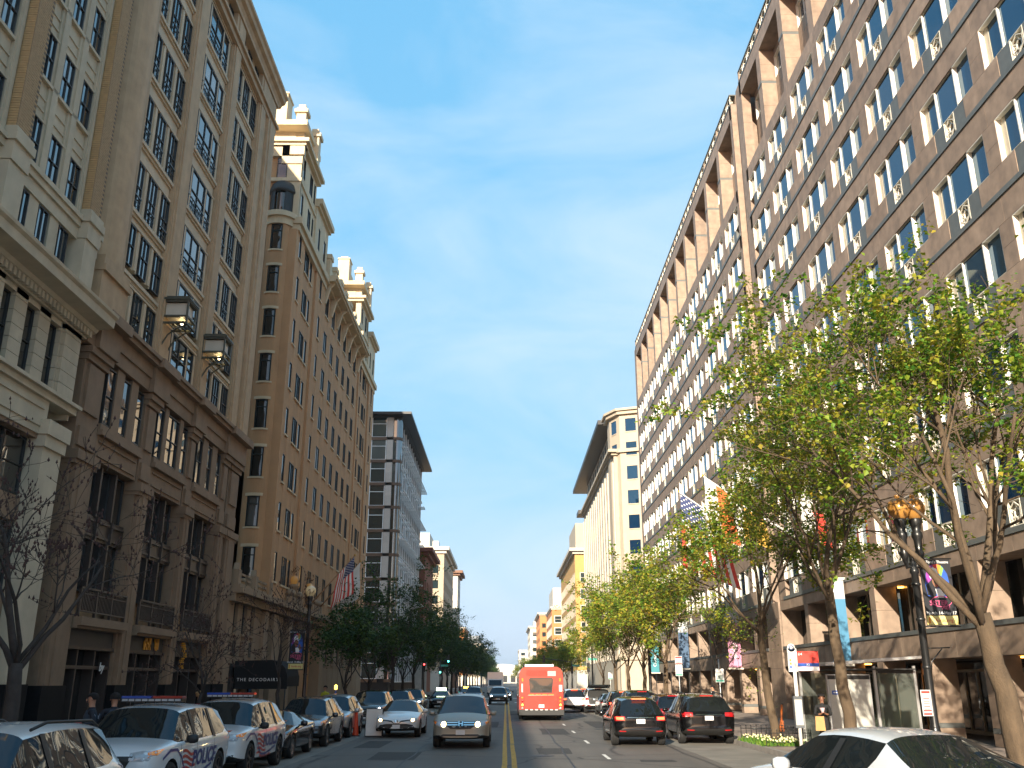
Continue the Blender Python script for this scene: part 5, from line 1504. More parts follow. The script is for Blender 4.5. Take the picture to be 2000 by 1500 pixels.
CARS = {}
def make_car(kind, pm, name, label, cat, loc, rz, lit=None, rear_lit=False, group=None, face='plain', rimm=None, plate=True, two_tone=None, roofrail=False, lamp_m=None):
    S_ = shape(kind); L, W, H, wr = S_['L'], S_['W'], S_['H'], S_['wr']
    t = thing(name, label, cat, loc, rz, group)
    P = lambda nm, me, par=t, loc=(0, 0, 0): obj(nm, me, par, loc)
    P('body', S_['sub'](0, 'body', pm)); P('underbody', S_['sub'](4, 'underbody', m_trim))
    for idx, nm in ((1, 'windshield'), (2, 'rear_window'), (3, 'side_window')):
        if S_['parts'].get(idx):
            if idx < 3: P(nm, S_['sub'](idx, nm, m_cglass))
            else:
                for sgn in (-1, 1): P('side_window', S_['sub'](idx, 'side_window', m_cglass, sgn))
    # pillars over the side glass
    zb = H * .60
    bel = {'suv': .97, 'police': 1.06, 'sedan': .93, 'minivan': 1.04, 'coupe': .89}[kind]; top = H - .12
    py = {'suv': [(.12, .07), (-1.02, .07)], 'police': [(.10, .08), (-1.08, .08)], 'sedan': [(-.22, .07)], 'minivan': [(.05, .07), (-1.2, .07)], 'coupe': []}[kind]
    for (y, w) in py:
        for v in 'LR': P('door_pillar', decal(S_, [(y - w, bel + .01), (y + w, bel + .01), (y + w * .3, top), (y - w * 1.4, top)], v, m_trim, 'door_pillar', .012))
    # shut lines and handles
    dl = {'suv': [.95, .10, -1.02], 'police': [1.02, .08, -1.06], 'sedan': [.92, -.22, -1.18], 'minivan': [1.05, .05, -1.25], 'coupe': [.78, -.72]}[kind]
    for y in dl:
        for v in 'LR': P('shut_line', decal(S_, [(y - .008, .42), (y + .008, .42), (y + .008, bel - .02), (y - .008, bel - .02)], v, m_trim, 'shut_line', .004, 2))
    for y in dl[1:]:
        for sx in (-1, 1):
            b = MB(); b.box(-.012, .012, -.10, .10, -.015, .02); P('door_handle', b.mesh('door_handle', pm), t, (sx * (W / 2 - .005), y + .22, bel - .15))
    # wheels
    ty, rm = wheel_meshes(wr, .235, 5 if kind != 'minivan' else 7, rimm or m_rim)
    for (wy, r_) in S_['whl']:
        for sx in (-1, 1):
            w = P('wheel', ty, t, (sx * (W / 2 - .13), wy, wr)); obj('rim', rm, w)
            if sx < 0: w.rotation_euler = (0, 0, math.pi)
    # mirrors
    my = {'suv': .72, 'police': .74, 'sedan': .55, 'minivan': .98, 'coupe': .42}[kind]
    for sx in (-1, 1):
        b = MB()
        b.lathe([(0, -.11), (.07, -.10), (.095, -.04), (.095, .04), (.07, .10), (0, .11)], (0, 0, 0), 10, 0, 'x')
        b.v = [(x, y * .75, z * .9) for x, y, z in b.v]
        b.box(-sx * .16, -sx * .06, -.03, .03, -.07, -.03, 1)
        P('mirror', b.mesh('mirror', [two_tone or pm, m_trim]), t, (sx * (W / 2 + .10), my, bel + .06))
    hw = W / 2
    # lamps
    hz_ = {'suv': .80, 'police': .92, 'sedan': .70, 'minivan': .80, 'coupe': .62}[kind]
    for sx in (-1, 1):
        if kind == 'minivan':
            hl = [(sx * .50, hz_ - .10), (sx * .66, hz_ - .11), (sx * .93, hz_ + .0), (sx * .96, hz_ + .11), (sx * .70, hz_ + .07), (sx * .50, hz_ + .05)]
        elif kind == 'sedan':
            hl = [(sx * .50, hz_ - .06), (sx * .70, hz_ - .09), (sx * .86, hz_ - .02), (sx * .88, hz_ + .07), (sx * .62, hz_ + .02)]
        else:
            hl = [(sx * hw * .56, hz_ - .07), (sx * hw * .88, hz_ - .08), (sx * hw * .95, hz_ + .07), (sx * hw * .72, hz_ + .08), (sx * hw * .54, hz_ + .05)]
        h_ = P('headlight', decal(S_, hl, 'F', m_lens, 'headlight', .012))
        if lit:
            cx = {'minivan': .585, 'sedan': .66}.get(kind, hw * .70); rr_ = .085 if kind == 'minivan' else .06
            obj('lamp', decal(S_, [(sx * cx + rr_ * math.cos(a), hz_ - .02 + rr_ * math.sin(a) * (1 if kind == 'minivan' else .8)) for a in [math.pi * k / 5 for k in range(10)]], 'F', lit, 'lamp', .02, 1), h_)
        if kind in ('minivan', 'suv', 'police'):
            obj('indicator', decal(S_, [(sx * hw * .86, hz_ - .03), (sx * hw * .95, hz_ + .0), (sx * hw * .955, hz_ + .09), (sx * hw * .83, hz_ + .05)], 'F', m_amberl, 'indicator', .018), h_)
        tz = {'suv': .95, 'police': 1.06, 'sedan': .88, 'minivan': 1.0, 'coupe': .8}[kind]
        tl = [(sx * hw * .58, tz - .08), (sx * hw * .93, tz - .10), (sx * hw * .955, tz + .06), (sx * hw * .58, tz + .05)]
        q = P('tail_lamp', decal(S_, tl, 'B', m_redl, 'tail_lamp', .014))
        if rear_lit:
            obj('lit_lens', decal(S_, [(sx * hw * .62, tz - .055), (sx * hw * .88, tz - .06), (sx * hw * .9, tz + .03), (sx * hw * .62, tz + .03)], 'B', m_redlit, 'lit_lens', .022), q)
        P('reflector', decal(S_, [(sx * hw * .55, .49), (sx * hw * .80, .50), (sx * hw * .80, .535), (sx * hw * .55, .525)], 'B', m_redl, 'reflector', .012))
    # front face
    if face == 'van':
        P('grille', decal(S_, [(-.5, .87), (.5, .87), (.5, .74), (.34, .64), (-.34, .64), (-.5, .74)], 'F', m_trim, 'grille', .010))
        for z in (.83, .76):
            for sx in (-1, 1): P('grille_bar', decal(S_, [(sx * .48, z - .017), (sx * .1, z - .017), (sx * .1, z + .017), (sx * .48, z + .017)], 'F', m_chrome, 'grille_bar', .03))
        for q in ([(-.075, .72), (-.03, .72), (-.045, .87), (-.085, .87)], [(.03, .72), (.075, .72), (.085, .87), (.045, .87)], [(-.05, .78), (.05, .78), (.05, .81), (-.05, .81)]): P('emblem', decal(S_, q, 'F', m_chrome, 'emblem', .04, 1))
        P('lower_intake', decal(S_, [(-.74, .40), (-.6, .47), (.6, .47), (.74, .40)], 'F', m_trim, 'lower_intake', .012))
        P('lip', decal(S_, [(-.55, .27), (.55, .27), (.5, .30), (-.5, .30)], 'F', m_trim, 'lip', .012))
        pz = .53
    elif face == 'sedan':
        P('lower_intake', decal(S_, [(-.78, .33), (-.66, .50), (-.4, .545), (.4, .545), (.66, .50), (.78, .33), (.6, .30), (-.6, .30)], 'F', m_trim, 'lower_intake', .012))
        P('grille', decal(S_, [(-.55, .70), (-.18, .66), (-.10, .56), (.10, .56), (.18, .66), (.55, .70), (.55, .66), (.2, .62), (.1, .54), (-.1, .54), (-.2, .62), (-.55, .66)], 'F', m_trim, 'grille', .02))
        P('emblem', decal(S_, [(.07 * math.cos(a), .64 + .05 * math.sin(a)) for a in [math.pi * k / 5 for k in range(10)]], 'F', m_chrome, 'emblem', .03, 1))
        pz = .44
    elif face == 'police':
        P('grille', decal(S_, [(-.62, .92), (.62, .92), (.50, .70), (.38, .60), (-.38, .60), (-.50, .70)], 'F', m_trim, 'grille', .012))
        P('lower_intake', decal(S_, [(-.45, .42), (.45, .42), (.45, .50), (-.45, .50)], 'F', m_trim, 'lower_intake', .012))
        for sx in (-1, 1): P('fog_recess', decal(S_, [(sx * .58, .42), (sx * .80, .40), (sx * .84, .54), (sx * .60, .52)], 'F', m_trim, 'fog_recess', .012))
        P('emblem', decal(S_, [(.05 * math.cos(a), .77 + .05 * math.sin(a)) for a in [math.pi * k / 5 for k in range(10)]], 'F', m_chrome, 'emblem', .02, 1))
        pz = None
    elif face == 'twin':
        for sx in (-1, 1): P('grille', decal(S_, [(sx * .04, .64), (sx * .34, .64), (sx * .40, .80), (sx * .04, .80)], 'F', m_trim, 'grille', .012))
        P('emblem', decal(S_, [(.05 * math.cos(a), .86 + .04 * math.sin(a)) for a in [math.pi * k / 5 for k in range(10)]], 'F', m_chrome, 'emblem', .02, 1))
        P('lower_intake', decal(S_, [(-.7, .38), (.7, .38), (.55, .52), (-.55, .52)], 'F', m_trim, 'lower_intake', .012)); pz = .45
    elif face == 'truck':
        P('grille', decal(S_, [(-.55, .55), (.55, .55), (.55, .88), (-.55, .88)], 'F', m_trim, 'grille', .012))
        for z in (.60, .70, .80): P('grille_bar', decal(S_, [(-.52, z), (.52, z), (.52, z + .03), (-.52, z + .03)], 'F', m_chrome, 'grille_bar', .03)); 
        pz = .45
    else:
        P('grille', decal(S_, [(-.42, .60), (.42, .60), (.48, .74), (-.48, .74)], 'F', m_trim, 'grille', .012))
        P('lower_intake', decal(S_, [(-.6, .34), (.6, .34), (.5, .46), (-.5, .46)], 'F', m_trim, 'lower_intake', .012)); pz = .52
    if plate:
        if pz:
            q = P('number_plate', decal(S_, [(-.155, pz - .075), (.155, pz - .075), (.155, pz + .075), (-.155, pz + .075)], 'F', m_plate, 'number_plate', .04, 1))
        rz_ = {'suv': .84, 'police': .92, 'sedan': .72, 'minivan': .9, 'coupe': .62}[kind]
        q = P('number_plate', decal(S_, [(-.155, rz_ - .075), (.155, rz_ - .075), (.155, rz_ + .075), (-.155, rz_ + .075)], 'B', m_plate, 'number_plate', .03, 1))
    # rear bumper trim, high brake lamp
    P('rear_bumper', decal(S_, [(-hw * .82, .36), (hw * .82, .36), (hw * .84, .46), (-hw * .84, .46)], 'B', m_trim, 'rear_bumper', .014))
    if kind in ('suv', 'police', 'minivan'):
        b = MB(); b.box(-.24, .24, -.03, .03, -.02, .02); P('brake_lamp', b.mesh('brake_lamp', m_redlit if rear_lit else m_redl), t, (0, -L / 2 + .33, H - .075))
        P('chrome_strip', decal(S_, [(-.48, rz_ + .11), (.48, rz_ + .11), (.48, rz_ + .135), (-.48, rz_ + .135)], 'B', m_chrome, 'chrome_strip', .02)) if plate else None
    if roofrail:
        for sx in (-1, 1):
            b = MB(); b.tube([(sx * hw * .66, -L * .36, H - .10), (sx * hw * .68, -L * .30, H - .01), (sx * hw * .70, 0, H + .02), (sx * hw * .68, L * .08, H - .06)], .022, 6); P('roof_rail', b.mesh('roof_rail', roofrail), t)
    return t

pw = paint('white', (0.62, 0.63, 0.64)); pwp = paint('warm_white', (0.66, 0.66, 0.65)); psil = paint('silver_gold', (0.30, 0.275, 0.225), .25, .4, .3)
pblk = paint('black', (0.0035, 0.0035, 0.004), rough=.12, coat=.35); pgry = paint('blue_grey', (0.03, 0.037, 0.045), .5, .25); psv = paint('silver', (0.42, 0.43, 0.44), .6, .3)
pred = paint('dark_red', (0.17, 0.008, 0.012), .2, .2); pbrn = paint('brown_grey', (0.05, 0.045, 0.04), .5, .25); pdb = paint('midnight', (0.008, 0.010, 0.014), .3, .15)
PI = math.pi
# ---- left kerb, all facing this way
def police(loc, lab):
    t = make_car('police', pw, 'police_suv', lab, 'police car', loc, PI, face='police', rimm=m_rimd, two_tone=m_trim, plate=False, group='white police cars parked at the left kerb')
    S_ = shape('police')
    # local L side (x<0 seen from outside looking +x) is the passenger side; the street side when facing us is local x>0? -> heading -Y: local +x is world -x
    blue = mat('police_blue', (0.012, 0.03, 0.16), .35, .05, 3); redm = mat('police_red', (0.42, 0.035, 0.03), .35, .05, 3)
    for v, flip in (('L', -1), ('R', 1)):
        me = text_mesh('POLICE', .40, blue, 0, shear=.12, spacing=1.05, bold=.035)
        for p in me.vertices:
            # text reads along +y on the R side, along -y on the L side
            p.co.x = p.co.x * flip * 1.12 - .42; p.co.y = p.co.y + .72
        o = obj('lettering', decal(S_, None, v, blue, 'lettering', .010, 1, me), t)
        F = 1 
        for k in range(5):                                   # waving flag stripes behind the front wheel
            pts = []
            n = 6
            for i in range(n + 1):
                y = .92 - i * (.62 + .08 * k) / n; z = .93 - k * .105 + .03 * math.sin(i * 1.0) - .012 * i; pts.append((y, z))
            poly = pts + [(y, z - .055) for y, z in pts[::-1]]
            obj('flag_stripe', decal(S_, poly, v, redm, 'flag_stripe', .007, 1), t)
        pts = [(1.95, .86), (1.6, .99), (1.25, .98), (1.0, .84), (.78, .62), (.5, .46), (.1, .44), (-.5, .50), (-.95, .58)]
        poly = pts + [(y, z - .05) for y, z in pts[::-1]]
        obj('blue_swoosh', decal(S_, poly, v, blue, 'blue_swoosh', .009, 1), t)
        pts = [(.62, .44), (.3, .38), (-.1, .38), (-.5, .42)]
        obj('red_swoosh', decal(S_, pts + [(y, z - .05) for y, z in pts[::-1]], v, redm, 'red_swoosh', .009, 1), t)
    b = MB(); b.box(-.62, .62, -.13, .13, 0, .07, 0); b.box(-.62, -.02, -.12, .12, .07, .12, 1); b.box(.02, .62, -.12, .12, .07, .12, 2)
    lb = obj('light_bar', b.mesh('light_bar', [m_trim, mat('red_beacon', (.25, .02, .015), .2, coat=1), mat('blue_beacon', (.02, .06, .3), .2, coat=1)]), t, (0, .05, 1.79))
    for k in range(9):
        bb = MB(); bb.box(-.055, .055, -.01, .01, -.02, .02); obj('strobe', bb.mesh('strobe', m_lens), lb, (-.54 + k * .135, .135, .04))
    b = MB(); b.box(-.2, .2, 0, .25, .0, .40, 0); b.tube([(-.3, .2, .1), (-.3, .25, .55)], .03, 6); b.tube([(.3, .2, .1), (.3, .25, .55)], .03, 6)
    obj('push_bar', b.mesh('push_bar', m_trim), t, (0, 2.42, .38)) if False else None
    b = MB(); b.lathe([(0, 0), (.055, 0), (.065, .08), (.04, .16), (0, .17)], seg=10); o = obj('spot_lamp', b.mesh('spot_lamp', m_trim), t, (-.86, .95, 1.12)); o.rotation_euler = (R(-90), 0, 0)
    return t
police((-7.25, 20.1, 0), 'white police car with an orange cup on its bonnet, nearer the camera')
police((-7.25, 25.75, 0), 'white police car parked behind the one with the orange cup')
make_car('suv', pwp, 'white_suv', 'white sport utility car with black roof rail, cut off at the lower left corner', 'car', (-6.75, 13.0, 0), PI, roofrail=m_trim)
make_car('suv', pwp, 'white_parked_car', 'white car mostly hidden beyond the cropped white one, its fin showing', 'car', (-11.2, 14.6, 0.0), PI)
make_car('coupe', pdb, 'dark_sports_car', 'low midnight blue sports car between police car and grey sport utility car', 'car', (-7.3, 30.9, 0), PI, face='plain')
make_car('suv', pgry, 'grey_suv', 'blue grey sport utility car with twin grille behind the sports car', 'car', (-7.25, 36.2, 0), PI, face='twin')
make_car('suv', psv, 'silver_suv', 'silver sport utility car parked just before the orange cone', 'car', (-7.3, 41.6, 0), PI)
bs = make_car('police', pblk, 'black_large_suv', 'large black sport utility car with chrome grille behind the white board', 'car', (-6.9, 50.2, 0), PI, face='truck', lit=m_headcool)
make_car('suv', pblk, 'black_parked_suv', 'black sport utility car parked just beyond the large black one', 'car', (-6.9, 62.5, 0), PI)
make_car('suv', pbrn, 'dark_parked_car', 'dark parked car with glinting side, farthest of the left kerb cars', 'car', (-6.9, 72, 0), PI, lit=m_headcool)
# ---- oncoming lane
make_car('sedan', pwp, 'white_sedan', 'white saloon car with lit yellow headlamps coming this way', 'car', (-4.45, 42.2, 0), PI, face='sedan', lit=m_headlit)
make_car('minivan', psil, 'silver_minivan', 'silver minivan with lit headlamps and chrome grille coming this way', 'car', (-1.55, 36.1, 0), PI, face='van', lit=m_headlit)
make_car('suv', pblk, 'dark_oncoming_car', 'dark car with bright headlamps behind the silver minivan', 'car', (-.75, 98, 0), PI, lit=m_headcool)
make_car('suv', pgry, 'grey_oncoming_car', 'grey car half hidden left of the one with bright headlamps', 'car', (-3.4, 103, 0), PI)
make_car('sedan', pgry, 'small_oncoming_car', 'small dark car between the bright headlamps and the bus', 'car', (-.2, 116, 0), PI, lit=m_headcool)
tx = make_car('sedan', paint('taxi_red', (.35, .05, .03)), 'taxi', 'taxi with an amber roof lamp far behind the minivan', 'car', (-4.6, 112, 0), PI)
b = MB(); b.box(-.3, .3, -.1, .1, 0, .16); obj('roof_sign', b.mesh('roof_sign', mat('taxi_sign', (1, .6, .1), .4, emis=((1, .55, .08), 4))), tx, (0, -.1, 1.43))
tx = make_car('sedan', pdb, 'sign_taxi', 'dark car with a pale green lit roof sign beyond the minivan', 'car', (-5.6, 84, 0), PI)
b = MB(); b.box(-.42, .42, -.1, .1, 0, .22); obj('roof_sign', b.mesh('roof_sign', mat('green_sign', (.8, 1, .7), .4, emis=((.75, 1, .6), 4))), tx, (0, -.1, 1.43))
# ---- our side
make_car('suv', pblk, 'black_moving_suv', 'black sport utility car with lit brake lamps driving away in the right lane', 'car', (4.78, 36.95, 0), 0, rear_lit=True)
make_car('police', pblk, 'black_parked_wagon', 'black sport utility car parked at the right kerb before the red one', 'car', (7.42, 37.9, 0), R(-1), roofrail=m_trim)
make_car('suv', pred, 'red_suv', 'dark red sport utility car parked beyond the black one at the right kerb', 'car', (7.3, 44.3, 0), 0, roofrail=m_trim, rear_lit=False)
make_car('police', pdb, 'tall_black_suv', 'tall black sport utility car parked beyond the red one', 'car', (7.0, 52.0, 0), 0)
make_car('suv', pblk, 'black_kerb_car', 'black car fourth along the right kerb beyond the tall black one', 'car', (7.0, 59.6, 0), 0, rear_lit=True)
make_car('sedan', psv, 'silver_kerb_car', 'silver car at the right kerb before the white one with open boot', 'car', (7.1, 66, 0), 0)
ob = make_car('minivan', pwp, 'open_boot_car', 'white car with its tailgate open at the right kerb', 'car', (6.7, 72.5, 0), 0)
S_ = shape('minivan'); obj('boot_opening', decal(S_, [(-.70, .62), (.70, .62), (.76, 1.2), (.62, 1.58), (-.62, 1.58), (-.76, 1.2)], 'B', m_trim, 'boot_opening', .02), ob)
b = MB(); b.box(-.8, .8, -.9, .05, -.03, .03); o = obj('tailgate', b.mesh('tailgate', m_cglass), ob, (0, -2.35, 1.74)); o.rotation_euler = (R(-12), 0, 0)
make_car('suv', pblk, 'black_far_car', 'black car beside the bus just beyond the white open one', 'car', (6.3, 80, 0), 0, rear_lit=True)
make_car('suv', pwp, 'white_moving_suv', 'white sport utility car driving just ahead right of the bus', 'car', (5.05, 73.5, 0), 0, rear_lit=True)
make_car('sedan', paint('pearl', (0.50, 0.51, 0.52)), 'pale_sedan', 'pale saloon car angled out from the kerb, cut off at the lower right corner', 'car', (5.05, 13.4, 0), R(14)).scale = (1.1, 1.1, 1.12)
# ---- white delivery truck far ahead
tr = thing('box_truck', 'white box truck far ahead left of the bus', 'truck', (-1.6, 150, 0))
b = MB(); b.box(-1.2, 1.2, -3, 3, .9, 3.5); obj('cargo_box', b.mesh('cargo_box', pwp), tr)
b = MB(); b.prism([(-1.1, -3, .5), (-1.1, -4.6, .5), (-1.1, -4.7, 1.3), (-1.1, -4.1, 1.5), (-1.1, -3.7, 2.4), (-1.1, -3, 2.5)], (2.2, 0, 0)); obj('cab', b.mesh('cab', pwp), tr)
b = MB(); b.quad((-.95, -4.13, 1.55), (.95, -4.13, 1.55), (.95, -3.73, 2.35), (-.95, -3.73, 2.35)); obj('windshield', b.mesh('windshield', m_cglass), tr)
for y in (-3.8, 2):
    for x in (-1, 1): obj('wheel', wheel_meshes(.45, .25, 5, m_rimd)[0], tr, (x, y, .45))

# ---------------------------------------------------------------- red city bus
m_bus = mat('bus_red', (0.36, 0.026, 0.012), .35, .05, .8, coat=.6, rnd=0)
m_busg = glassmat('bus_glass', (.03, .028, .024), (.05, .045, .04), .3, 1.7, .01, .8)
bus = thing('city_bus', 'red city bus driving away, seen from its back', 'bus', (2.08, 56.7, 0))
BW, BH, BL = 1.3, 3.0, 12.0
b = MB()
sec = [(-BW, .42), (-BW, 2.35), (-BW + .04, 2.68), (-BW + .16, 2.9), (-BW + .36, BH), (BW - .36, BH), (BW - .16, 2.9), (BW - .04, 2.68), (BW, 2.35), (BW, .42)]
b.prism([(x * .985, 0.0, z) for x, z in sec], (0, .06, 0)); b.prism([(x, .06, z) for x, z in sec], (0, BL - .06, 0)); obj('body', b.mesh('body', m_bus), bus)
def BP(nm, m, f, par=bus):
    b = MB(); f(b); return obj(nm, b.mesh(nm, m), par)
BP('rear_bumper', m_trim, lambda b: (b.box(-BW - .01, BW + .01, -.10, .3, .32, .62)))
BP('lower_skirt', m_trim, lambda b: b.box(-BW + .02, BW - .02, .31, BL, .25, .42))
BP('rear_window', m_busg, lambda b: b.prism([(-.62, -.012, 1.58), (.58, -.012, 1.58), (.66, -.012, 2.28), (.6, -.012, 2.34), (-.62, -.012, 2.34), (-.68, -.012, 2.28)], (0, .01, 0)))
BP('window_gasket', m_trim, lambda b: b.prism([(-.66, -.006, 1.54), (.62, -.006, 1.54), (.70, -.006, 2.28), (.63, -.006, 2.38), (-.65, -.006, 2.38), (-.72, -.006, 2.28)], (0, .004, 0)))
for k in range(5):
    for x0 in (-.86, -.2): BP('vent_slat', m_bus, lambda b: b.box(x0, x0 + .58, -.03, .0, 2.50 + k * .062, 2.535 + k * .062))
BP('vent_recess', mat('bus_dark_red', (.22, .02, .01), .6), lambda b: (b.box(-.88, -.26, -.004, .0, 2.48, 2.82)))
BP('vent_recess', mat('bus_dark_red', (.22, .02, .01), .6), lambda b: (b.box(-.22, .4, -.004, .0, 2.48, 2.82)))
BP('route_sign', m_lens, lambda b: b.box(.36, .86, -.014, .0, 2.48, 2.76))
BP('sign_frame', m_trim, lambda b: b.box(.34, .88, -.007, .0, 2.46, 2.78))
BP('engine_door', m_bus, lambda b: b.box(-.92, .94, -.022, .0, .68, 1.40))
BP('upper_panel', m_bus, lambda b: b.box(-.92, .94, -.005, .0, 1.43, 2.44))
BP('chrome_ledge', m_chrome, lambda b: b.box(-.78, .74, -.07, .0, 1.385, 1.43))
for k in range(4): BP('amber_marker', m_amberl, lambda b: b.box(-.72 + k * .38, -.42 + k * .38, -.05, .0, 1.44, 1.475))
for sx in (-1, 1):
    BP('lamp_panel', m_bus, lambda b: b.box(sx * 1.0, sx * 1.22, -.03, .0, .66, 1.42))
    for k, (z, mm) in enumerate(((1.27, m_amberl), (1.08, m_redl), (.88, m_headlit if k_ else m_headlit) if (k_ := sx > 0) or True else None, (.70, m_lens)) if False else ((1.27, m_amberl), (1.08, m_amberl if sx > 0 else m_redl), (.88, mat('lit_amber', (1, .5, .05), .3, emis=((1, .45, .05), 2.5))), (.70, m_lens))):
        BP('rear_lamp', mm, lambda b: b.lathe([(0, -.05), (.05, -.05), (.06, -.03)], (sx * 1.11, 0, z), 12, 0, 'y'))
    BP('amber_reflector', m_amberl, lambda b: b.box(sx * 1.06, sx * 1.14, -.01, .0, 2.18, 2.36))
BP('side_notice', m_plate, lambda b: b.box(1.04, 1.22, -.012, 0, 1.62, 1.98))
BP('fleet_number', m_plate, lambda b: b.box(-1.16, -1.08, -.008, 0, 1.58, 2.05))
BP('number_plate', m_plate, lambda b: b.box(-.16, .16, -.05, 0, .72, .90))
for k in range(7): BP('bumper_stripe', m_plate, lambda b: b.box(-.95 + k * .29, -.80 + k * .29, -.115, -.09, .585, .64))
BP('roof_pod', mat('bus_white', (.7, .7, .7), .5), lambda b: b.box(-.95, .75, .25, 9, 3.01, 3.14))
BP('aerial', m_trim, lambda b: b.tube([(-1.02, .3, 2.96), (-1.02, .3, 3.22)], .05, 6))
BP('side_glazing', m_busg, lambda b: (b.box(-BW - .008, -BW, .8, BL - .4, 1.35, 2.35)))
BP('side_glazing', m_busg, lambda b: b.box(BW, BW + .008, .8, BL - .4, 1.35, 2.35))
for k in range(8): BP('window_post', m_trim, lambda b: b.box(-BW - .014, -BW, .78 + k * 1.45, .86 + k * 1.45, 1.33, 2.37))
for y in (2.9, 9.2):
    for x in (-1.15, 1.15): w = obj('wheel', wheel_meshes(.48, .28, 5, m_rim)[0], bus, (x, y, .48)); obj('rim', wheel_meshes(.48, .28, 5, m_rim)[1], w); w.rotation_euler = (0, 0, PI if x < 0 else 0)
# ================================================================ trees
m_bark = mat('grey_brown_bark', (0.10, 0.068, 0.04), 0.9, 0.35, 7, 0.9, stretch=(1, 1, .35))
m_barkd = mat('dark_bark', (0.045, 0.035, 0.03), 0.9, 0.3, 7, 0.8)
def leafmat(name, cols, trans=.35):
    """leaf: colour differs from cluster to cluster, light shines through"""
    m, t, b = _principled(name)
    n = t.nodes
    geo = n.new('ShaderNodeNewGeometry')
    nz = n.new('ShaderNodeTexNoise'); nz.inputs['Scale'].default_value = 1.3; nz.inputs['Detail'].default_value = 3
    t.links.new(geo.outputs['Position'], nz.inputs['Vector'])
    ad = n.new('ShaderNodeMath'); ad.operation = 'MULTIPLY_ADD'; ad.inputs[1].default_value = .45
    sb = n.new('ShaderNodeMath'); sb.operation = 'SUBTRACT'; sb.inputs[1].default_value = .5
    t.links.new(geo.outputs['Random Per Island'], sb.inputs[0]); t.links.new(sb.outputs[0], ad.inputs[0]); t.links.new(nz.outputs['Fac'], ad.inputs[2])
    cr = n.new('ShaderNodeValToRGB')
    el = cr.color_ramp.elements
    while len(el) < len(cols): el.new(.5)
    for i, c in enumerate(cols):
        el[i].position = .25 + .5 * i / (len(cols) - 1); el[i].color = (*c, 1)
    t.links.new(ad.outputs[0], cr.inputs['Fac'])
    t.links.new(cr.outputs['Color'], b.inputs['Base Color'])
    b.inputs['Roughness'].default_value = .55
    b.inputs['Specular IOR Level'].default_value = .3
    tr = n.new('ShaderNodeBsdfTranslucent'); t.links.new(cr.outputs['Color'], tr.inputs['Color'])
    mx = n.new('ShaderNodeMixShader'); mx.inputs[0].default_value = trans
    out = [x for x in n if x.type == 'OUTPUT_MATERIAL'][0]
    t.links.new(b.outputs[0], mx.inputs[1]); t.links.new(tr.outputs[0], mx.inputs[2]); t.links.new(mx.outputs[0], out.inputs['Surface'])
    return m
m_spring = leafmat('spring_leaf', [(.34, .27, .03), (.29, .33, .03), (.15, .27, .025), (.05, .15, .015)])
m_spring2 = leafmat('yellow_spring_leaf', [(.42, .29, .035), (.33, .34, .035), (.20, .29, .03), (.09, .19, .018)])
m_green = leafmat('fresh_green_leaf', [(.22, .27, .03), (.11, .22, .02), (.06, .15, .018), (.03, .1, .012)])
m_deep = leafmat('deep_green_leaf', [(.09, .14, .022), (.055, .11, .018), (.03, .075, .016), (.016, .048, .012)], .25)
m_bud = mat('dark_bud', (0.05, 0.02, 0.015), 0.8, 0.3, 8)

def grow(seed, H, spread, r0, clear, limbs=4, levels=4, lean=(0, 0), up=.55, leader=True, kids=(3, 4)):
    """branching skeleton -> (MB of limbs, list of twig points with direction)"""
    rr = random.Random(seed)
    tr = MB(); tw = []
    def branch(p, d, L, r, lev):
        n = 4 if lev else 6
        pts, rad = [p.copy()], [r]
        q = p.copy(); dd = d.copy()
        for i in range(n):
            dd = (dd + Vector((rr.gauss(0, .13), rr.gauss(0, .13), rr.gauss(.0, .10) + (.01 if lev else 0)))).normalized()
            q = q + dd * (L / n)
            pts.append(q.copy()); rad.append(r * (1 - .62 * (i + 1) / n))
        tr.tube(pts, [max(x, .006) for x in rad], 7 if lev == 0 else (5 if lev < 3 else 3), 0, lev < 2)
        if lev >= levels - 1:
            for i in range(1, n + 1): tw.append((pts[i], dd))
        if lev < levels - 1 + 0:
            m = rr.randint(*kids)
            for k in range(m):
                f = rr.uniform(.35, 1.0)
                i = min(n - 1, int(f * n)); a = pts[i].lerp(pts[i + 1], f * n - i)
                w = rr.uniform(0, 6.283); side = dd.orthogonal().normalized()
                side = (Matrix.Rotation(w, 3, dd) @ side)
                nd = (dd * rr.uniform(.5, .9) + side * rr.uniform(.55, 1.0) + Vector((0, 0, up * .35))).normalized()
                branch(a, nd, L * rr.uniform(.5, .72), max(rad[i] * rr.uniform(.45, .62), .006), lev + 1)
    # trunk
    pts = [Vector((0, 0, -.05))]; rad = [r0 * 1.25]
    n = 7
    for i in range(1, n + 1):
        z = clear * i / n
        pts.append(Vector((lean[0] * (i / n) + rr.gauss(0, .03), lean[1] * (i / n) + rr.gauss(0, .03), z))); rad.append(r0 * (1.08 - .3 * i / n))
    tr.tube(pts, rad, 10)
    top = pts[-1]
    for k in range(limbs):
        w = 6.283 * k / limbs + rr.uniform(-.4, .4)
        s = spread / max(H - clear, .1) * rr.uniform(.55, 1.05)
        d = Vector((math.cos(w) * s, math.sin(w) * s, 1)).normalized()
        Lb = (H - clear) * rr.uniform(.5, .66)
        branch(top + Vector((0, 0, -rr.uniform(0, .5) if k else 0)), d, Lb, r0 * rr.uniform(.28, .40), 0)
    if leader: branch(top, Vector((lean[0] * .05, lean[1] * .05, 1)).normalized(), (H - clear) * .62, r0 * .5, 0)
    return tr, tw, rr

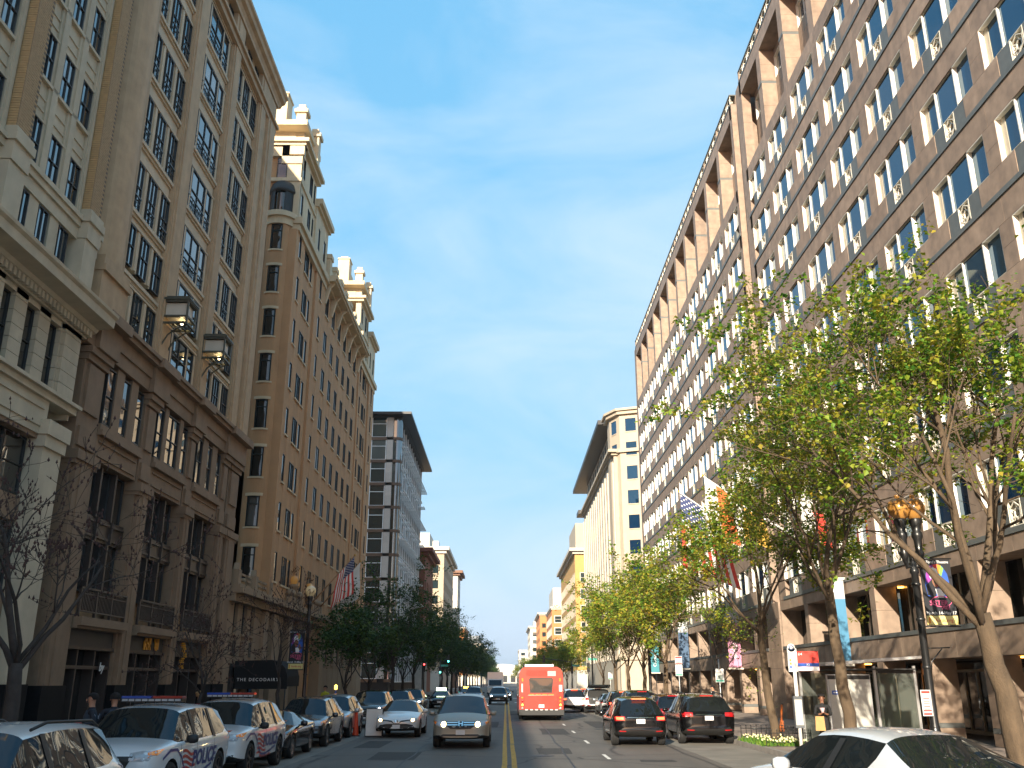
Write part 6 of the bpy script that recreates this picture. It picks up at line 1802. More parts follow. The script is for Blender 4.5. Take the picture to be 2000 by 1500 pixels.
def leaves(tw, rr, per, size, jit, droop=.25, gap=0.0):
    """many separate little leaves: five-cornered, folded on the midrib"""
    V, F = [], []
    for (p, d) in tw:
        if rr.random() < gap: continue
        for k in range(per):
            c = p + Vector((rr.gauss(0, jit), rr.gauss(0, jit), rr.gauss(0, jit * .7)))
            ax = Vector((rr.gauss(0, 1), rr.gauss(0, 1), rr.gauss(-droop, .5))).normalized()
            up = Vector((rr.gauss(0, .5), rr.gauss(0, .5), 1)).normalized()
            sd = ax.cross(up)
            if sd.length < .05: continue
            sd.normalize(); up = sd.cross(ax)
            s = size * rr.uniform(.6, 1.3)
            o = len(V)
            V += [c, c + ax * s * .35 + sd * s * .45 + up * s * .1, c + ax * s, c + ax * s * .35 - sd * s * .45 + up * s * .1]
            F += [(o, o + 1, o + 2), (o, o + 2, o + 3)]
    return V, F
def tree_obj(name, label, loc, g, leaf=None, bark=None, group=None, cat='tree', rz=0):
    tr, V, F = g
    t = thing(name, label, cat, loc, rz, group)
    obj('trunk', tr.mesh('trunk', bark or m_bark), t)
    if V:
        me = bpy.data.meshes.new('crown'); me.from_pydata([tuple(v) for v in V], [], F); me.materials.append(leaf); me.update()
        stuff(obj('crown', me, t))
    return t
def make(seed, H, spread, r0, clear, per, size, jit, gap=0.0, **kw):
    tr, tw, rr = grow(seed, H, spread, r0, clear, **kw)
    V, F = leaves(tw, rr, per, size, jit, gap=gap)
    return tr, V, F
# right kerb: young maples coming into leaf
tree_obj('street_tree', 'tall forked maple with split bark and fresh leaves nearest at the right edge', (9.55, 18.0, .13), make(3, 11.0, 6.4, .21, 3.3, 15, .105, .10, .42, limbs=6, lean=(-.45, .1), levels=4, kids=(4, 5)), m_spring)
tree_obj('street_tree', 'maple with yellowing new leaves standing before the bus shelter', (9.2, 25.9, .13), make(11, 10.8, 5.6, .165, 4.4, 15, .105, .10, .42, limbs=5, lean=(-.3, .0), levels=4, kids=(4, 5)), m_spring2)
tree_obj('street_tree', 'maple in a fenced flower bed beside the bus stop pole', (9.4, 34.3, .13), make(23, 10.4, 5.6, .15, 4.0, 15, .115, .11, .4, limbs=5, lean=(-.2, .1), levels=4, kids=(4, 5)), m_spring)
tree_obj('street_tree', 'thin sapling nearly bare between the black wagon and the pink banner', (9.4, 42.3, .13), make(31, 6.2, 1.8, .08, 2.0, 1, .10, .1, limbs=4, levels=4), m_spring, m_barkd)
pr = tree_obj('street_tree', 'leafy maple standing before the hanging teal banner', (9.4, 56.5, .13), make(41, 9.6, 4.0, .15, 3.4, 11, .17, .15, .4, limbs=5, levels=4, kids=(4, 4)), m_spring2, group='maples farther along the right kerb')
pr2 = tree_obj('street_tree', 'slender maple behind the one before the teal banner', (9.3, 64.5, .13), make(43, 10.0, 4.2, .15, 3.2, 11, .17, .15, .4, limbs=5, levels=4, kids=(4, 4)), m_spring, group='maples farther along the right kerb')
for k, (y, rz, s, lab) in enumerate(((73, 1.1, 1.0, 'third maple of the leafy clump before the cream corner block'), (82, 2.3, .95, 'fourth maple of the leafy clump before the cream corner block'), (92, 4.0, .8, 'farthest maple of the clump, dark against the yellow building'))):
    dup(pr if k % 2 else pr2, (9.3, y, .13), rz, lab, scale=s)
for k, y in enumerate((140, 152, 165, 180, 197, 215, 236, 260, 290, 345, 380, 420, 470)):
    dup(pr if k % 2 else pr2, (8.9 - (0 if y > 250 else 0), y, .13), k * 1.3, 'distant street tree right of the bus against the sunlit blocks', 'distant trees along the right kerb', scale=(.75 + .08 * (k % 3)) * (1 if y < 300 else 1.25))
# left kerb: two still bare, then dense green ones in the shade
def bare(seed, H, spread, r0, clear, **kw):
    tr, tw, rr = grow(seed, H, spread, r0, clear, **kw)
    b = []; F = []
    for (p, d) in tw:
        if rr.random() < .55:
            s = rr.uniform(.018, .034); q = p + d * .03; o = len(b)
            b += [q + Vector((s, 0, 0)), q + Vector((-s * .5, s * .87, 0)), q + Vector((-s * .5, -s * .87, 0)), q + Vector((0, 0, s * 2.4)), q - Vector((0, 0, s))]
            F += [(o, o + 1, o + 3), (o + 1, o + 2, o + 3), (o + 2, o, o + 3), (o + 1, o, o + 4), (o + 2, o + 1, o + 4), (o, o + 2, o + 4)]
    return tr, b, F
tree_obj('bare_tree', 'bare budding tree in the lower left before the brick pilaster block', (-9.75, 19.2, .13), bare(5, 7.4, 3.6, .17, 2.4, limbs=5, levels=5, kids=(2, 4), up=.4), m_bud, m_barkd)
tree_obj('bare_tree', 'small bare tree between the gilt blade sign and the black canopy', (-9.6, 30.6, .13), bare(8, 5.0, 2.4, .09, 1.7, limbs=5, levels=4, up=.3), m_bud, m_barkd)
tree_obj('bare_tree', 'thin bare tree right of the black canopy', (-9.5, 40.5, .13), bare(9, 6.0, 2.4, .09, 2.2, limbs=4, levels=4, up=.5), m_bud, m_barkd)
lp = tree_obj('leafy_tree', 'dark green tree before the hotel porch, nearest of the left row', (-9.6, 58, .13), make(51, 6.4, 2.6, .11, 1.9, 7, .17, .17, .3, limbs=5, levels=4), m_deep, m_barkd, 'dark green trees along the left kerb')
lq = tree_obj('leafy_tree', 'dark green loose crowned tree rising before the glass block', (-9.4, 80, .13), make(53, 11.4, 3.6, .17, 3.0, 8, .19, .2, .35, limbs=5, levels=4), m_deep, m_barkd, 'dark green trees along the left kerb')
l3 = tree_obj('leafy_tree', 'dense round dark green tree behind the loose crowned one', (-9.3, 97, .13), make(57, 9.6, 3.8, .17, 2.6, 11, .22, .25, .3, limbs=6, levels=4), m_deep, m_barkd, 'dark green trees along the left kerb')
dup(lp, (-9.5, 67, .13), 2.0, 'second low dark green tree of the left row before the hotel', scale=1.12)
dup(l3, (-9.4, 88, .13), 1.1, 'dense dark green tree between the low ones and the glass block', scale=.85)
for k, y in enumerate((134, 146, 158, 171, 185, 200, 216, 234, 253, 274, 297, 345, 372, 402, 436, 475, 515, 560, 610)):
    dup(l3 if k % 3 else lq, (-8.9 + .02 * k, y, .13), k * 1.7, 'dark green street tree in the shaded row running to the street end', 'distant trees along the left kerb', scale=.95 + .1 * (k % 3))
for k, (x, y) in enumerate(((-13, 690), (-10, 740), (9, 700), (12, 760), (-12, 820), (10, 840))):
    dup(pr, (x, y, .1), k, 'tiny bright green tree at the far end of the street', 'trees at the far end of the street', scale=1.3)
# ================================================================ street furniture
m_post = mat('black_enamel', (0.012, 0.012, 0.012), 0.35, 0.1, 6, coat=.3)
m_globe = mat('amber_globe', (0.42, 0.20, 0.045), 0.18, 0.25, 2.5, coat=.8)
m_globe_l = mat('frosted_globe', (0.50, 0.42, 0.27), 0.25, 0.2, 3, coat=.5, emis=((1, .7, .3), .05))
m_bblack = mat('banner_black', (0.012, 0.012, 0.016), .6, .05, 3); m_ink_w = mat('white_ink', (.72, .72, .72), .6, .03, 3)
m_blueink = mat('blue_ink', (.02, .09, .42), .6, .3, 4); m_purp = mat('purple_ink', (.25, .04, .28), .6, .2, 3); m_pinkink = mat('pink_ink', (.62, .10, .22), .6, .1, 3)
m_yelink = mat('pale_yellow_ink', (.70, .58, .22), .6, .1, 3); m_orink = mat('orange_ink', (.65, .25, .03), .6, .1, 3); m_greenink = mat('green_ink', (.2, .42, .08), .6, .1, 3)
m_skin = mat('skin', (0.42, 0.21, 0.13), .55, .06, 12); m_skin2 = mat('dark_skin', (0.22, 0.10, 0.055), .5, .06, 12)
m_redink = mat('red_ink', (.55, .04, .03), .6, .05, 3)

def flat(nm, me, par, org, ux, uz, off):
    """place a mesh drawn in local XY on the plane spanned by ux (right) and uz (up) at org"""
    o = obj(nm, me, par)
    n = Vector(ux).cross(Vector(uz))
    m = Matrix((( ux[0], uz[0], n[0], org[0] + n[0] * off), (ux[1], uz[1], n[1], org[1] + n[1] * off), (ux[2], uz[2], n[2], org[2] + n[2] * off), (0, 0, 0, 1)))
    o.matrix_local = m
    return o
def shp(pts, m, nm='print'):
    b = MB(); b.poly([(x, y, 0) for x, y in pts]); return b.mesh(nm, m)
def ell(cx, cy, rx, ry, n=18, a0=0, a1=6.2832): return [(cx + rx * math.cos(a0 + (a1 - a0) * k / n), cy + ry * math.sin(a0 + (a1 - a0) * k / n)) for k in range(n if abs(a1 - a0 - 6.2832) < .01 else n + 1)]
def theatre_banner(par, org, w, h, sgn):
    """black theatre banner, printed on the face turned to the camera"""
    ux, uz = (1, 0, 0), (0, 0, 1)
    b = MB(); b.box(0, w, -.012, .012, 0, h); ban = obj('banner', b.mesh('banner', m_bblack), par, org)
    k = [0]
    def PRN(me, x=0, y=0, nm='print'):
        k[0] += 1
        o = obj(nm, me, ban, (x, -.0125 - .0007 * k[0], y)); o.rotation_euler = (R(90), 0, 0); return o
    W = w
    def P(pts, m, nm='print'): PRN(shp([(x * W, y * h) for x, y in pts], m, nm), 0, 0, nm)
    P([(.14, .44), (.10, .62), (.16, .78), (.30, .90), (.5, .935), (.72, .90), (.86, .78), (.9, .6), (.86, .42)], m_blueink, 'painted_arch')
    P([(.14, .66), (.17, .79), (.31, .90), (.42, .925), (.38, .72), (.26, .62)], m_purp); P([(.42, .925), (.56, .93), (.52, .80), (.44, .80)], m_redink); P([(.56, .93), (.68, .91), (.6, .78), (.54, .8)], m_orink); P([(.68, .91), (.76, .86), (.66, .74), (.6, .78)], m_greenink)
    P([(.14, .46), (.12, .6), (.34, .70), (.46, .56), (.40, .42)], m_bblack)
    P(ell(.47, .675, .135, .105), m_skin2, 'painted_face'); P([(.27, .74), (.30, .85), (.42, .885), (.54, .85), (.60, .70), (.50, .765), (.38, .765), (.30, .70)], m_ink_w, 'painted_veil')
    P([(.38, .672), (.60, .655), (.60, .63), (.52, .622), (.49, .64), (.45, .63), (.39, .645)], m_bblack); P(ell(.48, .605, .04, .012, 8), m_redink)
    P([(.40, .55), (.58, .56), (.70, .50), (.66, .42), (.46, .42)], m_ink_w, 'painted_collar'); P([(.60, .56), (.66, .65), (.74, .64), (.78, .50), (.70, .48)], m_skin2)
    ring = ell(.55, .36, .34, .085, 20); inner = ell(.55, .36, .32, .072, 20)
    b = MB(); b.add([(x * W, y * h, 0) for x, y in ring + inner], [(i, (i + 1) % 20, 20 + (i + 1) % 20, 20 + i) for i in range(20)]); PRN(b.mesh('ring', m_pinkink))
    PRN(text_mesh('SISTER', h * .10, m_pinkink, 0, shear=.1), .45 * W, .335 * h, 'lettering'); PRN(text_mesh('Act', h * .085, m_pinkink, 0, shear=.25), .66 * W, .268 * h, 'lettering')
    PRN(text_mesh("At Ford's Theatre", h * .058, m_ink_w, 0), .5 * W, .96 * h, 'lettering')
    PRN(text_mesh('March 14-May 17', h * .066, m_ink_w, 0), .5 * W, .185 * h, 'lettering')
    P([(.0, .012), (1, .012), (1, .145), (0, .145)], m_yelink, 'yellow_band'); PRN(text_mesh('fords.org', h * .072, m_redink, 0), .56 * W, .075 * h, 'lettering')
    P([(.05, .03), (.12, .03), (.12, .12), (.08, .13), (.05, .1)], m_orink)
    return ban
def lamp_post(loc, label, h=6.1, twin=True, gm=None, banner=None):
    t = thing('street_lamp', label, 'street lamp', loc)
    b = MB(); b.lathe([(.26, 0), (.26, .15), (.22, .2), (.2, .75), (.15, .9), (.11, 1.05), (.085, 1.2), (.075, h - 1.75), (.10, h - 1.72), (.10, h - 1.66), (.075, h - 1.62), (.07, h - 1.3)], seg=12); obj('pole', b.mesh('pole', m_post), t)
    for z in (1.1, 2.3, 3.3, h - 2.0):
        b = MB(); b.lathe([(.09, z), (.105, z + .03), (.09, z + .06)], seg=12); obj('collar', b.mesh('collar', m_post), t)
    xs = (-.17, .17) if twin else (0,)
    for i, x in enumerate(xs):
        z0 = h - 1.3
        b = MB()
        if twin: b.tube([(0, 0, z0 - .25), (x * .8, 0, z0 - .3), (x, 0, z0 - .1), (x, 0, z0)], .05, 8)
        b.lathe([(.03, z0 - .22), (.07, z0 - .1), (.11, z0), (.075, z0 + .08), (.09, z0 + .3), (.12, z0 + .38), (.12, z0 + .46), (.09, z0 + .5), (.11, z0 + .62), (.15, z0 + .72), (.13, z0 + .78)], (x, 0, 0), 12)
        obj('lamp_arm', b.mesh('lamp_arm', m_post), t)
        b = MB(); zc = z0 + 1.0; b.lathe([(.10, -.24), (.16, -.20), (.235, -.08), (.25, .04), (.21, .16), (.12, .235), (.06, .25), (.05, .29), (.07, .31), (0, .34)], (x, 0, zc), 16); obj('globe', b.mesh('globe', gm or m_globe), t)
    if banner:
        side, z, w, hh = banner
        for zz in (z - .02, z + hh + .02):
            b = MB(); b.tube([(0, 0, zz), (side * (w + .17), 0, zz)], .016, 6); obj('banner_arm', b.mesh('banner_arm', m_post), t)
        theatre_banner(t, (.13 if side > 0 else -.13 - w, 0, z), w, hh, side)
    return t
lp_ = lamp_post((9.05, 20.6, .15), 'black twin globe lamp with theatre banner and red parking sign at right', 6.05, True, None, (1, 3.2, .68, 1.42))
b = MB(); b.tube([(0, 0, 2.72), (.55, 0, 2.74)], .014, 5); b.tube([(.08, 0, 2.2), (.12, 0, 2.45), (.38, 0, 2.72)], .014, 5); b.lathe([(.035, -.01), (.035, .01)], (.55, 0, 2.74), 8, axis='y'); obj('scroll_bracket', b.mesh('scroll_bracket', m_post), lp_)
def notice(par, loc, w, h, bands, m_back=m_plate, lines=5, lm=m_redink):
    b = MB(); b.box(-w / 2, w / 2, -.006, .006, 0, h); s = obj('parking_sign', b.mesh('parking_sign', m_back), par, loc)
    for (z0, z1, mm) in bands:
        obj('sign_band', shp([(-w / 2 + .015, z0), (w / 2 - .015, z0), (w / 2 - .015, z1), (-w / 2 + .015, z1)], mm), s, (0, -.008, 0)).rotation_euler = (R(90), 0, 0)
    for k in range(lines):
        z = h * .25 + k * h * .10; obj('sign_line', shp([(-w * .32, z), (w * .32, z), (w * .32, z + h * .035), (-w * .32, z + h * .035)], lm), s, (0, -.008, 0)).rotation_euler = (R(90), 0, 0)
    return s
notice(lp_, (-.16, -.12, 1.35), .21, .52, [(.45, .50, m_redink), (.02, .06, m_redink), (.09, .12, m_redink)])
lamp_post((-9.05, 43.5, .15), 'black lamp with a single frosted globe and theatre banner before the hotel', 6.3, False, m_globe_l, (-1, 2.55, .66, 1.7))
for (x, y, lab) in ((9.0, 100, 'distant lamp post with a white globe before the yellow building'), (-9.0, 104, 'distant lamp with a pale globe over the left trees'), (9.0, 60, 'lamp post hidden among the maples right of the bus'), (-9.0, 132, 'lamp post far along the shaded left kerb')):
    lamp_post((x, y, .15), lab, 6.3, False, m_globe_l)
# bus stop pole
t = thing('bus_stop_pole', 'white bus stop pole with red and blue route flag', 'bus stop sign', (8.78, 29.2, .15))
m_wpost = mat('white_enamel', (.66, .65, .62), .4, .05, 4)
b = MB(); b.tube([(0, 0, 0), (0, 0, 2.75)], .055, 10); obj('pole', b.mesh('pole', m_wpost), t)
b = MB(); b.box(-.18, .10, -.03, .03, 2.32, 3.0); b.lathe([(0, -.03), (.12, -.03), (.12, .03), (0, .03)], (-.05, 0, 3.02), 16, 0, 'y'); obj('pylon_head', b.mesh('pylon_head', m_wpost), t)
b = MB(); b.lathe([(0, -.036), (.075, -.036), (.075, -.03)], (-.05, 0, 3.02), 14, 0, 'y'); obj('emblem', b.mesh('emblem', mat('emblem_blue', (.05, .09, .2), .5)), t)
b = MB(); b.lathe([(0, -.040), (.045, -.040), (.045, -.03)], (-.05, 0, 3.02), 14, 0, 'y'); obj('emblem_centre', b.mesh('emblem_centre', m_wpost), t)
for k, (z, mm) in enumerate(((2.62, m_orink), (2.52, m_orink), (2.42, m_blueink))):
    b = MB(); b.box(-.14, -.08, -.034, -.03, z, z + .07); obj('vertical_lettering', b.mesh('vertical_lettering', mm), t)
b = MB(); b.box(.105, .76, -.02, .02, 2.34, 2.92); fl = obj('route_flag', b.mesh('route_flag', mat('flag_red', (.62, .05, .035), .45)), t)
b = MB(); b.box(.11, .755, -.024, -.02, 2.47, 2.57); b.box(.11, .755, .02, .024, 2.47, 2.57); obj('blue_band', b.mesh('blue_band', m_blueink), fl)
b = MB(); b.box(.11, .755, -.024, -.02, 2.345, 2.465); obj('white_band', b.mesh('white_band', m_ink_w), fl)
for txt, x, z, s_, mm in (('D4', .20, 2.83, .10, m_ink_w), ('X2', .42, 2.52, .085, m_ink_w), ('63', .20, 2.40, .07, m_blueink)):
    o = obj('lettering', text_mesh(txt, s_, mm), fl, (x, -.026, z)); o.rotation_euler = (R(90), 0, 0)
b = MB(); b.box(-.13, .13, -.07, .07, 0.72, 1.62); tt = obj('timetable_case', b.mesh('timetable_case', mat('case_grey', (.10, .11, .12), .4)), t)
b = MB(); b.box(-.11, .11, -.075, -.07, .80, 1.52); obj('timetable', b.mesh('timetable', mat('timetable_paper', (.45, .44, .40), .6, .2, 20)), tt)
# bus shelter
t = thing('bus_shelter', 'glass bus shelter with a pale advert panel and flat canopy', 'bus shelter', (10.0, 30.0, .15))
m_shgl = glassmat('shelter_glass', (.05, .05, .045), (.07, .07, .06), .3, 1.5, .004, .6)
def clearglass():
    m, tt_, b_ = _principled('clear_glass'); n = tt_.nodes
    tr_ = n.new('ShaderNodeBsdfTransparent'); tr_.inputs['Color'].default_value = (.80, .86, .80, 1)
    mx = n.new('ShaderNodeMixShader'); fr = n.new('ShaderNodeFresnel'); fr.inputs['IOR'].default_value = 1.5
    ad = n.new('ShaderNodeMath'); ad.operation = 'MULTIPLY_ADD'; ad.inputs[1].default_value = 1.0; ad.inputs[2].default_value = .10
    b_.inputs['Base Color'].default_value = (.35, .36, .33, 1); b_.inputs['Roughness'].default_value = .05
    out = [x for x in n if x.type == 'OUTPUT_MATERIAL'][0]
    tt_.links.new(fr.outputs[0], ad.inputs[0]); tt_.links.new(ad.outputs[0], mx.inputs[0]); tt_.links.new(tr_.outputs[0], mx.inputs[1]); tt_.links.new(b_.outputs[0], mx.inputs[2]); tt_.links.new(mx.outputs[0], out.inputs['Surface'])
    return m
m_clear = clearglass()
m_alu = mat('brushed_aluminium', (.42, .42, .41), .4, .06, 4, metal=.5)
b = MB(); b.box(0, 1.35, .0, .12, .15, 2.25); obj('advert_case', b.mesh('advert_case', m_alu), t)
b = MB(); b.box(.07, 1.28, -.01, .0, .25, 2.1); obj('advert_panel', b.mesh('advert_panel', mat('faded_poster', (.50, .49, .44), .35, .18, 1.4, coat=.4)), t)
b = MB(); b.box(.02, 1.33, -.008, .0, 2.1, 2.22); obj('panel_header', b.mesh('panel_header', m_trim), t)
b = MB(); b.box(.12, .32, -.02, -.01, 1.65, 1.77); obj('stop_number', b.mesh('stop_number', m_blueink), t)
b = MB(); b.box(.16, .28, -.022, -.02, 1.69, 1.73); obj('stop_digits', b.mesh('stop_digits', m_ink_w), t)
b = MB(); b.prism([(-.1, -.3, 2.50), (2.9, -.5, 2.72), (2.9, -.5, 2.80), (-.1, -.3, 2.58)], (0, 3.6, 0)); obj('canopy', b.mesh('canopy', m_alu), t)
b = MB(); b.box(.1, 2.7, -.3, 2.9, 2.38, 2.42); obj('canopy_frame', b.mesh('canopy_frame', m_trim), t)
for (x, y) in ((1.5, 0), (2.75, 0), (2.75, 2.9), (.05, 2.9)):
    b = MB(); b.box(x - .04, x + .04, y - .04, y + .04, 0, 2.5); obj('upright', b.mesh('upright', m_alu), t)
for (x0, x1, y0, y1) in ((1.55, 2.7, -.006, .006), (2.745, 2.755, .1, 1.4), (2.745, 2.755, 1.5, 2.8), (.1, 1.4, 2.894, 2.906), (1.45, 2.7, 2.894, 2.906)):
    b = MB(); b.box(x0, x1, y0, y1, .2, 2.3); obj('glass_pane', b.mesh('glass_pane', m_clear), t)
b = MB(); b.box(2.2, 2.65, .5, 2.5, .42, .48); b.box(2.38, 2.46, .6, .68, 0, .42); b.box(2.38, 2.46, 2.3, 2.38, 0, .42); obj('bench', b.mesh('bench', m_alu), t)
b = MB(); b.box(1.6, 2.7, -.02, .0, 2.28, 2.4); obj('route_header', b.mesh('route_header', m_trim), t)
# litter bin
t = thing('litter_bin', 'black slatted litter bin with a white rim at the right edge', 'litter bin', (11.2, 21.4, .15))
for k in range(22):
    a = 2 * PI * k / 22; b = MB(); b.box(-.035, .035, -.012, .012, .06, .86); o = obj('slat', b.mesh('slat', m_post), t, (.28 * math.cos(a), .28 * math.sin(a), 0)); o.rotation_euler = (0, 0, a + PI / 2)
b = MB(); b.lathe([(.22, .04), (.25, .04), (.25, .84), (.22, .84)], seg=20); obj('liner', b.mesh('liner', m_trim), t)
b = MB(); b.lathe([(.29, .80), (.31, .80), (.31, .86), (.29, .86), (.29, .80)], seg=22); obj('rim', b.mesh('rim', m_ink_w), t)
b = MB(); b.lathe([(.33, .92), (.36, .93), (.36, .97), (.2, 1.02), (.2, .98), (.33, .92)], seg=22); obj('hood', b.mesh('hood', m_post), t)
# orange kick scooter
t = thing('kick_scooter', 'orange electric scooter parked upright before the granite arcade', 'scooter', (11.7, 40.2, .15), R(75))
m_or = mat('scooter_orange', (.72, .17, .02), .4, .05, 4)
b = MB(); b.box(-.08, .08, -.5, .25, .10, .15); obj('deck', b.mesh('deck', m_trim), t)
b = MB(); b.tube([(0, .42, .16), (0, .33, .5), (0, .27, 1.12)], .045, 8); obj('stem', b.mesh('stem', m_or), t)
b = MB(); b.box(-.06, .06, .25, .40, .08, .5); obj('battery_case', b.mesh('battery_case', m_or), t)
b = MB(); b.tube([(-.26, .22, 1.14), (0, .27, 1.15), (.26, .22, 1.14)], .018, 6); obj('handlebar', b.mesh('handlebar', m_trim), t)
for y in (.45, -.55):
    b = MB(); b.lathe([(0, -.03), (.11, -.03), (.125, 0), (.11, .03), (0, .03)], (0, y, .12), 14, 0, 'x'); obj('wheel', b.mesh('wheel', m_tyre), t)
b = MB(); b.prism([(-.03, .56, .2), (.03, .56, .2), (.03, .34, .27), (-.03, .34, .27)], (0, 0, .02)); obj('mudguard', b.mesh('mudguard', m_trim), t)
# fenced tree pit with spring flowers
t = thing('tree_pit_fence', 'low black iron fence round the maple bed by the bus stop', 'fence', (9.4, 34.3, .15))
for (x0, y0, x1, y1) in ((-.75, -1.7, .75, -1.7), (.75, -1.7, .75, 1.7), (-.75, 1.7, .75, 1.7)):
    n = 8 if x0 != x1 else 18
    b = MB()
    for z in (.12, .40): b.tube([(x0, y0, z), (x1, y1, z)], .012, 5)
    obj('rail', b.mesh('rail', m_post), t)
    for k in range(n + 1):
        x, y = x0 + (x1 - x0) * k / n, y0 + (y1 - y0) * k / n
        b = MB(); b.box(x - .012, x + .012, y - .012, y + .012, 0, .46); b.lathe([(0, .46), (.028, .49), (0, .54)], (x, y, 0), 5); obj('picket', b.mesh('picket', m_post), t)
rr = random.Random(77)
V, F = [], []
def blade(c, h, w, lean):
    o = len(V); V.extend([c + Vector((-w, 0, 0)), c + Vector((w, 0, 0)), c + lean + Vector((0, 0, h))]); F.append((o, o + 1, o + 2))
for k in range(900):
    c = Vector((9.4 + rr.uniform(-.95, .8), 34.3 + rr.uniform(-2.0, 1.7), .15)); blade(c, rr.uniform(.06, .22), .02, Vector((rr.gauss(0, .07), rr.gauss(0, .07), 0)))
me = bpy.data.meshes.new('bedding_plants'); me.from_pydata([tuple(v) for v in V], [], F); me.materials.append(m_green); me.update()
stuff(tag(obj('bedding_plants', me), 'green bedding plants filling the fenced tree bed by the bus stop', 'plants'))
V, F = [], []
for k in range(80):
    c = Vector((9.4 + rr.uniform(-.9, .6), 34.3 + rr.uniform(-2.0, 1.4), .15 + rr.uniform(.14, .24))); s = rr.uniform(.02, .04); o = len(V)
    V += [c + Vector((s * math.cos(q * 1.257), s * .6 * math.sin(q * 1.257) , s * math.sin(q * 1.257))) for q in range(5)]; F.append(tuple(range(o, o + 5)))
me = bpy.data.meshes.new('spring_flowers'); me.from_pydata([tuple(v) for v in V], [], F); me.materials.append(mat('cream_petal', (.75, .68, .35), .6, .3, 30)); me.update()
stuff(tag(obj('spring_flowers', me), 'small cream flowers dotted over the fenced tree bed', 'flowers'))
b = MB(); b.box(8.62, 10.2, 32.3, 36.1, .10, .155); struct(b.build('planting_soil', mat('dark_soil', (.05, .035, .025), .95, .3, 8)))
# traffic cone and white board
t = thing('traffic_cone', 'tall slim orange traffic cone beside the white board', 'traffic cone', (-6.3, 41.2, 0))
b = MB(); b.box(-.17, .17, -.17, .17, 0, .04); obj('base', b.mesh('base', m_trim), t)
b = MB(); b.lathe([(.13, .04), (.05, 1.02), (.045, 1.05), (.02, 1.05)], seg=14); obj('cone', b.mesh('cone', mat('cone_orange', (.75, .07, .02), .5, .05, 4)), t)
b = MB(); b.lathe([(.02, 1.05), (.02, 1.3), (.05, 1.36), (.0, 1.4)], seg=8); obj('handle', b.mesh('handle', m_trim), t)
t = thing('sandwich_board', 'blank white sandwich board standing in the road beside the orange cone', 'sign board', (-5.45, 40.6, 0))
b = MB(); b.prism([(-.36, -.16, .02), (.36, -.16, .02), (.36, -.04, 1.12), (-.36, -.04, 1.12)], (0, .025, 0)); obj('frame', b.mesh('frame', m_trim), t)
b = MB(); b.prism([(-.33, -.166, .06), (.33, -.166, .06), (.33, -.052, 1.09), (-.33, -.052, 1.09)], (0, .004, 0)); obj('front_panel', b.mesh('front_panel', mat('white_panel', (.62, .60, .56), .5, .06, 3)), t)
b = MB(); b.prism([(-.36, .22, .02), (.36, .22, .02), (.36, .05, 1.12), (-.36, .05, 1.12)], (0, .02, 0)); obj('back_panel', b.mesh('back_panel', m_trim), t)
# orange cup on the police bonnet
t = thing('drink_cup', 'orange and white paper cup standing on the police car bonnet', 'cup', (-7.75, 18.15, 1.10))
b = MB(); b.lathe([(.0, .0), (.042, 0), (.047, .075)], seg=14); obj('cup_base', b.mesh('cup_base', m_ink_w), t)
b = MB(); b.lathe([(.047, .075), (.06, .17), (.064, .17), (.064, .185), (.0, .185)], seg=14); obj('cup_top', b.mesh('cup_top', mat('cup_orange', (.85, .30, .01), .5)), t)

# ---------------------------------------------------------------- flags
def flag_us(par, w, h, mesh_at, name='flag'):
    """stripes and canton as separate pieces of one draped cloth; mesh_at(u, v) -> point, u along fly 0..1, v up 0..1"""
    m_r = mat('flag_red_cloth', (.55, .05, .035), .8, .05, 3); m_w = mat('flag_white_cloth', (.70, .68, .64), .8, .05, 3); m_b = mat('flag_blue_cloth', (.035, .05, .14), .8, .05, 3)
    root = None
    def patch(u0, u1, v0, v1, m, nm, nu=16, nv=1, off=0):
        b = MB(); g = [[mesh_at(u0 + (u1 - u0) * i / nu, v0 + (v1 - v0) * j / nv, off) for j in range(nv + 1)] for i in range(nu + 1)]
        vs = [p for r_ in g for p in r_]; nn = nv + 1
        b.add(vs, [(i * nn + j, (i + 1) * nn + j, (i + 1) * nn + j + 1, i * nn + j + 1) for i in range(nu) for j in range(nv)], 0, True)
        return obj(nm, b.mesh(nm, m), par)
    for k in range(13):
        patch(.4 if k >= 6 else 0, 1, k / 13, (k + 1) / 13, m_r if k % 2 == 0 else m_w, 'stripe')
    patch(0, .4, 6 / 13, 1, m_b, 'canton', 8, 6)
    b = MB()
    for r_ in range(9):
        for c in range(6 if r_ % 2 == 0 else 5):
            u = .4 * ((c + .5 + (.5 if r_ % 2 else 0)) / 6); v = 6 / 13 + 7 / 13 * (r_ + .5) / 9
            for s_ in (-1, 1):
                p = [mesh_at(u + .016 * math.cos(a) * .7, v + .022 * math.sin(a), .012 * s_) for a in [6.283 * q / 5 for q in range(5)]]
                b.poly(p)
    stuff(obj('stars', b.mesh('stars', m_w), par))
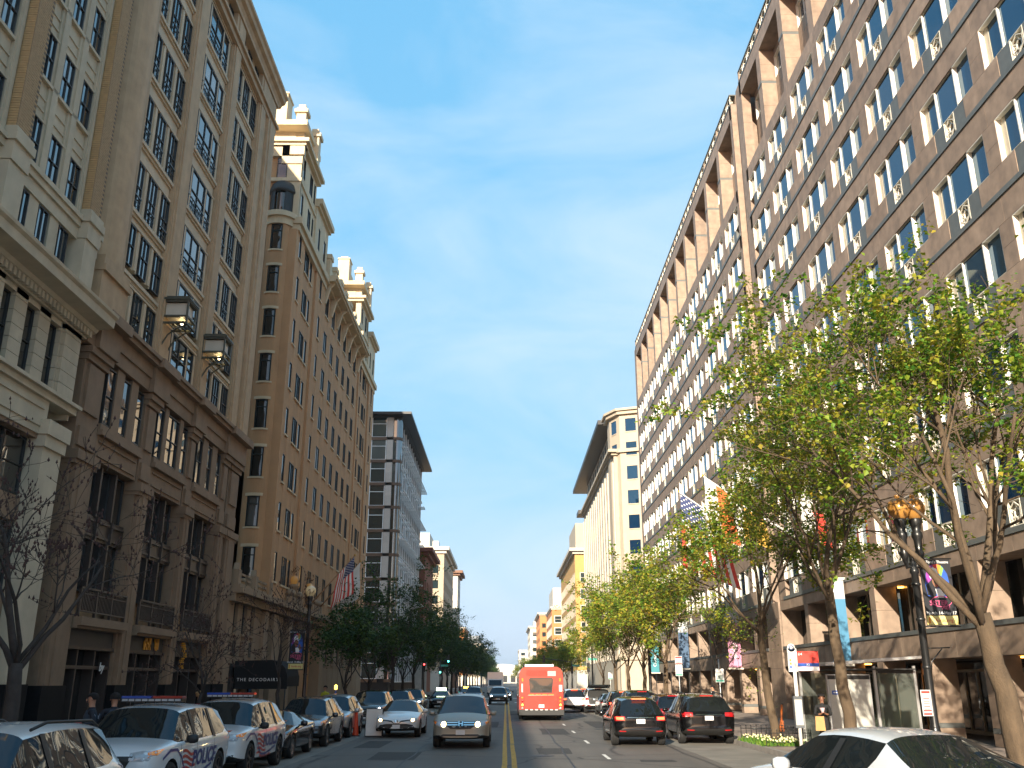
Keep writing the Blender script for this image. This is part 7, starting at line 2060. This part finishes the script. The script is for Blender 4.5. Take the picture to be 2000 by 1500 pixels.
def pole_flag(loc, direction, L, label, kind, hoist, fly, seed, polem):
    """flag hanging from a slanting pole: hoist along the pole's end, cloth drapes down"""
    t = thing('flagpole_flag' if kind else 'flagpole', label, 'flag' if kind else 'flagpole', loc)
    d = Vector(direction).normalized()
    b = MB(); b.tube([(0, 0, 0), tuple(d * L)], [.06, .04], 8); obj('pole', b.mesh('pole', polem), t)
    b = MB(); e = d * L; b.lathe([(0, -.06), (.055, -.03), (.07, .02), (.05, .08), (0, .1)], tuple(e), 8); obj('finial', b.mesh('finial', mat('gold_finial', (.6, .35, .05), .3, metal=.8)), t)
    hor = Vector((d.x, d.y, 0)).normalized(); sid = hor.cross(Vector((0, 0, 1)))
    def at(u, v, off=0):
        hp = d * (L - .12 - hoist * (1 - v))              # point on the pole
        fall = Vector((0, 0, -1)) * fly * u * (.92 + .08 * v) - hor * (fly * .22 * u * (1 - v)) 
        wob = sid * (.16 * u * math.sin(5.5 * v + 2.2 * u + seed) + .05 * math.sin(9 * u + seed)) + hor * (.10 * u * math.sin(6 * v + seed))
        return tuple(hp + fall + wob + sid * off)
    if kind == 'us': flag_us(t, fly, hoist, at)
    elif kind:
        cols = kind
        n = len(cols)
        for k, mm in enumerate(cols):
            b = MB(); nu, nv = 14, 4
            g = [[at(i / nu, k / n + j / nv / n) for j in range(nv + 1)] for i in range(nu + 1)]
            b.add([p for r_ in g for p in r_], [(i * 5 + j, (i + 1) * 5 + j, (i + 1) * 5 + j + 1, i * 5 + j + 1) for i in range(nu) for j in range(nv)], 0, True)
            obj('cloth', b.mesh('cloth', mm), t)
    return t
m_goldp = mat('brown_pole', (.30, .15, .06), .5, .1, 5); m_whpole = mat('white_pole', (.70, .69, .66), .4, .04, 4)
m_wcl = mat('flag_white_cloth', (.70, .68, .64), .8, .05, 3); m_ocl = mat('orange_cloth', (.70, .13, .03), .8, .05, 3); m_rcl = mat('flag_red_cloth', (.55, .05, .035), .8, .05, 3); m_gcl = mat('gold_cloth', (.55, .33, .05), .8, .05, 3)
pole_flag((-15.1, 73.4, 8.0), (.52, .55, .78), 5.6, 'stars and stripes hanging from the hotel parapet pole', 'us', 2.2, 3.0, 0.5, m_goldp)
pole_flag((-15.1, 76.6, 7.9), (.52, .55, .78), 5.6, 'plain white flag next to the stars and stripes on the hotel', [m_wcl], 2.0, 3.0, 1.9, m_goldp)
pole_flag((15.95, 57.2, 10.0), (-.80, .05, .58), 6.2, 'stars and stripes on a white pole over the right kerb trees', 'us', 3.0, 4.7, .9, m_whpole)
pole_flag((15.95, 50.6, 9.7), (-.80, .05, .58), 6.0, 'white and orange flag partly hidden by leaves on the granite block', [m_wcl, m_ocl, m_wcl], 2.2, 3.2, 2.3, m_whpole)
pole_flag((15.95, 47.3, 8.5), (-.80, .0, .52), 4.4, 'gold flag on a white pole behind the maple leaves', [m_gcl], 1.2, 1.8, 1.1, m_whpole)
pole_flag((15.95, 42.0, 8.5), (-.72, .0, .6), 3.2, 'red and white flag hanging close to the granite wall', [m_rcl, m_wcl], 1.3, 2.0, .2, m_whpole)
# hanging banners on the granite block
def wall_banner(u, z, h, w, mm, label, top=m_ink_w, words=None):
    t = thing('wall_banner', label, 'banner', (XR - .25, u, z), 0)
    for zz in (0, h):
        b = MB(); b.box(-.75 - .0, .25, -.04, .04, zz - .05, zz + .05); obj('bracket', b.mesh('bracket', m_grl), t)
    b = MB(); b.box(-.70, -.70 + w, -.012, .012, .08, h * .76); obj('cloth', b.mesh('cloth', mm), t)
    b = MB(); b.box(-.70, -.70 + w, -.012, .012, h * .76, h - .08); hd = obj('cloth_head', b.mesh('cloth_head', mat('banner_grey', (.45, .46, .46), .7, .05, 3)), t)
    for k in range(6):                                     # knot emblem: six interlaced loops
        a = k * PI / 3; b = MB(); cx, cz = -.70 + w / 2 + .11 * math.cos(a), h * .88 + .11 * math.sin(a)
        r_ = ell(cx, cz, .10, .10, 14); r2_ = ell(cx, cz, .08, .08, 14)
        b.add([(x, -.014, y) for x, y in r_ + r2_], [(i, (i + 1) % 14, 14 + (i + 1) % 14, 14 + i) for i in range(14)]); obj('knot_emblem', b.mesh('knot_emblem', m_ink_w), hd)
    if words:
        o = obj('lettering', text_mesh(words, .42, m_ink_w, 0), t, (-.70 + w / 2, -.016, h * .30)); o.rotation_euler = (R(90), R(-90), 0)
    return t
wall_banner(44.0, 2.9, 3.9, .85, mat('banner_blue', (.07, .22, .36), .8, .05, 2), 'blue hanging banner with a grey knot emblem head')
wall_banner(64.6, 3.0, 3.9, .85, mat('banner_pink', (.60, .27, .40), .8, .05, 2), 'pink hanging banner with white lettering on the granite block', words='design')
wall_banner(99.5, 3.0, 4.2, .85, mat('banner_teal', (.05, .22, .26), .8, .05, 2), 'dark teal hanging banner behind the leafy maples', words='Canopy')
wall_banner(83.0, 3.2, 4.0, .85, mat('banner_navy', (.07, .12, .20), .8, .05, 2), 'navy hanging banner between the pink and the teal one')
# signs on poles among the right trees
m_gsign = mat('green_sign_face', (.05, .30, .22), .5, .1, 4)
for (x, y, z, lab, two) in ((9.0, 50.0, 2.3, 'red and green parking sign on a pole behind the red car', True), (9.1, 41.0, 2.0, 'small green parking sign before the arcade beside the sapling', False), (9.0, 83, 2.2, 'pale green sign plate on a pole among the maples', False)):
    t = thing('parking_sign_pole', lab, 'street sign', (x, y, .15))
    b = MB(); b.tube([(0, 0, 0), (0, 0, z + .95)], .03, 6); obj('pole', b.mesh('pole', m_alu), t)
    notice(t, (0, -.045, z), .36, .55, [(.02, .1, m_gsign)], lines=3, lm=m_gsign)
    if two: notice(t, (0, -.045, z + .58), .36, .40, [(.30, .38, m_redink), (.02, .08, m_redink)], lines=2)
# street name sign, traffic lights at the crossing
def signal(loc, label, arm, lit, facing=1):
    t = thing('traffic_light', label, 'traffic light', loc)
    b = MB(); b.tube([(0, 0, 0), (0, 0, 4.6)], [.09, .06], 8); obj('pole', b.mesh('pole', m_post), t)
    if arm:
        b = MB(); b.tube([(0, 0, 4.5), (arm, 0, 5.0)], .05, 6); obj('mast_arm', b.mesh('mast_arm', m_post), t)
    for (x, z) in ((0, 3.0),) if not arm else ((0, 3.0), (arm * .9, 4.4)):
        b = MB(); b.box(x - .16, x + .16, -.22, -.02, z, z + .95); hd = obj('signal_head', b.mesh('signal_head', m_post), t)
        for k, (mm, nm) in enumerate(((mat('green_lamp', (.05, .5, .4), .3, emis=((.1, 1, .75), 6)) if lit == 'g' else m_trim, 'green_lamp'), (m_trim, 'amber_lamp'), (mat('red_lamp', (.6, .02, .02), .3, emis=((1, .05, .05), 6)) if lit == 'r' else m_trim, 'red_lamp'))):
            b = MB(); b.lathe([(0, -.02), (.10, -.02), (.10, 0)], (x, -.22, z + .17 + k * .3), 10, 0, 'y'); obj(nm, b.mesh(nm, mm), hd)
    b = MB(); b.box(-.5, .5, -.02, .02, 3.9 + (.3 if not arm else -.0), 4.15 + (.3 if not arm else 0)); o = obj('street_name_sign', b.mesh('street_name_sign', m_gsign), t, (.55, -.06, 0))
    return t
signal((-8.9, 104.6, .15), 'traffic light showing red at the crossing left of the minivan', 0, 'r')
signal((-8.8, 129.0, .15), 'traffic light showing green beyond the crossing in the left tree shade', 1.2, 'g')
signal((8.9, 129.5, .15), 'traffic light pole with a street name sign right of the bus', -4.2, '')
signal((9.0, 105.0, .15), 'traffic light pole hidden by the farthest maples', 0, '')
t = thing('construction_panel', 'tall pale panel standing on the far left pavement by the signal', 'panel', (-9.6, 108.2, .0)); b = MB(); b.box(-.7, .7, -.06, .06, .2, 4.2); obj('panel', b.mesh('panel', mat('grey_panel', (.5, .5, .48), .7)), t); b = MB(); b.box(-.75, .75, -.25, .25, 0, .2); obj('foot', b.mesh('foot', m_trim), t)
t = thing('warning_lamp', 'amber lamp on a blue post beside the hotel porch', 'lamp', (-9.3, 53.0, .15)); b = MB(); b.tube([(0, 0, 0), (0, 0, 1.6)], .05, 6); obj('post', b.mesh('post', m_blueink), t); b = MB(); b.lathe([(0, 1.6), (.08, 1.62), (.09, 1.8), (0, 1.88)], seg=8); obj('lamp_head', b.mesh('lamp_head', mat('amber_glow', (1, .5, .1), .4, emis=((1, .5, .08), 3))), t)

# ---------------------------------------------------------------- people
def person(name, label, loc, rz, h, joints, mats_by, hair=None, hair_m=None, extra=None, cat='person'):
    """one continuous skinned figure; joints in a 1.75 m frame, scaled to h; mats_by(point) -> material index"""
    t = thing(name, label, cat, loc, rz)
    J_, E_ = joints
    bm_me = bpy.data.meshes.new('body')
    names = list(J_)
    bm_me.from_pydata([J_[n][0] for n in names], [], [(names.index(a), names.index(b_)) for a, b_ in E_])
    o = bpy.data.objects.new('tmpbody', bm_me); COL.objects.link(o)
    sk = o.modifiers.new('skin', 'SKIN'); sk.use_smooth_shade = True; sk.branch_smoothing = .6
    for i, n in enumerate(names):
        r_ = J_[n][1]; bm_me.skin_vertices[0].data[i].radius = r_ if isinstance(r_, tuple) else (r_, r_)
    bm_me.skin_vertices[0].data[names.index('pelvis')].use_root = True
    ss = o.modifiers.new('sub', 'SUBSURF'); ss.levels = 2; ss.render_levels = 2
    dg = bpy.context.evaluated_depsgraph_get()
    me = bpy.data.meshes.new_from_object(o.evaluated_get(dg)); bpy.data.objects.remove(o)
    k = h / 1.75
    fn, ml = mats_by
    me.materials.clear()
    for m_ in ml: me.materials.append(m_)
    for p in me.polygons: p.material_index = fn(p.center); p.use_smooth = True
    for v in me.vertices: v.co *= k
    obj('body', me, t)
    hd = Vector(J_['head'][0]) * k
    b = MB()
    for sx in (-1, 1): b.lathe([(0, -.008), (.010, -.006), (.012, 0), (.008, .008)], (hd.x + sx * .033 * k, hd.y + .092 * k, hd.z + .012), 8, 0, 'y')
    obj('eyes', b.mesh('eyes', mat('eye_dark', (.02, .015, .012), .3)), t)
    b = MB(); b.prism([(hd.x - .014, hd.y + .09 * k, hd.z - .035), (hd.x + .014, hd.y + .09 * k, hd.z - .035), (hd.x + .005, hd.y + .088 * k, hd.z + .015), (hd.x - .005, hd.y + .088 * k, hd.z + .015)], (0, .022, -.004)); obj('nose', b.mesh('nose', ml[0]), t)
    b = MB(); b.box(hd.x - .024, hd.x + .024, hd.y + .080 * k, hd.y + .094 * k, hd.z - .066, hd.z - .056); obj('mouth', b.mesh('mouth', mat('lip', (.25, .07, .06), .5)), t)
    for sx in (-1, 1):
        b = MB(); b.lathe([(0, -.01), (.022, -.008), (.028, .002), (.01, .01)], (hd.x + sx * .088 * k, hd.y - .005, hd.z - .005), 8, 0, 'x'); obj('ear', b.mesh('ear', ml[0]), t)
    if hair:
        hair(t, hd, k, hair_m)
    if extra: extra(t, k)
    return t
def hair_short(t, hd, k, m, low=-.01):
    b = MB(); b.lathe([(.104, low), (.108, .04), (.098, .085), (.07, .118), (.03, .134), (0, .138)], (hd.x, hd.y - .014, hd.z), 14)
    b.v = [(x, hd.y + (y - hd.y) * 1.12, z) for x, y, z in b.v]
    # clear the face: lift the fringe
    b.v = [(x, y, max(z, hd.z + .055) if y > hd.y + .03 else z) for x, y, z in b.v]
    obj('hair', b.mesh('hair', m), t)
def hair_bun(t, hd, k, m):
    hair_short(t, hd, k, m, -.05); b = MB(); b.lathe([(0, -.05), (.045, -.03), (.05, 0), (.04, .035), (0, .05)], (hd.x, hd.y - .115, hd.z + .06), 10); obj('hair_bun', b.mesh('hair_bun', m), t)
def cap(t, hd, k, m):
    hair_short(t, hd, k, m, .0); b = MB(); b.prism([(hd.x - .085, hd.y + .09, hd.z + .062), (hd.x + .085, hd.y + .09, hd.z + .062), (hd.x + .06, hd.y + .19, hd.z + .045), (hd.x - .06, hd.y + .19, hd.z + .045)], (0, 0, .012)); obj('cap_peak', b.mesh('cap_peak', m), t)
def skel(arms='down', stance=.10):
    J = {'pelvis': ((0, 0, .95), (.155, .105)), 'waist': ((0, 0, 1.10), (.14, .10)), 'chest': ((0, .01, 1.30), (.165, .115)), 'neckb': ((0, 0, 1.46), (.075, .07)), 'neck': ((0, .005, 1.52), .052),
         'head': ((0, .02, 1.63), (.082, .098)), 'crown': ((0, .01, 1.70), (.066, .078))}
    E = [('pelvis', 'waist'), ('waist', 'chest'), ('chest', 'neckb'), ('neckb', 'neck'), ('neck', 'head'), ('head', 'crown')]
    for s, nm in ((-1, 'l'), (1, 'r')):
        J['hip' + nm] = ((s * .095, 0, .88), .095); J['knee' + nm] = ((s * stance, .02, .48), .062); J['ankle' + nm] = ((s * stance * 1.05, -.01, .09), .042); J['toe' + nm] = ((s * stance * 1.2, .15, .035), (.035, .03))
        E += [('pelvis', 'hip' + nm), ('hip' + nm, 'knee' + nm), ('knee' + nm, 'ankle' + nm), ('ankle' + nm, 'toe' + nm)]
        sh = (s * .185, 0, 1.40)
        if arms == 'hold':
            el, wr_, hnd = (s * .235, .03, 1.14), (s * .10, .24, 1.16), (s * .045, .29, 1.19)
        elif arms == 'hip':
            el, wr_, hnd = (s * .30, -.03, 1.15), (s * .20, .14, 1.05), (s * .15, .19, 1.03)
        else:
            el, wr_, hnd = (s * .225, -.01, 1.13), (s * .235, .05, .89), (s * .235, .07, .82)
        J['sh' + nm] = (sh, .066); J['el' + nm] = (el, .046); J['wr' + nm] = (wr_, .030); J['hand' + nm] = (hnd, (.034, .022))
        E += [('chest', 'sh' + nm), ('sh' + nm, 'el' + nm), ('el' + nm, 'wr' + nm), ('wr' + nm, 'hand' + nm)]
        hv = Vector(hnd); dv = (hv - Vector(wr_)).normalized(); sd = dv.cross(Vector((0, 0, 1))).normalized() if abs(dv.z) < .9 else Vector((0, 1, 0))
        for q in range(4):
            f0 = hv + dv * .05 + sd * (q - 1.5) * .02; f1 = f0 + dv * (.035 + .006 * (1.5 - abs(q - 1.3))) - Vector((0, 0, .012)); J['f%d%s' % (q, nm)] = (tuple(f0), .010); J['g%d%s' % (q, nm)] = (tuple(f1), .009)
            E += [('hand' + nm, 'f%d%s' % (q, nm)), ('f%d%s' % (q, nm), 'g%d%s' % (q, nm))]
        th = hv + dv * .01 + sd * (-s) * .045; J['t' + nm] = (tuple(th), .010); E.append(('hand' + nm, 't' + nm))
    return J, E
def dress(skin, top, leg, arms_z=None, hands=None, shoe=None):
    def fn(c):
        if c.z > 1.485: return 0
        if hands and hands(c): return 0
        if c.z < .09: return 3
        if c.z < .90: return 2
        return 1
    return fn, [skin, top, leg, shoe or m_trim]
m_navy = mat('navy_uniform', (.010, .012, .020), .8, .1, 12); m_vest = mat('blue_grey_vest', (.03, .045, .07), .8, .1, 12); m_blk = mat('black_cloth', (.008, .008, .009), .85, .1, 12); m_hairb = mat('dark_hair', (.012, .009, .008), .95, .2, 20)
m_blond = mat('fair_hair', (.30, .17, .07), .6, .2, 20)
hold = lambda c: c.y > .215 and 1.0 < c.z < 1.3
hip = lambda c: c.y > .12 and c.z < 1.10 and abs(c.x) < .22
down = lambda c: abs(c.x) > .19 and c.z < .90
def badge(t, k):
    for sx in (-1, 1):
        b = MB(); b.lathe([(0, 0), (.045, 0), (.045, .006), (0, .006)], (sx * .262 * k, -.02, 1.30 * k), 12, 0, 'x'); obj('shoulder_patch', b.mesh('shoulder_patch', mat('pale_patch', (.45, .5, .6), .6, .3, 40)), t)
    b = MB(); b.lathe([(.15, 1.06), (.175, 1.2), (.178, 1.34), (.12, 1.46)], (0, 0, 0), 14); b.v = [(x * 1.0, y * .80 + .008, z) for x, y, z in b.v]; obj('vest', b.mesh('vest', m_vest), t)
    b = MB(); b.box(-.1, .1, -.150, -.138, 1.28, 1.34); obj('back_patch', b.mesh('back_patch', mat('pale_patch', (.45, .5, .6), .6, .3, 40)), t)
person('person', 'bareheaded police officer in dark uniform looking left behind the cropped white car', (-8.9, 21.0, .15), R(118), 1.80, skel('hip'), dress(m_skin, m_navy, m_navy, hands=hip), hair_short, m_hairb, badge)
person('person', 'police officer in a dark cap seen from behind beside the bareheaded one', (-8.55, 21.3, .15), R(20), 1.80, skel('hip'), dress(m_skin, m_navy, m_navy, hands=hip), cap, m_hairb, badge)
def bag(t, k):
    m_bag = mat('tan_paper_bag', (.45, .26, .10), .8, .1, 8)
    b = MB(); b.prism([(-.02, .16, .66), (.26, .16, .66), (.24, .18, 1.06), (.0, .18, 1.06)], (0, .15, 0)); obj('carried_bag', b.mesh('carried_bag', m_bag), t)
    b = MB(); b.lathe([(.035, 0), (.05, .04), (.08, .14), (.0, .1)], (.02, .30, 1.16), 7); obj('flower_wrap', b.mesh('flower_wrap', mat('pale_wrap', (.5, .35, .36), .6, .4, 30)), t)
person('person', 'woman in black holding a tan bag and a small bunch beside the bus shelter', (9.45, 29.0, .15), R(165), 1.68, skel('hold', .07), dress(m_skin2, m_blk, m_blk, hands=hold), hair_bun, m_hairb, bag)
def shirt(t, k):
    b = MB(); b.prism([(-.035, .125, 1.25), (.035, .125, 1.25), (.05, .10, 1.46), (-.05, .10, 1.46)], (0, .012, 0)); obj('shirt_front', b.mesh('shirt_front', m_ink_w), t)
person('person', 'man in a dark suit and white shirt walking before the arcade', (11.9, 55.5, .15), R(90), 1.80, skel('down'), dress(m_skin, m_navy, m_navy, hands=down), hair_short, m_hairb, shirt)
person('person', 'fair haired person behind the police cars, only the head showing', (-10.4, 33.0, .15), R(-60), 1.72, skel('hold'), dress(m_skin, m_blk, m_blk, hands=hold), hair_bun, m_blond)
person('person', 'worker in a yellow jacket beyond the silver parked car', (-9.4, 50.5, .15), R(160), 1.82, skel('down'), dress(m_skin, mat('yellow_jacket', (.45, .42, .03), .8), m_blk, hands=down), hair_short, m_hairb)
# ================================================================ thin air haze over the whole street
hm = bpy.data.materials.new('haze'); hm.use_nodes = True
hn = hm.node_tree; hn.nodes.clear()
ho = hn.nodes.new('ShaderNodeOutputMaterial'); hv = hn.nodes.new('ShaderNodeVolumePrincipled')
hv.inputs['Color'].default_value = (.86, .91, .97, 1); hv.inputs['Density'].default_value = .00016; hv.inputs['Anisotropy'].default_value = .3
hn.links.new(hv.outputs[0], ho.inputs['Volume'])
b = MB(); b.box(-2520, 2520, -420, 5020, -1.2, 70); stuff(b.build('haze', hm))
